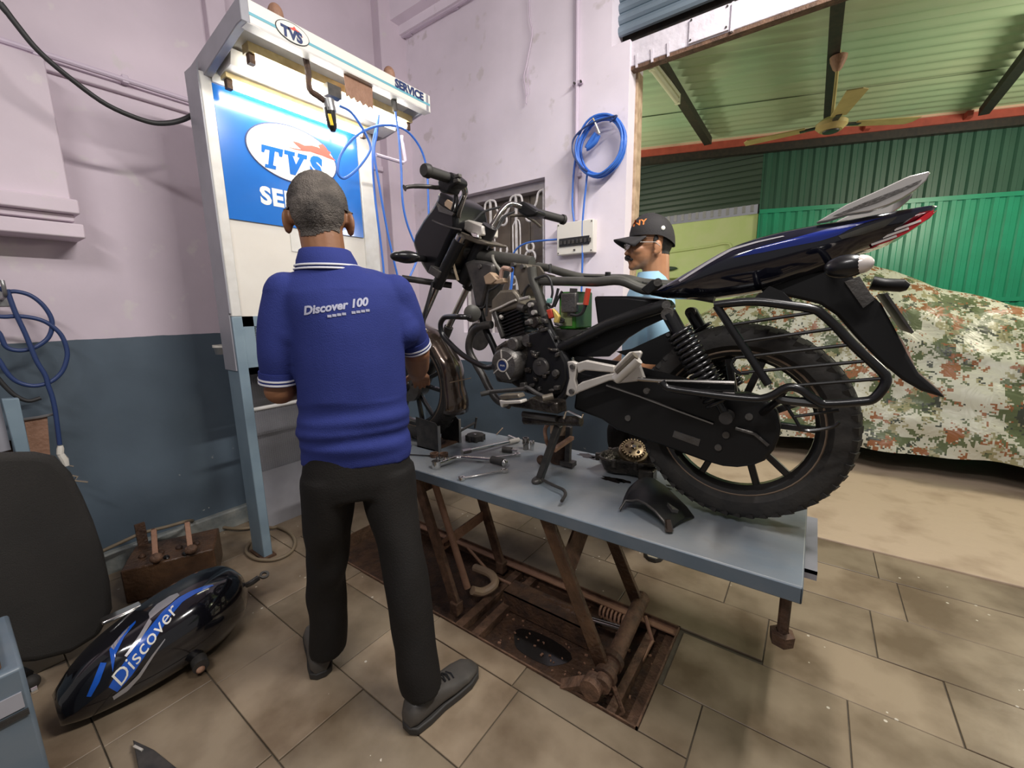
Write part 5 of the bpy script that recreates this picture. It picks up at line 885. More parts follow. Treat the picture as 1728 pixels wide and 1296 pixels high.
bpart('petcock', MB().prismy([(-1.119,1.38,1.4325),(-1.0833,1.38,1.4475),(-1.0689,1.38,1.4353),(-1.0499,1.38,1.4154),(-1.0799,1.38,1.398),(-1.11,1.38,1.3993)], 1.36, 1.40).prismy([(-1.0596,1.38,1.4159),(-1.0208,1.38,1.4214),(-1.0165,1.38,1.4025),(-1.0455,1.38,1.3964),(-1.0798,1.38,1.4018)], 1.365, 1.395), 'beige_can', bev=0.004); bpart('petcock_pipe', MB().tube(smooth_path([(-1.0448,1.38,1.4227),(-1.0343,1.38,1.4556),(-1.0199,1.38,1.4584),(-0.9872,1.38,1.4489)]), 0.009, 8), 'pink_metal')
bpart('rail_knob', MB().cyl((-0.6132,1.44,1.4217), (-0.6139,1.44,1.4068), 0.010, n=10), 'plastic_black'); bpart('rail_knob', MB().cyl((-0.8481,1.44,1.4668), (-0.8503,1.44,1.4329), 0.005, n=8), 'plastic_black')
# engine
eng = bpart('crankcase', MB().prismy([(-1.0485,1.33,1.1486),(-1.0041,1.33,1.1732),(-0.9569,1.33,1.1822),(-0.8758,1.33,1.2134),(-0.7916,1.33,1.2358),(-0.7673,1.33,1.1945),(-0.7274,1.33,1.1333),(-0.7037,1.33,1.086)]+[(-0.7012,1.33,1.0504),(-0.712,1.33,1.009),(-0.7484,1.33,0.9681),(-0.8053,1.33,0.9574),(-0.9056,1.33,0.9724),(-0.9688,1.33,1.0016),(-1.0466,1.33,1.0036),(-1.0665,1.33,1.0613)], 1.335, 1.555), 'engine_oily', bev=0.012, seg=3)
MB().prismy([(-0.8713,1.31,1.2075),(-0.7797,1.31,1.23),(-0.74,1.31,1.1623),(-0.7086,1.31,1.1054),(-0.7043,1.31,1.0482)]+[(-0.7281,1.31,0.9945),(-0.7742,1.31,0.9731),(-0.8715,1.31,0.9881),(-0.8909,1.31,1.0547),(-0.8746,1.31,1.1397)], 1.31, 1.338).build('sprocket_cover', 'plastic_black', eng, bev=0.008)
q = V((-0.8118,1.31,1.0854)); MB().lathe([(0.0,-0.012),(0.03,-0.012),(0.036,-0.004),(0.036,0.01)], q, (0,1,0), 24).build('shaft_boss', 'dark_metal', eng); q = V((-0.7463,1.3,1.0679)); MB().lathe([(0.0,-0.006),(0.012,-0.005),(0.014,0.006)], q, (0,1,0), 16).build('pivot_cap', 'cast_metal', eng)
for k in range(26):
    p = V((-0.8213,1.31,1.1012)); MB().obox((p.x+random.uniform(-0.07,0.09), 1.308+random.uniform(-0.008,0.004), p.z+random.uniform(-0.10,0.16)), (random.uniform(0.005,0.013),0,random.uniform(-0.003,0.003)), (0,0.011,0), (random.uniform(-0.002,0.002),0,random.uniform(0.004,0.009))).build('casting_lug', 'dark_metal' if k % 3 else 'engine_oily', eng, bev=0.003)
mc = V((-0.9552,1.285,1.0874))
cov = MB().lathe([(0.0,-0.020),(0.021,-0.020),(0.024,-0.022),(0.055,-0.018),(0.064,-0.008),(0.068,0.01),(0.068,0.06)], mc, (0,1,0), 40).build('magneto_cover', 'cast_metal', eng, smooth=40)
MB().lathe([(0.0205,-0.019),(0.0205,-0.026),(0.0255,-0.026),(0.0265,-0.019)], mc, (0,1,0), 30).build('badge_ring', 'silver_paint', cov); MB().lathe([(0.0,-0.0235),(0.0205,-0.0235)], mc, (0,1,0), 24).build('badge', 'ink_navy', cov)
place_text('badge_lettering', 'BAJAJ', 0.009, (mc.x, mc.y-0.0236, mc.z), (1,0,0), (0,0,1), 'sign_white', cov, depth=0.0008)
for a in (40, 100, 215, 300):
    d = V(math.cos(math.radians(a)), 0, math.sin(math.radians(a))); MB().bar(mc+d*0.028+V(0,-0.0215,0), mc+d*0.060+V(0,-0.0165,0), 0.005, 0.004, (0,1,0)).build('cover_rib', 'silver_paint', cov)
q = V((-0.9254,1.3,1.1676)); MB().lathe([(0.0,-0.016),(0.020,-0.016),(0.026,-0.010),(0.028,0.05)], q, (0,1,0), 26).build('starter_boss', 'cast_metal', eng)
q = V((-0.8758,1.32,1.1802)); MB().lathe([(0.0,-0.01),(0.022,-0.01),(0.026,0.05)], q, (0,1,0), 20).build('motor_housing', 'cast_metal', eng)
c0, c1_ = V((-0.9735,1.36,1.1911)), V((-1.008,1.36,1.3008)); c0.y = c1_.y = 1.445; ax_ = (c1_-c0); aL = ax_.length; ax_.normalize(); sd_ = V(ax_.z, 0, -ax_.x)
cyl_ = bpart('cylinder', MB().obox((c0+c1_)/2, ax_*aL/2, sd_*0.036, (0,0.05,0)), 'dark_metal')
for k in range(9):
    p = c0+ax_*(aL*(0.04+0.115*k)); w_ = 0.050+0.004*(k % 2); MB().obox(p, ax_*0.0028, sd_*w_, (0,0.075,0)).build('cooling_fin', 'guard_black', cyl_, bev=0.001)
MB().cyl((-1.0362,1.36,1.2706), (-1.0243,1.36,1.263), 0.008).build('spark_plug', 'silver_paint', cyl_)
bpart('cylinder_head', MB().prismy([(-1.0902,1.36,1.2864),(-1.086,1.36,1.3365),(-1.0406,1.36,1.373),(-0.9744,1.36,1.3749),(-0.9519,1.36,1.3514),(-0.9368,1.36,1.3071),(-0.9575,1.36,1.3),(-1.0334,1.36,1.2859)], 1.365, 1.525), 'olive_metal', bev=0.010, seg=3)
bpart('head_seam', MB().tube([(-1.086,1.358,1.2902),(-1.0313,1.358,1.3068),(-0.9833,1.358,1.3246),(-0.9554,1.358,1.3332)], 0.005, 6), 'silver_paint'); bpart('chain_tower', MB().prismy([(-1.0827,1.36,1.2863),(-1.0625,1.36,1.2938),(-1.0213,1.36,1.19),(-1.0363,1.36,1.1779)], 1.36, 1.42), 'cast_metal', bev=0.004)
cb_ = bpart('carburettor', MB().prismy([(-0.9276,1.37,1.3216),(-0.9052,1.37,1.332),(-0.8702,1.37,1.3275),(-0.8618,1.37,1.2986),(-0.8707,1.37,1.2698),(-0.9059,1.37,1.2663),(-0.9236,1.37,1.2884)], 1.38, 1.47), 'dark_metal', bev=0.006)
MB().cyl((-0.9167,1.36,1.2995), (-0.9436,1.36,1.3072), 0.016, n=14).build('intake_flange', 'cast_metal', cb_); MB().prismy([(-0.9194,1.37,1.2663),(-0.8707,1.37,1.2698),(-0.8579,1.37,1.2408),(-0.8842,1.37,1.2222),(-0.9153,1.37,1.233)], 1.375, 1.46).build('float_bowl', 'engine_oily', cb_, bev=0.006)
for q in ((-0.8952,1.368,1.3136), (-0.8802,1.368,1.2844), (-0.8984,1.365,1.2517)): MB().cyl((q[0], 1.362, q[2]), (q[0], 1.382, q[2]), 0.009, n=12).build('carburettor_screw', 'silver_paint', cb_)
bpart('intake_pipe', MB().cyl((-0.9386,1.36,1.3346), (-0.894,1.36,1.3424), 0.007), 'silver_paint')
bpart('horn', MB().lathe([(0.0,-0.02),(0.02,-0.02),(0.034,-0.008),(0.036,0.012),(0.02,0.02),(0,0.02)], (-1.164,1.34,1.2834), (0.5,-1,0), 20), 'frame_metal')
bpart('exhaust_header', MB().tube(smooth_path([(-1.0897,1.37,1.2358),(-1.134,1.37,1.232),(-1.1802,1.37,1.2141),(-1.2078,1.37,1.1819),(-1.2193,1.37,1.1387)]+[(-1.2086,1.37,1.1032),(-1.1774,1.37,1.0617),(-1.1422,1.37,1.014),(-1.1077,1.37,0.9596),(-1.0645,1.37,0.9176),(-1.0043,1.37,0.9035)]), 0.0165, 12), 'dark_metal', smooth=60)
bpart('down_tube', MB().tube(smooth_path([(-1.1771,1.4,1.3027),(-1.1482,1.4,1.2213),(-1.1037,1.4,1.1406),(-1.0795,1.4,1.0844)]), 0.015, 10), 'plastic_black', smooth=60)
bpart('crash_guard', MB().tube(smooth_path([(-1.2146,1.38,1.2675)]+[(-1.0768,1.2,1.2718),(-1.1714,1.2,1.2733),(-1.1989,1.2,1.2644),(-1.2141,1.2,1.2417),(-1.2073,1.2,1.2059),(-1.1729,1.2,1.1742),(-1.1051,1.2,1.1285),(-1.023,1.2,1.095),(-0.9832,1.2,1.0857),(-0.9518,1.2,1.0903)]), 0.0105, 10), 'guard_black', smooth=60)
bpart('sump_disc', MB().lathe([(0.0,0.0),(0.068,0.0),(0.072,0.006),(0.0,0.01)], (-1.3803,1.62,1.165), (0,1,0), 30), 'dark_metal')
# gear lever, rider footpeg, centre stand
bpart('gear_lever', MB().tube(smooth_path([(-1.0319,1.24,0.9749),(-0.9985,1.24,0.9836),(-0.9242,1.24,0.9968),(-0.8441,1.24,1.011),(-0.8295,1.24,1.0185),(-0.7873,1.24,1.0005),(-0.7463,1.24,0.9891)]), 0.008, 8), 'dark_metal', smooth=60); bpart('lever_rubber', MB().cyl((-1.0319,1.22,0.9749), (-1.004,1.24,0.9822), 0.010), 'grip_rubber'); bpart('lever_rubber', MB().cyl((-0.7499,1.22,0.9892), (-0.7196,1.24,0.9979), 0.012), 'olive_metal')
bpart('footpeg', MB().prismy([(-0.9226,1.2,0.9851),(-0.9123,1.2,0.9903),(-0.836,1.2,1.0016),(-0.8268,1.2,0.9875),(-0.9153,1.2,0.9714)], 1.19, 1.23), 'olive_metal', bev=0.004); bpart('footpeg_plate', MB().prismy([(-0.9169,1.19,0.971),(-0.8878,1.19,0.9711),(-0.82,1.19,0.9813),(-0.8178,1.19,0.9705),(-0.8981,1.19,0.9568),(-0.9025,1.19,0.9439),(-0.911,1.19,0.9469)], 1.185, 1.225), 'silver_paint', bev=0.003)
bpart('footpeg_bar', MB().prismy([(-0.9359,1.24,0.9402),(-0.8546,1.24,0.9605),(-0.8157,1.24,0.9813),(-0.7783,1.24,0.9735),(-0.7108,1.24,0.9735),(-0.7063,1.24,0.9308),(-0.751,1.24,0.9307),(-0.8258,1.24,0.933),(-0.9154,1.24,0.9321)], 1.25, 1.32), 'engine_oily', bev=0.008)
cst = bpart('centre_stand', MB().cyl((-0.8883,1.31,0.8728), (-0.6456,1.31,0.9016), 0.019, n=12), 'engine_oily')
MB().cyl((-0.8821,1.29,0.9), (-0.7347,1.29,0.9035), 0.013).build('stand_spring', 'cast_metal', cst); MB().tube([(-0.6999,1.28,0.9107),(-0.6912,1.28,0.9381),(-0.6803,1.28,0.9407),(-0.6289,1.28,0.9247),(-0.6249,1.28,0.939)], 0.004, 6).build('stand_clip', 'chrome', cst)
MB().bar((-0.748,1.33,0.8671), (-0.8352,1.33,0.6298), 0.030, 0.026).build('stand_leg', 'dark_metal', cst, bev=0.004); MB().bar((-0.8101,1.53,0.8048), (-0.8167,1.53,0.6343), 0.026, 0.024).build('stand_leg', 'dark_metal', cst, bev=0.004)
MB().bar((-0.7775,1.34,0.7595), (-0.7914,1.52,0.7598), 0.018, 0.014).build('stand_brace', 'rust_light', cst); MB().ell((-0.8373,1.32,0.6292), (0.022, 0.03, 0.016)).build('stand_foot', 'dark_metal', cst)
MB().tube(smooth_path([(-0.8104,1.31,0.6428)]+[(-0.7479,1.2852,0.645),(-0.6933,1.2686,0.645),(-0.6686,1.2368,0.645),(-0.6553,1.1868,0.645)]), 0.006, 8).build('stand_tang', 'dark_metal', cst)
MB().obox((-0.814,1.53,0.6398), (0.03,0,0), (0,0.02,0), (0,0,0.010)).build('stand_foot', 'dark_metal', cst)
# front end: fork, mudguard, yokes, cowl, handlebar
def fk(y): 
    o = bpart('fork_leg', MB().cyl((-1.21, y, 1.597), (-1.34, y, 1.44), 0.022).cyl((-1.33, y, 1.452), (-1.52, y, 1.19), 0.0155), 'smoked_chrome', smooth=60)
    MB().cyl((-1.50, y, 1.215), (-1.68, y, 0.925), 0.024).build('fork_slider', 'dark_metal', o); MB().cyl((-1.225, y, 1.58), (-1.37, y, 1.40), 0.025).build('fork_cover', 'plastic_black', o)
fk(1.34); fk(1.54)
fm = []
for k in range(33):
    a = math.radians(-20+165*k/32); R = 0.322+0.004*math.sin(k); fl_ = 0.024*max(0, 1-k/4.0); d = V(math.cos(a), 0, math.sin(a)); sec = []
    for t in range(13):
        b = math.radians(-78+156*t/12); sec.append(FW+d*(R-0.055+0.06*math.cos(b)+fl_)+V(0, (0.072+fl_*0.5)*math.sin(b)/math.sin(math.radians(78)), 0))
    fm.append(sec)
mbm = MB(); mbm.v = [tuple(p) for s in fm for p in s]; mbm.f = [(i*13+j, i*13+j+1, (i+1)*13+j+1, (i+1)*13+j) for i in range(32) for j in range(12)]
fmo = bpart('front_mudguard', mbm, 'brown_gloss', smooth=70); so = fmo.modifiers.new('thick', 'SOLIDIFY'); so.thickness = 0.003  # brown base colour stands in for warm light reflected by black gloss
MB().tube([FW+V(math.cos(math.radians(8)), 0, math.sin(math.radians(8)))*0.328+V(0, s*0.073/6, -0.0) for s in range(-6, 7)], 0.0025, 6).build('mudguard_seam', 'rim_edge', fmo)
MB().tube([FW+V(0,-0.085,0), FW+V(0.14,-0.085,0.20), FW+V(0.17,-0.06,0.25)], 0.006, 6).build('mudguard_stay', 'dark_metal', fmo)
bpart('brake_drum', MB().lathe([(0.0,-0.062),(0.05,-0.062),(0.085,-0.05),(0.088,-0.03)], FW, (0,1,0), 28), 'cast_metal')
for dx in (0.0, 0.02): bpart('front_cable', MB().tube(smooth_path([(-1.36, 1.31, 1.42), (-1.44+dx, 1.29, 1.2), (-1.50+dx, 1.30, 1.0), (-1.58, 1.35, 0.94)]), 0.005, 6), 'cable_black', smooth=60)
bpart('lower_yoke', MB().prism([(-1.31, 1.31, 1.46), (-1.31, 1.57, 1.46), (-1.37, 1.57, 1.49), (-1.37, 1.31, 1.49)], (-0.02, 0, -0.03)), 'dark_metal', bev=0.004)
bpart('steering_head', MB().cyl((-1.14, YC, 1.64), (-1.30, YC, 1.42), 0.034), 'plastic_black', smooth=60)
bpart('ignition_plate', MB().prismy([(-1.3349,1.38,1.6412),(-1.2952,1.38,1.6428),(-1.1487,1.38,1.5812),(-1.1087,1.38,1.5651),(-1.117,1.38,1.5559),(-1.1605,1.38,1.5642),(-1.3205,1.38,1.6247)], 1.38, 1.52), 'olive_metal', bev=0.004); bpart('bar_clamp', MB().prismy([(-1.2532,1.4,1.6655),(-1.2182,1.4,1.6693),(-1.1414,1.4,1.6353),(-1.1427,1.4,1.5992),(-1.1816,1.4,1.5993),(-1.2432,1.4,1.6311)], 1.39, 1.50), 'silver_paint', bev=0.006)
bpart('bar_clamp', MB().prismy([(-1.1974,1.38,1.6149),(-1.1587,1.38,1.6065),(-1.1486,1.38,1.5853),(-1.1815,1.38,1.5928)], 1.375, 1.40), 'chrome', bev=0.003)
bpart('handlebar', MB().tube(smooth_path([(-1.2307,1.44,1.656), (-1.2541,1.4,1.6469), (-1.2569,1.375,1.6602), (-1.232,1.35,1.6916), (-1.1802,1.32,1.7258), (-1.1397,1.29,1.7438), (-1.1309,1.265,1.7611), (-1.1344,1.23,1.7722)], 5), 0.0125, 12).tube(smooth_path([(-1.2309,1.44,1.6518), (-1.1961,1.48,1.6256), (-1.1818,1.51,1.6599), (-1.1647,1.545,1.7142), (-1.1562,1.58,1.7467), (-1.1439,1.61,1.7575), (-1.1215,1.65,1.7495), (-1.0979,1.69,1.7375)], 5), 0.0125, 12), 'smoked_chrome', smooth=60)
gA, gB = V((-1.1411,1.21,1.7761)), V((-1.1375,1.09,1.7735)); gd = (gB-gA).normalized()
gp = bpart('grip', MB().cyl(gA, gB, 0.0185, n=16), 'grip_rubber', smooth=60); MB().lathe([(0.0,0.012),(0.019,0.012),(0.023,0.004),(0.023,-0.008),(0.018,-0.010)], gB, gd, 20).build('grip_end', 'grip_rubber', gp); MB().cyl(gB-gd*0.012, gB-gd*0.006, 0.0235, n=18).build('grip_ring', 'rubber', gp)
gA2, gB2 = V((-1.0909,1.705,1.7337)), V((-1.0242,1.86,1.7146)); gd2 = (gB2-gA2).normalized()
gp2 = bpart('grip', MB().cyl(gA2, gB2, 0.0185, n=16), 'grip_rubber', smooth=60); MB().lathe([(0.0,0.01),(0.018,0.01),(0.023,0.004),(0.023,-0.01)], gB2, gd2, 18).build('grip_end', 'grip_rubber', gp2)
bpart('switch_housing', MB().prismy([(-1.1938,1.22,1.7715),(-1.1624,1.22,1.8018),(-1.1239,1.22,1.7911),(-1.0897,1.22,1.7638),(-1.0906,1.22,1.7465),(-1.1268,1.22,1.7385),(-1.1382,1.22,1.7224),(-1.1854,1.22,1.7337)], 1.195, 1.255), 'plastic_black', bev=0.010, seg=3); bpart('switch_housing', MB().prismy([(-1.1421,1.66,1.7697),(-1.1111,1.66,1.7738),(-1.0566,1.66,1.7353),(-1.0299,1.66,1.7186),(-1.0461,1.66,1.6993),(-1.0898,1.66,1.7007),(-1.14,1.66,1.7296)], 1.64, 1.72), 'plastic_black', bev=0.010, seg=3)
for q in ((-1.0819,1.19,1.7678), (-1.0876,1.19,1.7534)): bpart('switch_button', MB().obox(q, (0.012,0,0), (0,0.008,0), (0,0,0.006)), 'cast_metal', bev=0.002)
bpart('clutch_lever', MB().tube(smooth_path([(-1.1846,1.215,1.7526), (-1.1973,1.19,1.7496), (-1.2036,1.17,1.749), (-1.2261,1.13,1.7466), (-1.2422,1.1,1.741), (-1.2474,1.085,1.7346)], 4), [0.008]*14+[0.007]*6+[0.012], 8), 'dark_metal', smooth=60)
bpart('brake_lever', MB().tube(smooth_path([(-1.2137,1.69,1.7309), (-1.1512,1.71,1.7266), (-1.138,1.76,1.7133), (-1.142,1.84,1.6947)], 4), 0.007, 8), 'olive_metal', smooth=60)
for pa in ([(-1.1648,1.26,1.7346), (-1.2092,1.3,1.715), (-1.2977,1.36,1.6818), (-1.3768,1.4,1.6379)], [(-1.1452,1.25,1.7258), (-1.2023,1.31,1.7081), (-1.2898,1.37,1.674), (-1.3711,1.42,1.6399)], [(-1.1404,1.62,1.7275), (-1.1572,1.58,1.7059), (-1.1646,1.52,1.6422), (-1.1691,1.46,1.6095)], [(-1.2055,1.6,1.7531), (-1.237,1.52,1.7244), (-1.2385,1.45,1.6752), (-1.2589,1.42,1.6776)], [(-1.1375,1.6,1.7194), (-1.1653,1.56,1.6952), (-1.1665,1.5,1.6269), (-1.1755,1.44,1.6036)]): bpart('control_cable', MB().tube(smooth_path(pa), 0.0048, 6), 'cable_black', smooth=60)
cow = bpart('headlamp_cowl', MB().prismy([(-1.5108,1.34,1.5967),(-1.4918,1.34,1.6345),(-1.4327,1.34,1.6901),(-1.3687,1.34,1.7358),(-1.3421,1.34,1.7626),(-1.337,1.34,1.7922),(-1.3076,1.34,1.7813),(-1.251,1.34,1.7483),(-1.2368,1.34,1.6946),(-1.2342,1.34,1.6382),(-1.2845,1.34,1.5784),(-1.3378,1.34,1.5072),(-1.3732,1.34,1.449),(-1.4246,1.34,1.4564),(-1.4549,1.34,1.494),(-1.488,1.34,1.5434)], 1.335, 1.555), 'cowl_black', bev=0.03, seg=4)
MB().tube(smooth_path([(-1.3708,1.335,1.6771),(-1.3228,1.335,1.6565),(-1.253,1.335,1.6317),(-1.2077,1.335,1.6203)]), 0.004, 6).build('cowl_seam', 'cast_metal', cow); MB().prismy([(-1.2838,1.325,1.7347),(-1.2686,1.325,1.7443),(-1.2353,1.325,1.7234),(-1.251,1.325,1.7001),(-1.2846,1.325,1.7228)], 1.325, 1.334).build('instrument_face', 'beige_can', cow); MB().prismy([(-1.3332,1.33,1.7431),(-1.3206,1.33,1.7046),(-1.2455,1.33,1.6782),(-1.2336,1.33,1.6865),(-1.313,1.33,1.7279)], 1.325, 1.336).build('cowl_trim', 'cast_metal', cow)
indicator((-1.3454,1.16,1.5096), (-0.72, -0.70, 0.05), L=0.055, m2='guard_black'); bpart('indicator_stalk', MB().cyl((-1.3313,1.19,1.507), (-1.4433,1.35,1.525), 0.014), 'plastic_black')
bpart('horn_bar', MB().cyl((-1.5239,1.28,1.444), (-1.373,1.44,1.4096), 0.014), 'dark_metal')
bpart('wiring', MB().tube(smooth_path([(-1.303,1.38,1.5077), (-1.2743,1.36,1.4657), (-1.2587,1.36,1.422)]), 0.006, 6), 'cable_brown')

# ================================================================== ON THE PLATFORM
Z0 = TZ+0.001
ck = thing('wheel_chock', (-1.5, 1.44, TZ), 'dark steel wheel chock of two upright plates holding the front wheel', 'chock')
for yy, a, b, h in ((1.355, -1.575, -1.42, 0.155), (1.518, -1.57, -1.437, 0.150)):
    MB().prismy([(a,0,Z0),(b,0,Z0),(b,0,Z0+h-0.03),(b-0.02,0,Z0+h-0.012),(a,0,Z0+h)], yy, yy+0.004).build('side_plate', 'dark_metal', ck)
    MB().box((b-0.002, yy-0.003, Z0), (b+0.003, yy+0.012, Z0+h-0.025)).build('plate_edge', 'grey_metal', ck)
MB().box((-1.575, 1.355, Z0), (-1.45, 1.522, Z0+0.006)).build('base_plate', 'rust_dark', ck)
MB().tube([(-1.44, 1.525, Z0+0.06), (-1.42, 1.62, Z0+0.085)], 0.007, 8).build('clamp_screw', 'dark_metal', ck); MB().cyl((-1.42, 1.62, Z0+0.055), (-1.41, 1.625, Z0+0.115), 0.006).build('clamp_handle', 'dark_metal', ck)
rg = 'red rubber rings by the wheel chock'
for q, wh in (((-1.396, 1.301), 'outer'), ((-1.359, 1.325), 'inner')): MB().lathe([(0.012,0),(0.020,0),(0.021,0.018),(0.012,0.018)], (q[0], q[1], Z0), (0,0,1), 18, True).build('rubber_ring', 'rust', None, label='dark red rubber ring at the foot of the chock, %s' % ('left one' if wh == 'outer' else 'right one'), cat='ring', group=rg)
hose('thin_wire', [(-1.40,1.30,Z0+0.004),(-1.46,1.27,Z0+0.004),(-1.55,1.24,Z0+0.004),(-1.62,1.28,Z0+0.004),(-1.60,1.34,Z0+0.004)], 0.003, 'cable_black', 'thin dark wire lying on the platform beside the chock', 'wire')
cap_ = thing('rubber_puck', (-1.40, 1.60, TZ), 'round black rubber puck with scalloped edge behind the chock', 'puck')
MB().lathe([(0.0,0.0),(0.042,0.0),(0.048,0.012),(0.046,0.03),(0.030,0.036),(0.0,0.034)], (-1.40, 1.60, Z0), (0,0,1), 24).build('body', 'rubber', cap_)
for k in range(8): MB().cyl((-1.40+0.044*math.cos(k*0.785), 1.60+0.044*math.sin(k*0.785), Z0), (-1.40+0.044*math.cos(k*0.785), 1.60+0.044*math.sin(k*0.785), Z0+0.028), 0.009, n=8).build('lobe', 'rubber', cap_)
MB().ell((-1.39, 1.585, Z0+0.036), (0.007,0.007,0.004)).build('rivet', 'chrome', cap_)
def hexend(mb, c, r, h, n=12): return mb.cyl((c[0], c[1], c[2]), (c[0], c[1], c[2]+h), r, n=n)
rt = thing('ratchet_wrench', (-1.16, 1.33, TZ), 'chrome ratchet with black grip, nearest tool on the platform', 'ratchet')
MB().tube(smooth_path([(-1.285,1.195,Z0+0.016),(-1.275,1.245,Z0+0.016),(-1.255,1.312,Z0+0.020),(-1.18,1.345,Z0+0.020),(-1.106,1.375,Z0+0.020)]), [0.013]*8+[0.010]*9, 10).build('handle', 'chrome', rt, smooth=60)
hx_ = MB(); hexend(hx_, (-1.285, 1.205, Z0), 0.020, 0.032, 16); hx_.build('head', 'chrome', rt)
for k in range(5): MB().cyl((-1.30+0.012*k, 1.225+0.006*k, Z0+0.032), (-1.30+0.012*k, 1.225+0.006*k, Z0+0.042), 0.005, n=6).build('stud', 'chrome', rt)
MB().tube([(-1.110,1.373,Z0+0.021),(-1.075,1.375,Z0+0.021),(-1.045,1.372,Z0+0.021)], 0.017, 12).build('grip', 'grip_rubber', rt, smooth=60); MB().ell((-1.037,1.371,Z0+0.021), (0.014,0.016,0.016)).build('end_cap', 'chrome', rt)
lb = thing('l_handle', (-1.21, 1.52, TZ), 'long chrome L-shaped socket handle lying across the platform', 'wrench')
MB().cyl((-1.243,1.348,Z0+0.040), (-1.186,1.687,Z0+0.012), 0.0095).build('long_arm', 'chrome', lb, smooth=60); MB().cyl((-1.186,1.687,Z0+0.012), (-1.265,1.715,Z0+0.012), 0.009).build('short_arm', 'chrome', lb, smooth=60)
MB().cyl((-1.197,1.62,Z0+0.018), (-1.186,1.69,Z0+0.013), 0.012).build('sleeve', 'silver_paint', lb); MB().cyl((-1.247,1.33,Z0+0.0415), (-1.238,1.375,Z0+0.038), 0.013, n=6).build('socket_end', 'smoked_chrome', lb)
def spanner(a, b, label):
    t = thing('spanner', ((a[0]+b[0])/2, (a[1]+b[1])/2, TZ), label, 'spanner'); a, b = V(a[0], a[1], Z0+0.007), V(b[0], b[1], Z0+0.007)
    MB().bar(a, b, 0.010, 0.006).build('shank', 'chrome', t, bev=0.002)
    for q in (a, b): MB().lathe([(0.007,-0.006),(0.014,-0.006),(0.014,0.006),(0.007,0.006)], q, (0,0,1), 14, True).build('ring_end', 'chrome', t)
spanner((-1.185,1.373), (-1.075,1.522), 'chrome ring spanner lying beside the long handle')
spanner((-1.103,1.168), (-1.008,1.33), 'thin chrome ring spanner near the front edge of the platform')
for q, r, h, lab in (((-1.096,1.622), 0.017, 0.058, 'tall dark steel socket standing on the platform'), ((-1.062,1.628), 0.011, 0.046, 'small bright chrome socket standing beside the tall one')):
    s_ = thing('socket', (q[0], q[1], TZ), lab, 'socket'); MB().lathe([(r*0.6,h),(r*0.9,h),(r,h*0.95),(r,h*0.5),(r*0.82,h*0.45),(r*0.82,0),(r*0.5,0)], (q[0],q[1],Z0), (0,0,1), 16).build('body', 'smoked_chrome' if r > 0.015 else 'chrome', s_); MB().lathe([(0,h-0.012),(r*0.62,h-0.012),(r*0.62,h)], (q[0],q[1],Z0), (0,0,1), 6).build('bore', 'ink_black', s_)
s_ = thing('socket', (-1.145,1.532,TZ), 'dark socket lying on its side between the tools', 'socket'); MB().cyl((-1.165,1.525,Z0+0.014), (-1.12,1.54,Z0+0.014), 0.014, n=14).build('body', 'dark_metal', s_); MB().cyl((-1.12,1.54,Z0+0.014), (-1.095,1.548,Z0+0.014), 0.007).build('drive_end', 'chrome', s_)
MB().bar((-1.36, 1.73, Z0+0.003), (-1.33, 1.745, Z0+0.04), 0.012, 0.004).build('wood_stick', 'beige_can', None, label='short pale stick leaning at the far platform edge', cat='stick')
oc = thing('oil_can', (-0.87, 1.56, TZ), 'dark oil can with beige top behind the centre stand', 'can')
MB().lathe([(0.0,0.0),(0.046,0.0),(0.048,0.01),(0.046,0.15),(0.044,0.152)], (-0.87,1.565,Z0), (0,0,1), 26).build('body', 'rust_dark', oc); MB().lathe([(0.0465,0.135),(0.0475,0.135),(0.047,0.185),(0.040,0.19),(0.0,0.19)], (-0.87,1.565,Z0), (0,0,1), 26).build('collar', 'beige_can', oc)
MB().tube(smooth_path([(-0.92,1.56,Z0+0.18),(-0.945,1.555,Z0+0.14),(-0.935,1.555,Z0+0.08),(-0.915,1.56,Z0+0.05)]), 0.009, 8).build('handle', 'rust_light', oc, smooth=60)
MB().ell((-0.925, 1.49, Z0+0.02), (0.022,0.018,0.022)).build('rusty_nut', 'rust_dark', None, label='rusty lump of a nut at the base of the centre stand', cat='nut')
# clutch cover turned over, gear inside
cv = thing('engine_cover', (-0.585, 1.615, TZ), 'oily black engine cover lying open with a brass clutch gear', 'engine cover')
prof_c = []
for k in range(28):
    a = 2*math.pi*k/28; r = 0.105+0.018*math.cos(3*a+0.6)+0.012*math.cos(2*a); prof_c.append((math.cos(a)*r, math.sin(a)*r*0.92))
mbv = MB(); rr_ = []
for sc_, z in ((0.62,0.004),(0.78,0.012),(0.90,0.045),(1.0,0.060),(1.03,0.066),(1.0,0.072),(0.90,0.070),(0.84,0.050),(0.7,0.028),(0.3,0.024)): rr_.append([(-0.585+x*sc_, 1.615+y*sc_, Z0+z) for x, y in prof_c])
mbv.loft(rr_); mbv.build('shell', 'engine_oily', cv, smooth=40)
for k in range(0, 28, 4): x, y = prof_c[k]; MB().cyl((-0.585+x*1.02, 1.615+y*1.02, Z0+0.045), (-0.585+x*1.02, 1.615+y*1.02, Z0+0.074), 0.010, n=10).build('bolt_boss', 'engine_oily', cv)
MB().box((-0.515, 1.545, Z0+0.006), (-0.455, 1.60, Z0+0.05)).build('mount_lug', 'engine_oily', cv, bev=0.006)
gc = V(-0.565, 1.63, Z0+0.095); gax = V(0.25, -0.45, 0.86).normalized()
gw_ = MB().lathe([(0.0,0.012),(0.012,0.016),(0.018,0.012),(0.04,0.010),(0.045,0.0),(0.058,-0.006),(0.060,-0.018),(0.03,-0.024),(0,-0.024)], gc, gax, 30).build('clutch_gear', 'brass_gear', cv, smooth=30)
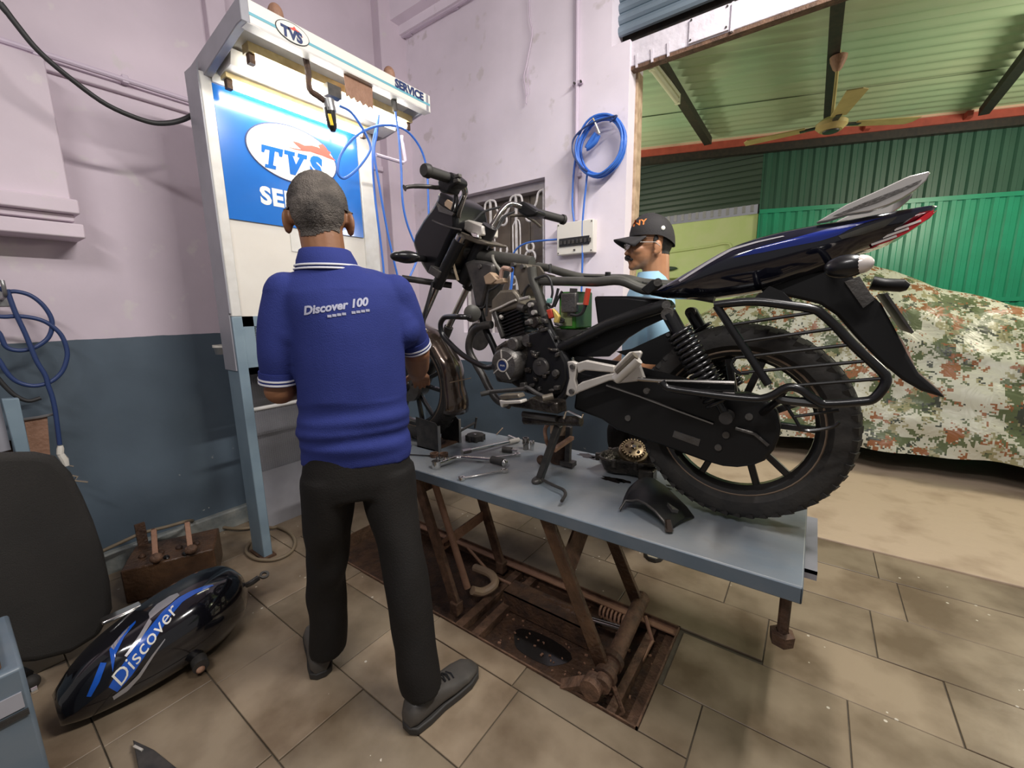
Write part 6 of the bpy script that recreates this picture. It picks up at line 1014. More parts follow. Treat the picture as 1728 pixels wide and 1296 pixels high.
gu = gax.orthogonal().normalized(); gv = gax.cross(gu)
for k in range(24): a = 2*math.pi*k/24; d = gu*math.cos(a)+gv*math.sin(a); t = gax.cross(d); MB().obox(gc+d*0.046+gax*0.002, d*0.004, t*0.003, gax*0.010).build('gear_tooth', 'brass_gear', gw_)
for k in range(5): a = 2*math.pi*k/5; d = gu*math.cos(a)+gv*math.sin(a); MB().cyl(gc+d*0.028+gax*0.008, gc+d*0.028+gax*0.016, 0.006, n=10).build('damper_rivet', 'rust_dark', gw_)
MB().cyl(gc, gc+gax*0.022, 0.009, n=6).build('hub_nut', 'smoked_chrome', gw_)
oil = MB()
for cx, cy, r in ((-0.60,1.505,0.045),(-0.56,1.515,0.03),(-0.47,1.50,0.012),(-0.40,1.54,0.016),(-0.40,1.57,0.012),(-0.36,1.54,0.007),(-0.80,1.70,0.05),(-0.74,1.69,0.045),(-0.68,1.67,0.05),(-0.70,1.71,0.04)):
    oil.prismz([(cx+r*(1+0.25*math.sin(3*k+cx*90))*math.cos(k*0.4488), cy+0.5*r*(1+0.25*math.cos(2*k+cx*50))*math.sin(k*0.4488), 0) for k in range(14)], TZ+0.0004, TZ+0.0012)
tag(oil.build('oil_spill', 'oil_black', None, smooth=0), 'black oil drips and smears spilled on the platform', 'oil', kind='stuff')
# bent black cowl piece
sd = thing('sprocket_guard', (-0.38, 1.33, TZ), 'bent black plastic sprocket guard lying near the platform edge', 'guard')
pA = [(-0.475,1.262),(-0.465,1.285),(-0.445,1.295),(-0.425,1.285),(-0.39,1.265),(-0.355,1.248),(-0.325,1.235),(-0.306,1.227)]; hA = [0.008,0.034,0.034,0.046,0.050,0.042,0.024,0.006]
pB = [(-0.495,1.40),(-0.475,1.44),(-0.455,1.465),(-0.43,1.47),(-0.38,1.44),(-0.335,1.405),(-0.29,1.375),(-0.262,1.352)]; hB = [0.034,0.056,0.060,0.058,0.052,0.040,0.024,0.008]
up_, lo_ = [], []
for i in range(8):
    a, b = V(pA[i][0], pA[i][1], Z0+hA[i]), V(pB[i][0], pB[i][1], Z0+hB[i]); r1 = [a.lerp(b, t/5)+V(0,0,0.012*math.sin(math.pi*t/5)) for t in range(6)]
    up_.append(r1); lo_.append([p-V(0,0,0.005) for p in reversed(r1)])
MB().loft([u+l for u, l in zip(up_, lo_)]).build('shell', 'plastic_black', sd, smooth=50)
MB().tube([V(p[0], p[1]-0.002, Z0+h+0.002) for p, h in zip(pA, hA)], 0.0045, 8).build('rolled_edge', 'dark_metal', sd, smooth=60)
MB().tube([(-0.312,1.228,Z0+0.038),(-0.308,1.224,Z0+0.022),(-0.304,1.221,Z0+0.005)], [0.009,0.011,0.013], 10).build('mount_boss', 'brown_gloss', sd)
MB().prism([(-0.335,1.30,Z0+0.046),(-0.315,1.285,Z0+0.034),(-0.30,1.30,Z0+0.030)], (0.002,0.0,0.012)).build('rib', 'cast_metal', sd)

# ================================================================== LEFT FOREGROUND
# welding transformer
tr = thing('transformer_box', (-2.47, 0.52, 0), 'greasy brown steel transformer box with two lever arms by the plinth', 'transformer')
MB().prismz([(-2.44,0.34,0),(-2.30,0.66,0),(-2.52,0.76,0),(-2.66,0.44,0)], 0.0, 0.165).build('case', 'oily_rust', tr, bev=0.008)
tdir = V(0.40, 0.916, 0).normalized(); tn = V(0.916, -0.40, 0)
for k, s_ in enumerate((0.10, 0.23)):
    b = V(-2.44,0.34,0)+tdir*s_
    MB().prism([b-tn*0.16+V(0,0,0.165), b-tn*0.13+V(0,0,0.165), b-tn*0.12+V(0,0,0.26), b-tn*0.15+V(0,0,0.275)], tdir*0.012).build('lever_post', 'rust_dark', tr)
    MB().bar(b-tn*0.14+V(0,0,0.27)+tdir*0.01, b-tn*0.0+V(0,0,0.20)+tdir*0.03, 0.022, 0.012).build('lever_arm', 'rust_light', tr, bev=0.003)
    MB().ell(b-tn*0.0+V(0,0,0.19)+tdir*0.032, (0.026,0.026,0.022)).build('lever_weight', 'rust', tr)
for k in range(4): MB().ell(V(-2.44,0.34,0.168)+tdir*(0.06+0.07*k)-tn*0.10, (0.018,0.014,0.012)).build('terminal', 'rust_dark', tr)
MB().box((-2.70, 0.46, 0.0), (-2.685, 0.50, 0.26)).build('tall_bracket', 'rust_dark', tr)
for q in ((-2.40,0.50),(-2.36,0.56)): MB().ell((q[0], q[1], 0.168), (0.02,0.012,0.008)).build('grease_blob', 'oil_black', tr)
# fuel tank
tk = thing('fuel_tank', (-1.92, 0.32, 0), 'black motorcycle fuel tank with blue and silver stripes on the floor', 'fuel tank')
stn = [(-0.04,0.05,0.03,0.13,0.0),(0.02,0.085,0.015,0.19,0.0),(0.10,0.115,0.008,0.235,0.0),(0.20,0.140,0.006,0.265,0.0),(0.32,0.152,0.006,0.290,0.0),(0.42,0.150,0.010,0.300,0.0),(0.50,0.138,0.020,0.290,-0.01),(0.57,0.108,0.040,0.262,-0.02),(0.615,0.060,0.075,0.205,-0.03)]
tr_ = []
for y, w, z0_, z1_, dx in stn:
    y = 0.055+(y+0.04)*0.88
    zc, hz = (z0_+z1_)/2, (z1_-z0_)/2; sec = []
    for k in range(24):
        a = 2*math.pi*k/24; ca, sa_ = math.cos(a), math.sin(a); ex = 0.72
        sx_ = math.copysign(abs(ca)**ex, ca)*w*(1.0-0.16*max(0, sa_)); sz_ = math.copysign(abs(sa_)**ex, sa_)*hz
        sec.append((-1.865+dx+sx_+0.10*(y-0.3)*-1.0, y, (zc+sz_)*0.93))
    tr_.append(sec)
fz = [smooth_path([s[k] for s in tr_], 4) for k in range(24)]
mt = MB().loft([[fz[k][j] for k in range(24)] for j in range(len(fz[0]))]); tkb = bvh_of(mt)
mt.build('tank_shell', 'black_gloss', tk, smooth=80)
TDV = V(0.845, -0.14, 0.516).normalized()
def tdecal(name, top, bot, m): return decal(name, top, bot, TDV, tkb, m, tk, n=30, rows_=4)
tdecal('blue_band', [(-1.73,0.1641,0.1306),(-1.73,0.1899,0.1659),(-1.73,0.2203,0.1989),(-1.73,0.2586,0.2409),(-1.73,0.3005,0.2783)]+[(-1.73,0.3267,0.302),(-1.73,0.3751,0.3258),(-1.73,0.4142,0.3297),(-1.73,0.46,0.3245),(-1.73,0.4845,0.3141)], [(-1.73,0.1807,0.0987),(-1.73,0.2226,0.1302),(-1.73,0.2581,0.1695),(-1.73,0.2951,0.2143),(-1.73,0.3369,0.2625)]+[(-1.73,0.348,0.2721),(-1.73,0.3868,0.3026),(-1.73,0.4269,0.3098),(-1.73,0.4613,0.3093),(-1.73,0.487,0.3084)], 'decal_blue')
tdecal('silver_band', [(-1.73,0.213,0.209),(-1.73,0.2542,0.253),(-1.73,0.2913,0.3025)]+[(-1.73,0.2885,0.3195),(-1.73,0.3153,0.3402),(-1.73,0.3554,0.3498),(-1.73,0.378,0.3477)], [(-1.73,0.2177,0.2009),(-1.73,0.258,0.2369),(-1.73,0.2948,0.2822)]+[(-1.73,0.2877,0.2934),(-1.73,0.3221,0.3089),(-1.73,0.3511,0.3173),(-1.73,0.382,0.3334)], 'decal_silver')
tdecal('silver_band', [(-1.73,0.1684,0.0917),(-1.73,0.204,0.1009),(-1.73,0.2361,0.1192),(-1.73,0.2788,0.1626),(-1.73,0.3185,0.1972)], [(-1.73,0.1693,0.0776),(-1.73,0.2044,0.0826),(-1.73,0.2404,0.1065),(-1.73,0.2808,0.1542),(-1.73,0.3185,0.1925)], 'decal_silver')
tdecal('blue_band', [(-1.73,0.1801,0.2558),(-1.73,0.1933,0.2715),(-1.73,0.2191,0.2956),(-1.73,0.2536,0.3148)], [(-1.73,0.1798,0.1742),(-1.73,0.193,0.2288),(-1.73,0.219,0.2741),(-1.73,0.2526,0.3068)], 'decal_blue'); tdecal('silver_band', [(-1.73,0.1839,0.2636),(-1.73,0.2062,0.2835),(-1.73,0.2349,0.306)], [(-1.73,0.1901,0.2482),(-1.73,0.2076,0.2738),(-1.73,0.2356,0.3003)], 'decal_silver')
tdecal('blue_band', [(-1.75,0.1157,0.1259),(-1.75,0.1358,0.1646),(-1.75,0.1589,0.2145)], [(-1.75,0.1252,0.1176),(-1.75,0.1502,0.1524),(-1.75,0.1725,0.2037)], 'decal_blue')
td0, td1 = V((-1.73,0.1856,0.1343)), V((-1.73,0.3468,0.2848)); tdr = td1-td0; tdr = tdr-TDV*tdr.dot(TDV)
place_text('tank_lettering', 'Discover', 0.062, (td0+td1)/2, tdr, TDV.cross(tdr), 'sign_white', tk, bvh=tkb, cut=3, lift_off=0.003, shear=0.35, spacing=1.05)
MB().box((-1.96, 0.20, 0.238), (-1.92, 0.31, 0.250)).build('filler_cap', 'chrome', tk, bev=0.004)
MB().tube(smooth_path([(-1.92,0.60,0.14),(-1.925,0.66,0.125),(-1.93,0.70,0.13)]), [0.03,0.02,0.012]+[0.012]*6, 10).build('rear_tab', 'dark_metal', tk); MB().lathe([(0.010,-0.004),(0.020,-0.004),(0.020,0.004),(0.010,0.004)], (-1.93,0.725,0.13), (0.4,0,1), 14, True).build('tab_eye', 'dark_metal', tk)
MB().cyl((-1.74, 0.40, 0.045), (-1.70, 0.395, 0.04), 0.026, n=16).build('fuel_tap', 'dark_metal', tk); MB().ell((-1.70,0.392,0.03), (0.010,0.014,0.012)).build('tap_nut', 'rust_light', tk)
# chair back
ch = thing('chair', (-2.2, -0.05, 0), 'dark grey upholstered chair back standing at the left edge', 'chair')
ol = [(-2.15,-0.1248,0.7638),(-2.15,-0.0806,0.8506),(-2.15,-0.0126,0.8725),(-2.15,0.0798,0.8563),(-2.15,0.1556,0.8357),(-2.15,0.2008,0.8067),(-2.15,0.2304,0.7341),(-2.15,0.2472,0.6352),(-2.15,0.261,0.5289),(-2.15,0.2703,0.4061),(-2.15,0.2712,0.2657),(-2.15,0.2626,0.1537),(-2.15,0.2132,0.0694),(-2.15,0.13,0.0539),(-2.15,0.0451,0.0829),(-2.15,-0.1176,0.1902),(-2.15,-0.1714,0.3382),(-2.15,-0.1602,0.5711)]
MB().prismx(ol, -2.15, -2.21).build('backrest', 'chair_fabric', ch, bev=0.025, seg=4)
MB().box((-2.55, -0.34, 0.34), (-2.16, 0.20, 0.42)).build('seat', 'chair_fabric', ch, bev=0.03, seg=3)
MB().cyl((-2.36, -0.07, 0.08), (-2.36, -0.07, 0.35), 0.028).build('gas_column', 'dark_metal', ch)
for k in range(5): a = 2*math.pi*k/5+0.4; MB().tube([(-2.36, -0.07, 0.09), (-2.36+0.24*math.cos(a), -0.07+0.24*math.sin(a), 0.06)], [0.022,0.015], 8).build('base_leg', 'plastic_black', ch); MB().ell((-2.36+0.24*math.cos(a), -0.07+0.24*math.sin(a), 0.028), (0.026,0.026,0.027)).build('castor', 'rubber', ch)
# grey cabinet corner
kx, ky = -1.43, 0.012
kb = thing('tool_cabinet', (kx-0.2, ky-0.25, 0), 'grey-blue metal tool cabinet at the bottom left corner', 'cabinet')
MB().box((kx-0.30, ky-0.55, 0.0), (kx, ky, 0.50)).build('body', 'lift_edge', kb, bev=0.008)
MB().box((kx-0.305, ky-0.555, 0.502), (kx-0.02, ky-0.03, 0.53)).build('lid', 'rust', kb, bev=0.004)
MB().box((kx-0.002, ky-0.50, 0.378), (kx+0.006, ky-0.008, 0.392)).build('rubber_strip', 'rubber', kb); MB().box((kx-0.002, ky-0.50, 0.40), (kx+0.004, ky-0.012, 0.44)).build('drawer_rail', 'stand_grey', kb); MB().cyl((kx-0.012, ky+0.002, 0.42), (kx-0.012, ky+0.012, 0.42), 0.008).build('rivet', 'chrome', kb)
# dark plate on the floor
fp = thing('steel_offcut', (-1.4649,0.1928,0), 'dark triangular steel plate on the floor at the bottom edge', 'plate')
MB().prismz([(-1.5831,0.1764,0),(-1.491,0.2049,0),(-1.2869,0.242,0),(-1.4104,0.1556,0)], 0.001, 0.022).build('plate', 'dark_metal', fp, bev=0.002); MB().bar((-1.5516,0.1726,0.024), (-1.5151,0.1834,0.024), 0.006, 0.004).build('bright_edge', 'silver_paint', fp)

# ================================================================== PEOPLE
def chain(mb, pts, rad, n=16, k=4):
    P = smooth_path(pts, k); R = []
    for i in range(len(pts)-1): R += [rad[i]+(rad[i+1]-rad[i])*j/k for j in range(k)]
    R.append(rad[-1]); mb.tube(P, R, n); mb.ell(P[0], (R[0],)*3, 14, 8); mb.ell(P[-1], (R[-1],)*3, 14, 8)
def make_hand(mb, wrist, d, palm_n, side, curl=0.5):
    """palm and five unequal bent fingers; d along the hand, palm_n out of the palm, side towards the thumb"""
    wrist, d, pn, sdv = V(wrist), V(d).normalized(), V(palm_n).normalized(), V(side).normalized()
    for t in (-1, 0, 1): chain(mb, [wrist+sdv*0.014*t, wrist+d*0.045+sdv*0.022*t, wrist+d*0.085+sdv*0.027*t], [0.018, 0.016, 0.013], 10, 3)
    for k, (ln, o) in enumerate(((0.070, 0.030), (0.078, 0.010), (0.072, -0.010), (0.056, -0.029))):
        b = wrist+d*0.085+sdv*o; d1 = (d+pn*curl*0.5).normalized(); d2 = (d+pn*curl*1.4).normalized(); d3 = (d*0.6+pn*curl*2.2).normalized()
        chain(mb, [b, b+d1*ln*0.42, b+d1*ln*0.42+d2*ln*0.32, b+d1*ln*0.42+d2*ln*0.32+d3*ln*0.28], [0.0095, 0.009, 0.0082, 0.007], 8, 2)
    b = wrist+d*0.030+sdv*0.028; d1 = (d*0.7+sdv*0.75+pn*0.3).normalized(); d2 = (d+sdv*0.2+pn*0.5).normalized()
    chain(mb, [b, b+d1*0.034, b+d1*0.034+d2*0.030], [0.012, 0.010, 0.008], 8, 2)

# ---- mechanic in the blue polo, seen from behind
MO, MR, MD = V(-1.13, 0.77, 0), V(0.56321, 0.82631, 0), V(-0.82631, 0.56321, 0)
def ml(s, d, z): return MO+MR*s+MD*d+V(0,0,z)
mech = thing('person', MO, 'man in blue polo shirt and black trousers working with his back turned', 'person')
def oval(s, d, z, hw, hd, n=28, ex=0.85, tilt=0.0):
    out = []
    for k in range(n):
        a = 2*math.pi*k/n; c_, s_ = math.cos(a), math.sin(a)
        x = math.copysign(abs(c_)**ex, c_)*hw; y = math.copysign(abs(s_)**ex, s_)*hd; out.append(ml(s+x, d+y, z+tilt*x))
    return out
bd = MB()
bd.loft([oval(-0.035, 0.01, 0.80, 0.13, 0.09), oval(-0.035, 0.01, 0.95, 0.125, 0.085), oval(-0.03, 0.01, 1.15, 0.13, 0.085), oval(-0.03, 0.01, 1.31, 0.12, 0.07), oval(-0.06, 0.01, 1.38, 0.06, 0.05)])
chain(bd, [ml(-0.068,0.0,1.37), ml(-0.075,0.005,1.45), ml(-0.082,0.015,1.54)], [0.054,0.058,0.060])
bd.ell(ml(-0.083,0.030,1.595), (0.076,0.076,0.083)); bd.ell(ml(-0.083,0.055,1.590), (0.070,0.070,0.080)); bd.ell(ml(-0.083,0.012,1.575), (0.074,0.074,0.070)); bd.ell(ml(-0.083,0.060,1.53), (0.058,0.060,0.060)); bd.ell(ml(-0.083,0.105,1.495), (0.026,0.026,0.022)); bd.ell(ml(-0.083,0.138,1.555), (0.013,0.018,0.022)); bd.ell(ml(-0.083,0.110,1.60), (0.05,0.03,0.016)); bd.ell(ml(-0.083,0.12,1.525), (0.026,0.018,0.010))
for s_ in (-1, 1):
    c_ = ml(-0.083+s_*0.083, 0.022, 1.556); q_ = Euler((0, 0, math.atan2(MD.y, MD.x)+s_*0.5)).to_quaternion()
    bd.ell(c_, (0.022, 0.010, 0.033), 14, 10, q_); bd.ell(c_+V(0,0,-0.022), (0.012,0.010,0.014))
chain(bd, [ml(-0.175,0.0,1.33), ml(-0.222,0.0,1.22), ml(-0.233,0.012,1.075)], [0.036,0.040,0.041]); chain(bd, [ml(-0.233,0.012,1.075), ml(-0.205,0.12,1.07), ml(-0.150,0.235,1.10)], [0.043,0.040,0.027])
make_hand(bd, ml(-0.150,0.235,1.10), MD*0.8+MR*0.6+V(0,0,0.1), V(0,0,-1), MR*0.8-MD*0.6, 0.6)
chain(bd, [ml(0.10,0.0,1.33), ml(0.150,0.028,1.26), ml(0.178,0.065,1.165)], [0.036,0.040,0.043]); chain(bd, [ml(0.178,0.065,1.165), ml(0.190,0.16,1.10), ml(0.200,0.28,1.05)], [0.044,0.041,0.028])
make_hand(bd, ml(0.200,0.28,1.05), MD*0.9+MR*0.25+V(0,0,-0.25), V(0,0,-1), -MR, 0.55)
chain(bd, [ml(-0.125,0.0,0.80), ml(-0.155,0.05,0.48), ml(-0.195,0.135,0.10)], [0.07,0.05,0.038]); chain(bd, [ml(0.06,0.0,0.80), ml(0.082,-0.08,0.48), ml(0.100,-0.165,0.11)], [0.07,0.05,0.038])
fuse('body', bd, 'skin', mech, 0.0045, 5)
# hair: a fuzzy layer lifted off the scalp, salt and pepper, clipped above ears and nape
bv_, bf_ = fuse.last; hcen = ml(-0.083, 0.03, 1.58)
def hairy(p):
    q = p-hcen; s_, d_, z_ = q.dot(MR), q.dot(MD), p.z
    if z_ < 1.508 or z_ > 1.75: return False
    if abs(s_) > 0.098: return False
    if d_ > 0.055: return z_ > 1.635
    if d_ > -0.045 and abs(s_) > 0.05: return z_ > 1.583+0.25*max(0, d_)
    return z_ > 1.512+0.012*math.sin(40*s_)
sel = [f for f in bf_ if all(hairy(V(bv_[k])) for k in f)]; idx = {}; hv = []; hf = []
for f in sel:
    t = []
    for k in f:
        if k not in idx:
            p = V(bv_[k]); o_ = (p-hcen); zt_ = max(0, min(1, (p.z-1.52)/0.10)); up_z = max(0, (p.z-1.60)/0.08)
            idx[k] = len(hv); hv.append(p+o_.normalized()*(0.0025+0.0055*zt_+random.uniform(-0.0012, 0.0016))+V(0,0,0.012*up_z))
        t.append(idx[k])
    hf.append(tuple(t))
hro = MB().add(hv, hf).build('hair', 'hair_grey', mech, smooth=180)
for s_ in (-1, 1): MB().ell(ml(-0.083+s_*0.03, 0.118, 1.585), (0.012,0.012,0.010)).build('eye', 'sign_white', mech)
# polo shirt
sh_ = MB(); secs = []
def wr_(z): return 0.006*math.sin(z*95)*math.exp(-((z-0.955)/0.06)**2)
for z, l, r, hd, dd in ((0.835,-0.203,0.132,0.110,0.0),(0.86,-0.201,0.131,0.112,0.0),(0.885,-0.199,0.129,0.112,0.0),(0.905,-0.204,0.133,0.117,0.0),(0.925,-0.195,0.125,0.110,0.0),(0.945,-0.203,0.132,0.118,0.0),(0.965,-0.193,0.124,0.111,0.0),(0.985,-0.200,0.132,0.117,0.0),(1.01,-0.190,0.130,0.112,0.0),(1.08,-0.186,0.129,0.113,0.0),(1.16,-0.188,0.131,0.115,0.0),(1.24,-0.190,0.132,0.115,0.0),(1.31,-0.198,0.135,0.112,0.0),(1.355,-0.205,0.135,0.102,0.0),(1.385,-0.190,0.112,0.088,0.0),(1.410,-0.162,0.066,0.077,0.0),(1.430,-0.145,0.020,0.070,0.0),(1.442,-0.135,-0.005,0.066,0.0)):
    secs.append(oval((l+r)/2, dd, z, (r-l)/2, hd, 36, 0.88, -0.03 if z < 0.9 else 0.0))
sh_.loft(secs)
chain(sh_, [ml(-0.185,0.0,1.355), ml(-0.212,0.0,1.26), ml(-0.226,0.0,1.18), ml(-0.231,0.006,1.128)], [0.060,0.058,0.054,0.050], 20)
chain(sh_, [ml(0.112,0.0,1.352), ml(0.140,0.02,1.285), ml(0.156,0.035,1.235), ml(0.166,0.05,1.205)], [0.060,0.056,0.053,0.050], 20)
for s_, hz in ((-1, 1.372), (1, 1.368)):
    cx = -0.033+s_*0.112
    for t in range(6): sh_.ell(ml(-0.033+s_*(0.060+0.018*t), 0.0, 1.392-0.0045*t-0.0016*t*t), (0.052,0.052,0.036+0.003*t), 14, 10)
    for t in range(4): sh_.ell(ml(-0.033+s_*(0.125+0.012*t), 0.0, 1.33-0.03*t), (0.060,0.060,0.06), 14, 10)
sho, shb = fuse('polo_shirt', sh_, 'polo_blue', mech, 0.0065, 7, wrinkle=lambda p: (0.011*pnoise(V(p.x*4+2, p.y*4, p.z*22)) if p.z < 1.04 else 0.006*pnoise(V(p.x*7, p.y*7, p.z*5))) if p.z < 1.36 else 0.0)
cl = MB(); cl.loft([oval(-0.070,0.002,1.418,0.088,0.080,30,1.0), oval(-0.072,0.004,1.445,0.082,0.074,30,1.0), oval(-0.074,0.006,1.474,0.070,0.066,30,1.0), oval(-0.075,0.006,1.478,0.064,0.060,30,1.0), oval(-0.074,0.005,1.45,0.064,0.060,30,1.0)], False)
col_ = cl.build('collar', 'polo_blue', mech, smooth=60)
for z, e in ((1.430, 0.0025), (1.420, 0.003)): MB().tube(oval(-0.0705,0.003,z,0.087+e-(z-1.42)*0.15,0.079+e-(z-1.42)*0.15,36,1.0), 0.0028, 6, True).build('collar_stripe', 'trim_white', col_)
def cuff(a, b, r, name='cuff_stripe'):
    a, b = V(a), V(b); d = (b-a).normalized()
    for t in (0.0, 0.011):
        MB().lathe([(r,-0.002),(r+0.0025,-0.002),(r+0.0025,0.003),(r,0.003)], b+d*t, d, 30, True).build(name, 'trim_white', mech)
    MB().lathe([(r-0.004,-0.02),(r+0.001,-0.02),(r+0.0015,0.016),(r-0.006,0.016)], b+d*0.0, d, 30, True).build('cuff', 'polo_blue', mech)
cuff(ml(-0.226,0.0,1.18), ml(-0.232,0.008,1.112), 0.0505); cuff(ml(0.156,0.035,1.235), ml(0.172,0.058,1.188), 0.0505)
tr0 = V(MR.x, MR.y, 0.14)
place_text('shirt_lettering', 'Discover 100', 0.031, ml(-0.055, -0.16, 1.314), tr0, V(-MR.x*0.14, -MR.y*0.14, 1), 'polo_print', mech, bvh=shb, cut=1, shear=0.3, offset=0.0012)
for k in range(9):
    a = ml(-0.072+0.0125*k, -0.16, 1.2885+0.0017*k); n_ = MR.cross(V(0,0,1)); h = shb.ray_cast(a+n_*0.4, -n_, 1.0)
    if h[0] is not None and k != 4: MB().obox(h[0]+n_*0.0012, MR*0.0052, V(0,0,0.0035), n_*0.0006).build('print_mark', 'polo_print', mech)
# trousers
tw = MB(); tw.loft([oval(-0.036,0.0,0.90,0.152,0.098,30,0.85), oval(-0.036,0.0,0.84,0.160,0.104,30,0.85), oval(-0.034,0.0,0.78,0.168,0.108,30,0.85), oval(-0.034,0.0,0.73,0.160,0.100,30,0.85)])
def legloft(pts):
    ring_ = []
    for s_, d_, z, hw, hd in pts: ring_.append(oval(s_, d_, z, hw, hd, 26, 1.0))
    tw.loft([[smooth_path([r[k] for r in ring_], 4)[j] for k in range(26)] for j in range((len(ring_)-1)*4+1)])
legloft([(-0.118,0.0,0.80,0.086,0.098),(-0.130,0.008,0.70,0.079,0.092),(-0.148,0.03,0.56,0.071,0.080),(-0.160,0.062,0.46,0.066,0.072),(-0.170,0.090,0.34,0.064,0.068),(-0.184,0.115,0.20,0.064,0.070),(-0.196,0.132,0.085,0.064,0.074)])
legloft([(0.050,0.0,0.80,0.090,0.100),(0.056,-0.018,0.70,0.084,0.094),(0.070,-0.058,0.56,0.076,0.082),(0.080,-0.092,0.46,0.070,0.074),(0.088,-0.120,0.36,0.069,0.070),(0.094,-0.150,0.22,0.067,0.072),(0.103,-0.168,0.10,0.067,0.076)])
fuse('trousers', tw, 'trousers_black', mech, 0.008, 5, wrinkle=lambda p: 0.010*pnoise(V(p.x*9, p.y*9, p.z*8))*(0.6+max(0, 1-abs(p.z-0.45)/0.3)))
def shoe(heel, toe, parent, m, h=0.075, msole='shoe_sole', w=0.048):
    heel, toe = V(heel), V(toe); d = (toe-heel); L_ = d.length; d.normalize(); sd = V(-d.y, d.x, 0)
    def sec(t, hw, z0_, z1_, n=18):
        out = []
        for k in range(n):
            a = 2*math.pi*k/n; c_, s_ = math.cos(a), math.sin(a)
            out.append(heel+d*(L_*t)+sd*(math.copysign(abs(c_)**0.75, c_)*hw)+V(0,0,(z0_+z1_)/2+math.copysign(abs(s_)**0.8, s_)*(z1_-z0_)/2))
        return out
    up = MB().loft([sec(-0.01,w*0.45,0.02,h*0.85), sec(0.05,w*0.72,0.018,h*1.15), sec(0.2,w*0.80,0.018,h*1.25), sec(0.38,w*0.82,0.018,h*1.1), sec(0.55,w*0.95,0.018,h*0.85), sec(0.75,w,0.018,h*0.68), sec(0.9,w*0.82,0.018,h*0.58), sec(0.985,w*0.45,0.02,h*0.42)])
    sh = up.build('shoe', m, parent, smooth=70)
    pts = []
    for t, hw in ((-0.025,0.3),(0.03,0.74),(0.2,0.86),(0.4,0.84),(0.6,0.98),(0.78,1.04),(0.92,0.84),(1.01,0.35)): pts.append((t, hw*w*1.04))
    MB().prismz([heel+d*(L_*t)-sd*hw for t, hw in pts]+[heel+d*(L_*t)+sd*hw for t, hw in reversed(pts)], 0.002, 0.026).build('sole', msole, sh, bev=0.004)
    for k in range(3): MB().tube([heel+d*(L_*(0.48+0.06*k))-sd*w*0.4+V(0,0,h*(1.0-0.1*k)), heel+d*(L_*(0.50+0.06*k))+V(0,0,h*(1.06-0.12*k)), heel+d*(L_*(0.48+0.06*k))+sd*w*0.4+V(0,0,h*(1.0-0.1*k))], 0.003, 6).build('lace', 'ink_black', sh)
    return sh
shoe(ml(-0.222, 0.095, 0), ml(-0.262, 0.370, 0), mech, 'shoe_grey'); shoe((-0.925, 0.690, 0), (-0.905, 0.985, 0), mech, 'shoe_grey', 0.082, w=0.052)

# ---- man in the cap beyond the motorcycle
NO = V(-0.655, 2.03, 0); NF = V(-0.86, -0.51, 0).normalized(); NS = V(-NF.y, NF.x, 0)      # NS: his left, towards the camera
def nl(f, s, z): return NO+NF*f+NS*s+V(0,0,z)
man = thing('person', NO, 'man in black baseball cap and light blue shirt behind the motorcycle', 'person')
def ov2(f, s, z, hf, hs, n=26, ex=0.88):
    out = []
    for k in range(n):
        a = 2*math.pi*k/n; c_, s_ = math.cos(a), math.sin(a); out.append(nl(f+math.copysign(abs(c_)**ex, c_)*hf, s+math.copysign(abs(s_)**ex, s_)*hs, z))
    return out
nb = MB(); rotn = Euler((0, 0, math.atan2(NF.y, NF.x))).to_quaternion()
def ne(f, s, z, r): nb.ell(nl(f, s, z), r, 18, 12, rotn)
nb.loft([ov2(0,0,0.85,0.09,0.13), ov2(0,0,1.1,0.09,0.14), ov2(0,0,1.33,0.09,0.16), ov2(-0.01,0,1.40,0.06,0.09)])
chain(nb, [nl(-0.03,0,1.36), nl(-0.028,0,1.44), nl(-0.022,0,1.53)], [0.064,0.060,0.062])
ne(-0.005,0,1.605,(0.095,0.074,0.100)); ne(0.030,0,1.545,(0.066,0.060,0.072)); ne(0.062,0,1.500,(0.034,0.036,0.030)); ne(0.080,0,1.485,(0.020,0.024,0.018)); ne(0.078,0,1.605,(0.018,0.048,0.014))
ne(0.098,0,1.560,(0.016,0.011,0.026)); ne(0.108,0,1.545,(0.014,0.013,0.011)); ne(0.060,0.040,1.555,(0.03,0.02,0.022)); ne(0.060,-0.040,1.555,(0.03,0.02,0.022)); ne(0.086,0,1.513,(0.018,0.026,0.008)); ne(0.084,0,1.503,(0.018,0.022,0.007))
for s_ in (-1, 1): ne(-0.012,s_*0.078,1.560,(0.019,0.009,0.032)); ne(-0.004,s_*0.078,1.540,(0.011,0.008,0.014))
for s_ in (-1, 1):
    chain(nb, [nl(-0.01,s_*0.185,1.36), nl(-0.01,s_*0.215,1.2), nl(0.0,s_*0.22,1.08)], [0.05,0.045,0.04]); chain(nb, [nl(0.0,s_*0.22,1.08), nl(0.10,s_*0.20,1.0), nl(0.20,s_*0.15,0.96)], [0.04,0.036,0.027])
    make_hand(nb, nl(0.20,s_*0.15,0.96), NF*0.9+V(0,0,-0.2), V(0,0,-1), -NS*s_, 0.5)
chain(nb, [nl(0.0,0.085,0.85), nl(-0.02,0.07,0.48), V(-0.598,2.19,0.09)], [0.07,0.05,0.038]); chain(nb, [nl(0.0,-0.085,0.85), nl(0.02,-0.09,0.48), V(-0.76,2.33,0.09)], [0.07,0.05,0.038])
fuse('body', nb, 'skin_fair', man, 0.0045, 4)
bv_, bf_ = fuse.last
def nape(p):
    q = p-nl(0,0,1.58); f_, s_ = q.dot(NF), q.dot(NS); return 1.535 < p.z < 1.64 and f_ < -0.034 and abs(s_) < 0.10
sel = [f for f in bf_ if all(nape(V(bv_[k])) for k in f)]; idx = {}; hv = []; hf = []
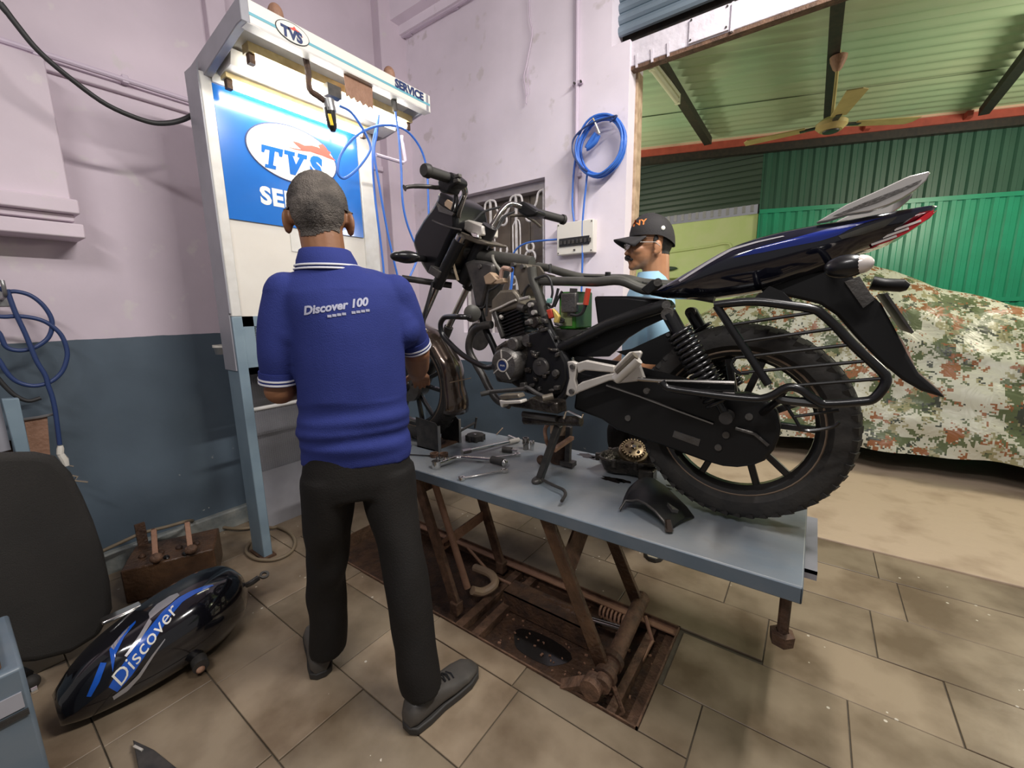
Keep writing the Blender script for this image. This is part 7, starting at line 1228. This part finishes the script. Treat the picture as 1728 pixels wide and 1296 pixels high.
for f in sel:
    for k in f:
        if k not in idx: p = V(bv_[k]); idx[k] = len(hv); o_ = p-nl(-0.02,0,1.58); hv.append(p+o_.normalized()*(0.002+random.uniform(0, 0.0012)))
    hf.append(tuple(idx[k] for k in f))
MB().add(hv, hf).build('hair', 'hair_black', man, smooth=180)
MB().tube(smooth_path([nl(0.090,0.036,1.512), nl(0.103,0.020,1.523), nl(0.109,0,1.527), nl(0.103,-0.020,1.523), nl(0.090,-0.036,1.512)]), [0.006]*4+[0.0105]*9+[0.006]*4, 8).build('moustache', 'hair_black', man, smooth=60)
for s_ in (-1, 1):
    MB().ell(nl(0.083,s_*0.032,1.582), (0.012,0.012,0.010)).build('eye', 'sign_white', man); MB().ell(nl(0.093,s_*0.032,1.582), (0.005,0.005,0.005)).build('iris', 'hair_black', man)
    MB().ell(nl(-0.004,s_*0.0735,1.592), (0.012,0.006,0.022), 12, 8, rotn).build('sideburn', 'hair_black', man)
    MB().tube(smooth_path([nl(0.098,s_*0.014,1.599), nl(0.092,s_*0.032,1.606), nl(0.080,s_*0.050,1.600)]), 0.004, 6).build('eyebrow', 'hair_black', man)
# spectacles
gl = thing('spectacles', nl(0.11,0,1.58), 'thin metal spectacles worn by the man in the cap', 'spectacles')
for s_ in (-1, 1):
    c_ = nl(0.112,s_*0.033,1.578); gax_ = (NF+NS*s_*0.25).normalized(); gs_ = V(-gax_.y, gax_.x, 0)
    MB().tube([c_+gs_*0.025*math.cos(k*0.3927)+V(0,0,0.017*math.sin(k*0.3927)) for k in range(16)], 0.0013, 6, True).build('rim', 'silver_paint', gl)
    MB().prism([c_+gs_*0.024*math.cos(k*0.3927)+V(0,0,0.016*math.sin(k*0.3927)) for k in range(16)], gax_*0.001).build('lens', 'glass_lens', gl)
    MB().tube([c_+gs_*0.025*s_, nl(0.085,s_*0.074,1.586), nl(0.0,s_*0.085,1.582), nl(-0.02,s_*0.086,1.565)], 0.0015, 6).build('temple', 'silver_paint', gl)
MB().tube(smooth_path([nl(0.118,-0.010,1.580), nl(0.122,0,1.585), nl(0.118,0.010,1.580)]), 0.0014, 6).build('bridge', 'silver_paint', gl)
# cap
cp = thing('baseball_cap', nl(0,0,1.66), 'black baseball cap with orange monogram on the standing man', 'cap')
dm = []
for i in range(9):
    t = math.pi/2*i/8; sec = []
    for k in range(32):
        a = 2*math.pi*k/32; fx = math.cos(a); sec.append(nl(-0.010+fx*(0.110 if fx > 0 else 0.110-0.013*math.cos(t)**3)*math.cos(t)**0.75, math.sin(a)*0.089*math.cos(t)**0.75, 1.612+0.104*math.sin(t)-(0.044*max(0,-fx)**1.3)*math.cos(t)+0.008*max(0,fx)))
    dm.append(sec)
dmb = MB().loft(dm, False); cb = bvh_of(dmb); dmb.build('crown', 'cap_black', cp, smooth=60)
br = []
for i in range(7):
    f = i/6; row = []
    for k in range(13):
        s_ = (k-6)/6; reach = 0.094*math.sqrt(max(0, 1-s_*s_*0.70)); row.append(nl(0.078-0.038*abs(s_)**2+f*reach, s_*0.082, 1.624-0.014*f-0.042*(s_**2)*(0.35+0.65*f)))
    br.append(row)
mbb = MB(); mbb.v = [tuple(p) for r in br for p in r]; mbb.f = [(i*13+j, i*13+j+1, (i+1)*13+j+1, (i+1)*13+j) for i in range(6) for j in range(12)]
bro = mbb.build('brim', 'cap_black', cp, smooth=60); so = bro.modifiers.new('thick', 'SOLIDIFY'); so.thickness = 0.005
MB().ell(nl(-0.008,0,1.717), (0.007,0.007,0.004)).build('button', 'cap_black', cp)
# the monogram sits on the front left of the crown, read from his left: right vector runs from front to back
place_text('cap_monogram', 'NY', 0.036, nl(0.066,0.045,1.672), -NF*0.75+NS*-0.0, (0,0,1), 'cap_orange', cp, bvh=cb, cut=2, shear=0.15, offset=0.001)
MB().ell(nl(-0.030,0.0865,1.640), (0.009,0.003,0.010), 12, 8, rotn).build('side_badge', 'sign_white', cp)
# shirt, trousers, shoes
ns = MB(); ns.loft([ov2(0,0,0.86,0.115,0.160), ov2(0,0,0.95,0.118,0.162), ov2(0,0,1.05,0.116,0.160), ov2(0,0,1.2,0.115,0.165), ov2(0,0,1.32,0.108,0.180), ov2(-0.005,0,1.375,0.092,0.165), ov2(-0.01,0,1.405,0.075,0.115), ov2(-0.012,0,1.425,0.066,0.075)])
for s_ in (-1, 1): chain(ns, [nl(-0.008,s_*0.165,1.352), nl(-0.01,s_*0.205,1.25), nl(-0.006,s_*0.220,1.14)], [0.064,0.058,0.055], 18)
fuse('shirt', ns, 'shirt_lightblue', man, 0.007, 6, wrinkle=lambda p: 0.006*pnoise(p*9))
MB().loft([ov2(-0.012,0,1.405,0.078,0.078,24,1), ov2(-0.010,0,1.43,0.072,0.072,24,1), ov2(-0.008,0,1.458,0.062,0.062,24,1), ov2(-0.008,0,1.45,0.057,0.057,24,1)], False).build('collar', 'shirt_lightblue', man, smooth=60)
tm = MB(); tm.loft([ov2(0,0,0.92,0.105,0.150), ov2(0,0,0.82,0.11,0.158), ov2(0,0,0.76,0.10,0.15)])
chain(tm, [nl(0,0.078,0.80), nl(-0.005,0.075,0.62), nl(-0.02,0.07,0.46), V(-0.603,2.165,0.26), V(-0.598,2.19,0.12)], [0.090,0.080,0.068,0.062,0.062], 20)
chain(tm, [nl(0,-0.078,0.80), nl(0.09,-0.05,0.66), nl(0.05,-0.08,0.46), V(-0.75,2.28,0.26), V(-0.76,2.33,0.12)], [0.090,0.086,0.068,0.062,0.062], 20)
fuse('trousers', tm, 'trousers_black', man, 0.009, 4)
shoe((-0.60,2.27,0), (-0.575,2.00,0), man, 'cream_shoe', msole='shoe_sole'); shoe((-0.745,2.41,0), (-0.82,2.15,0), man, 'cream_shoe', msole='shoe_sole')
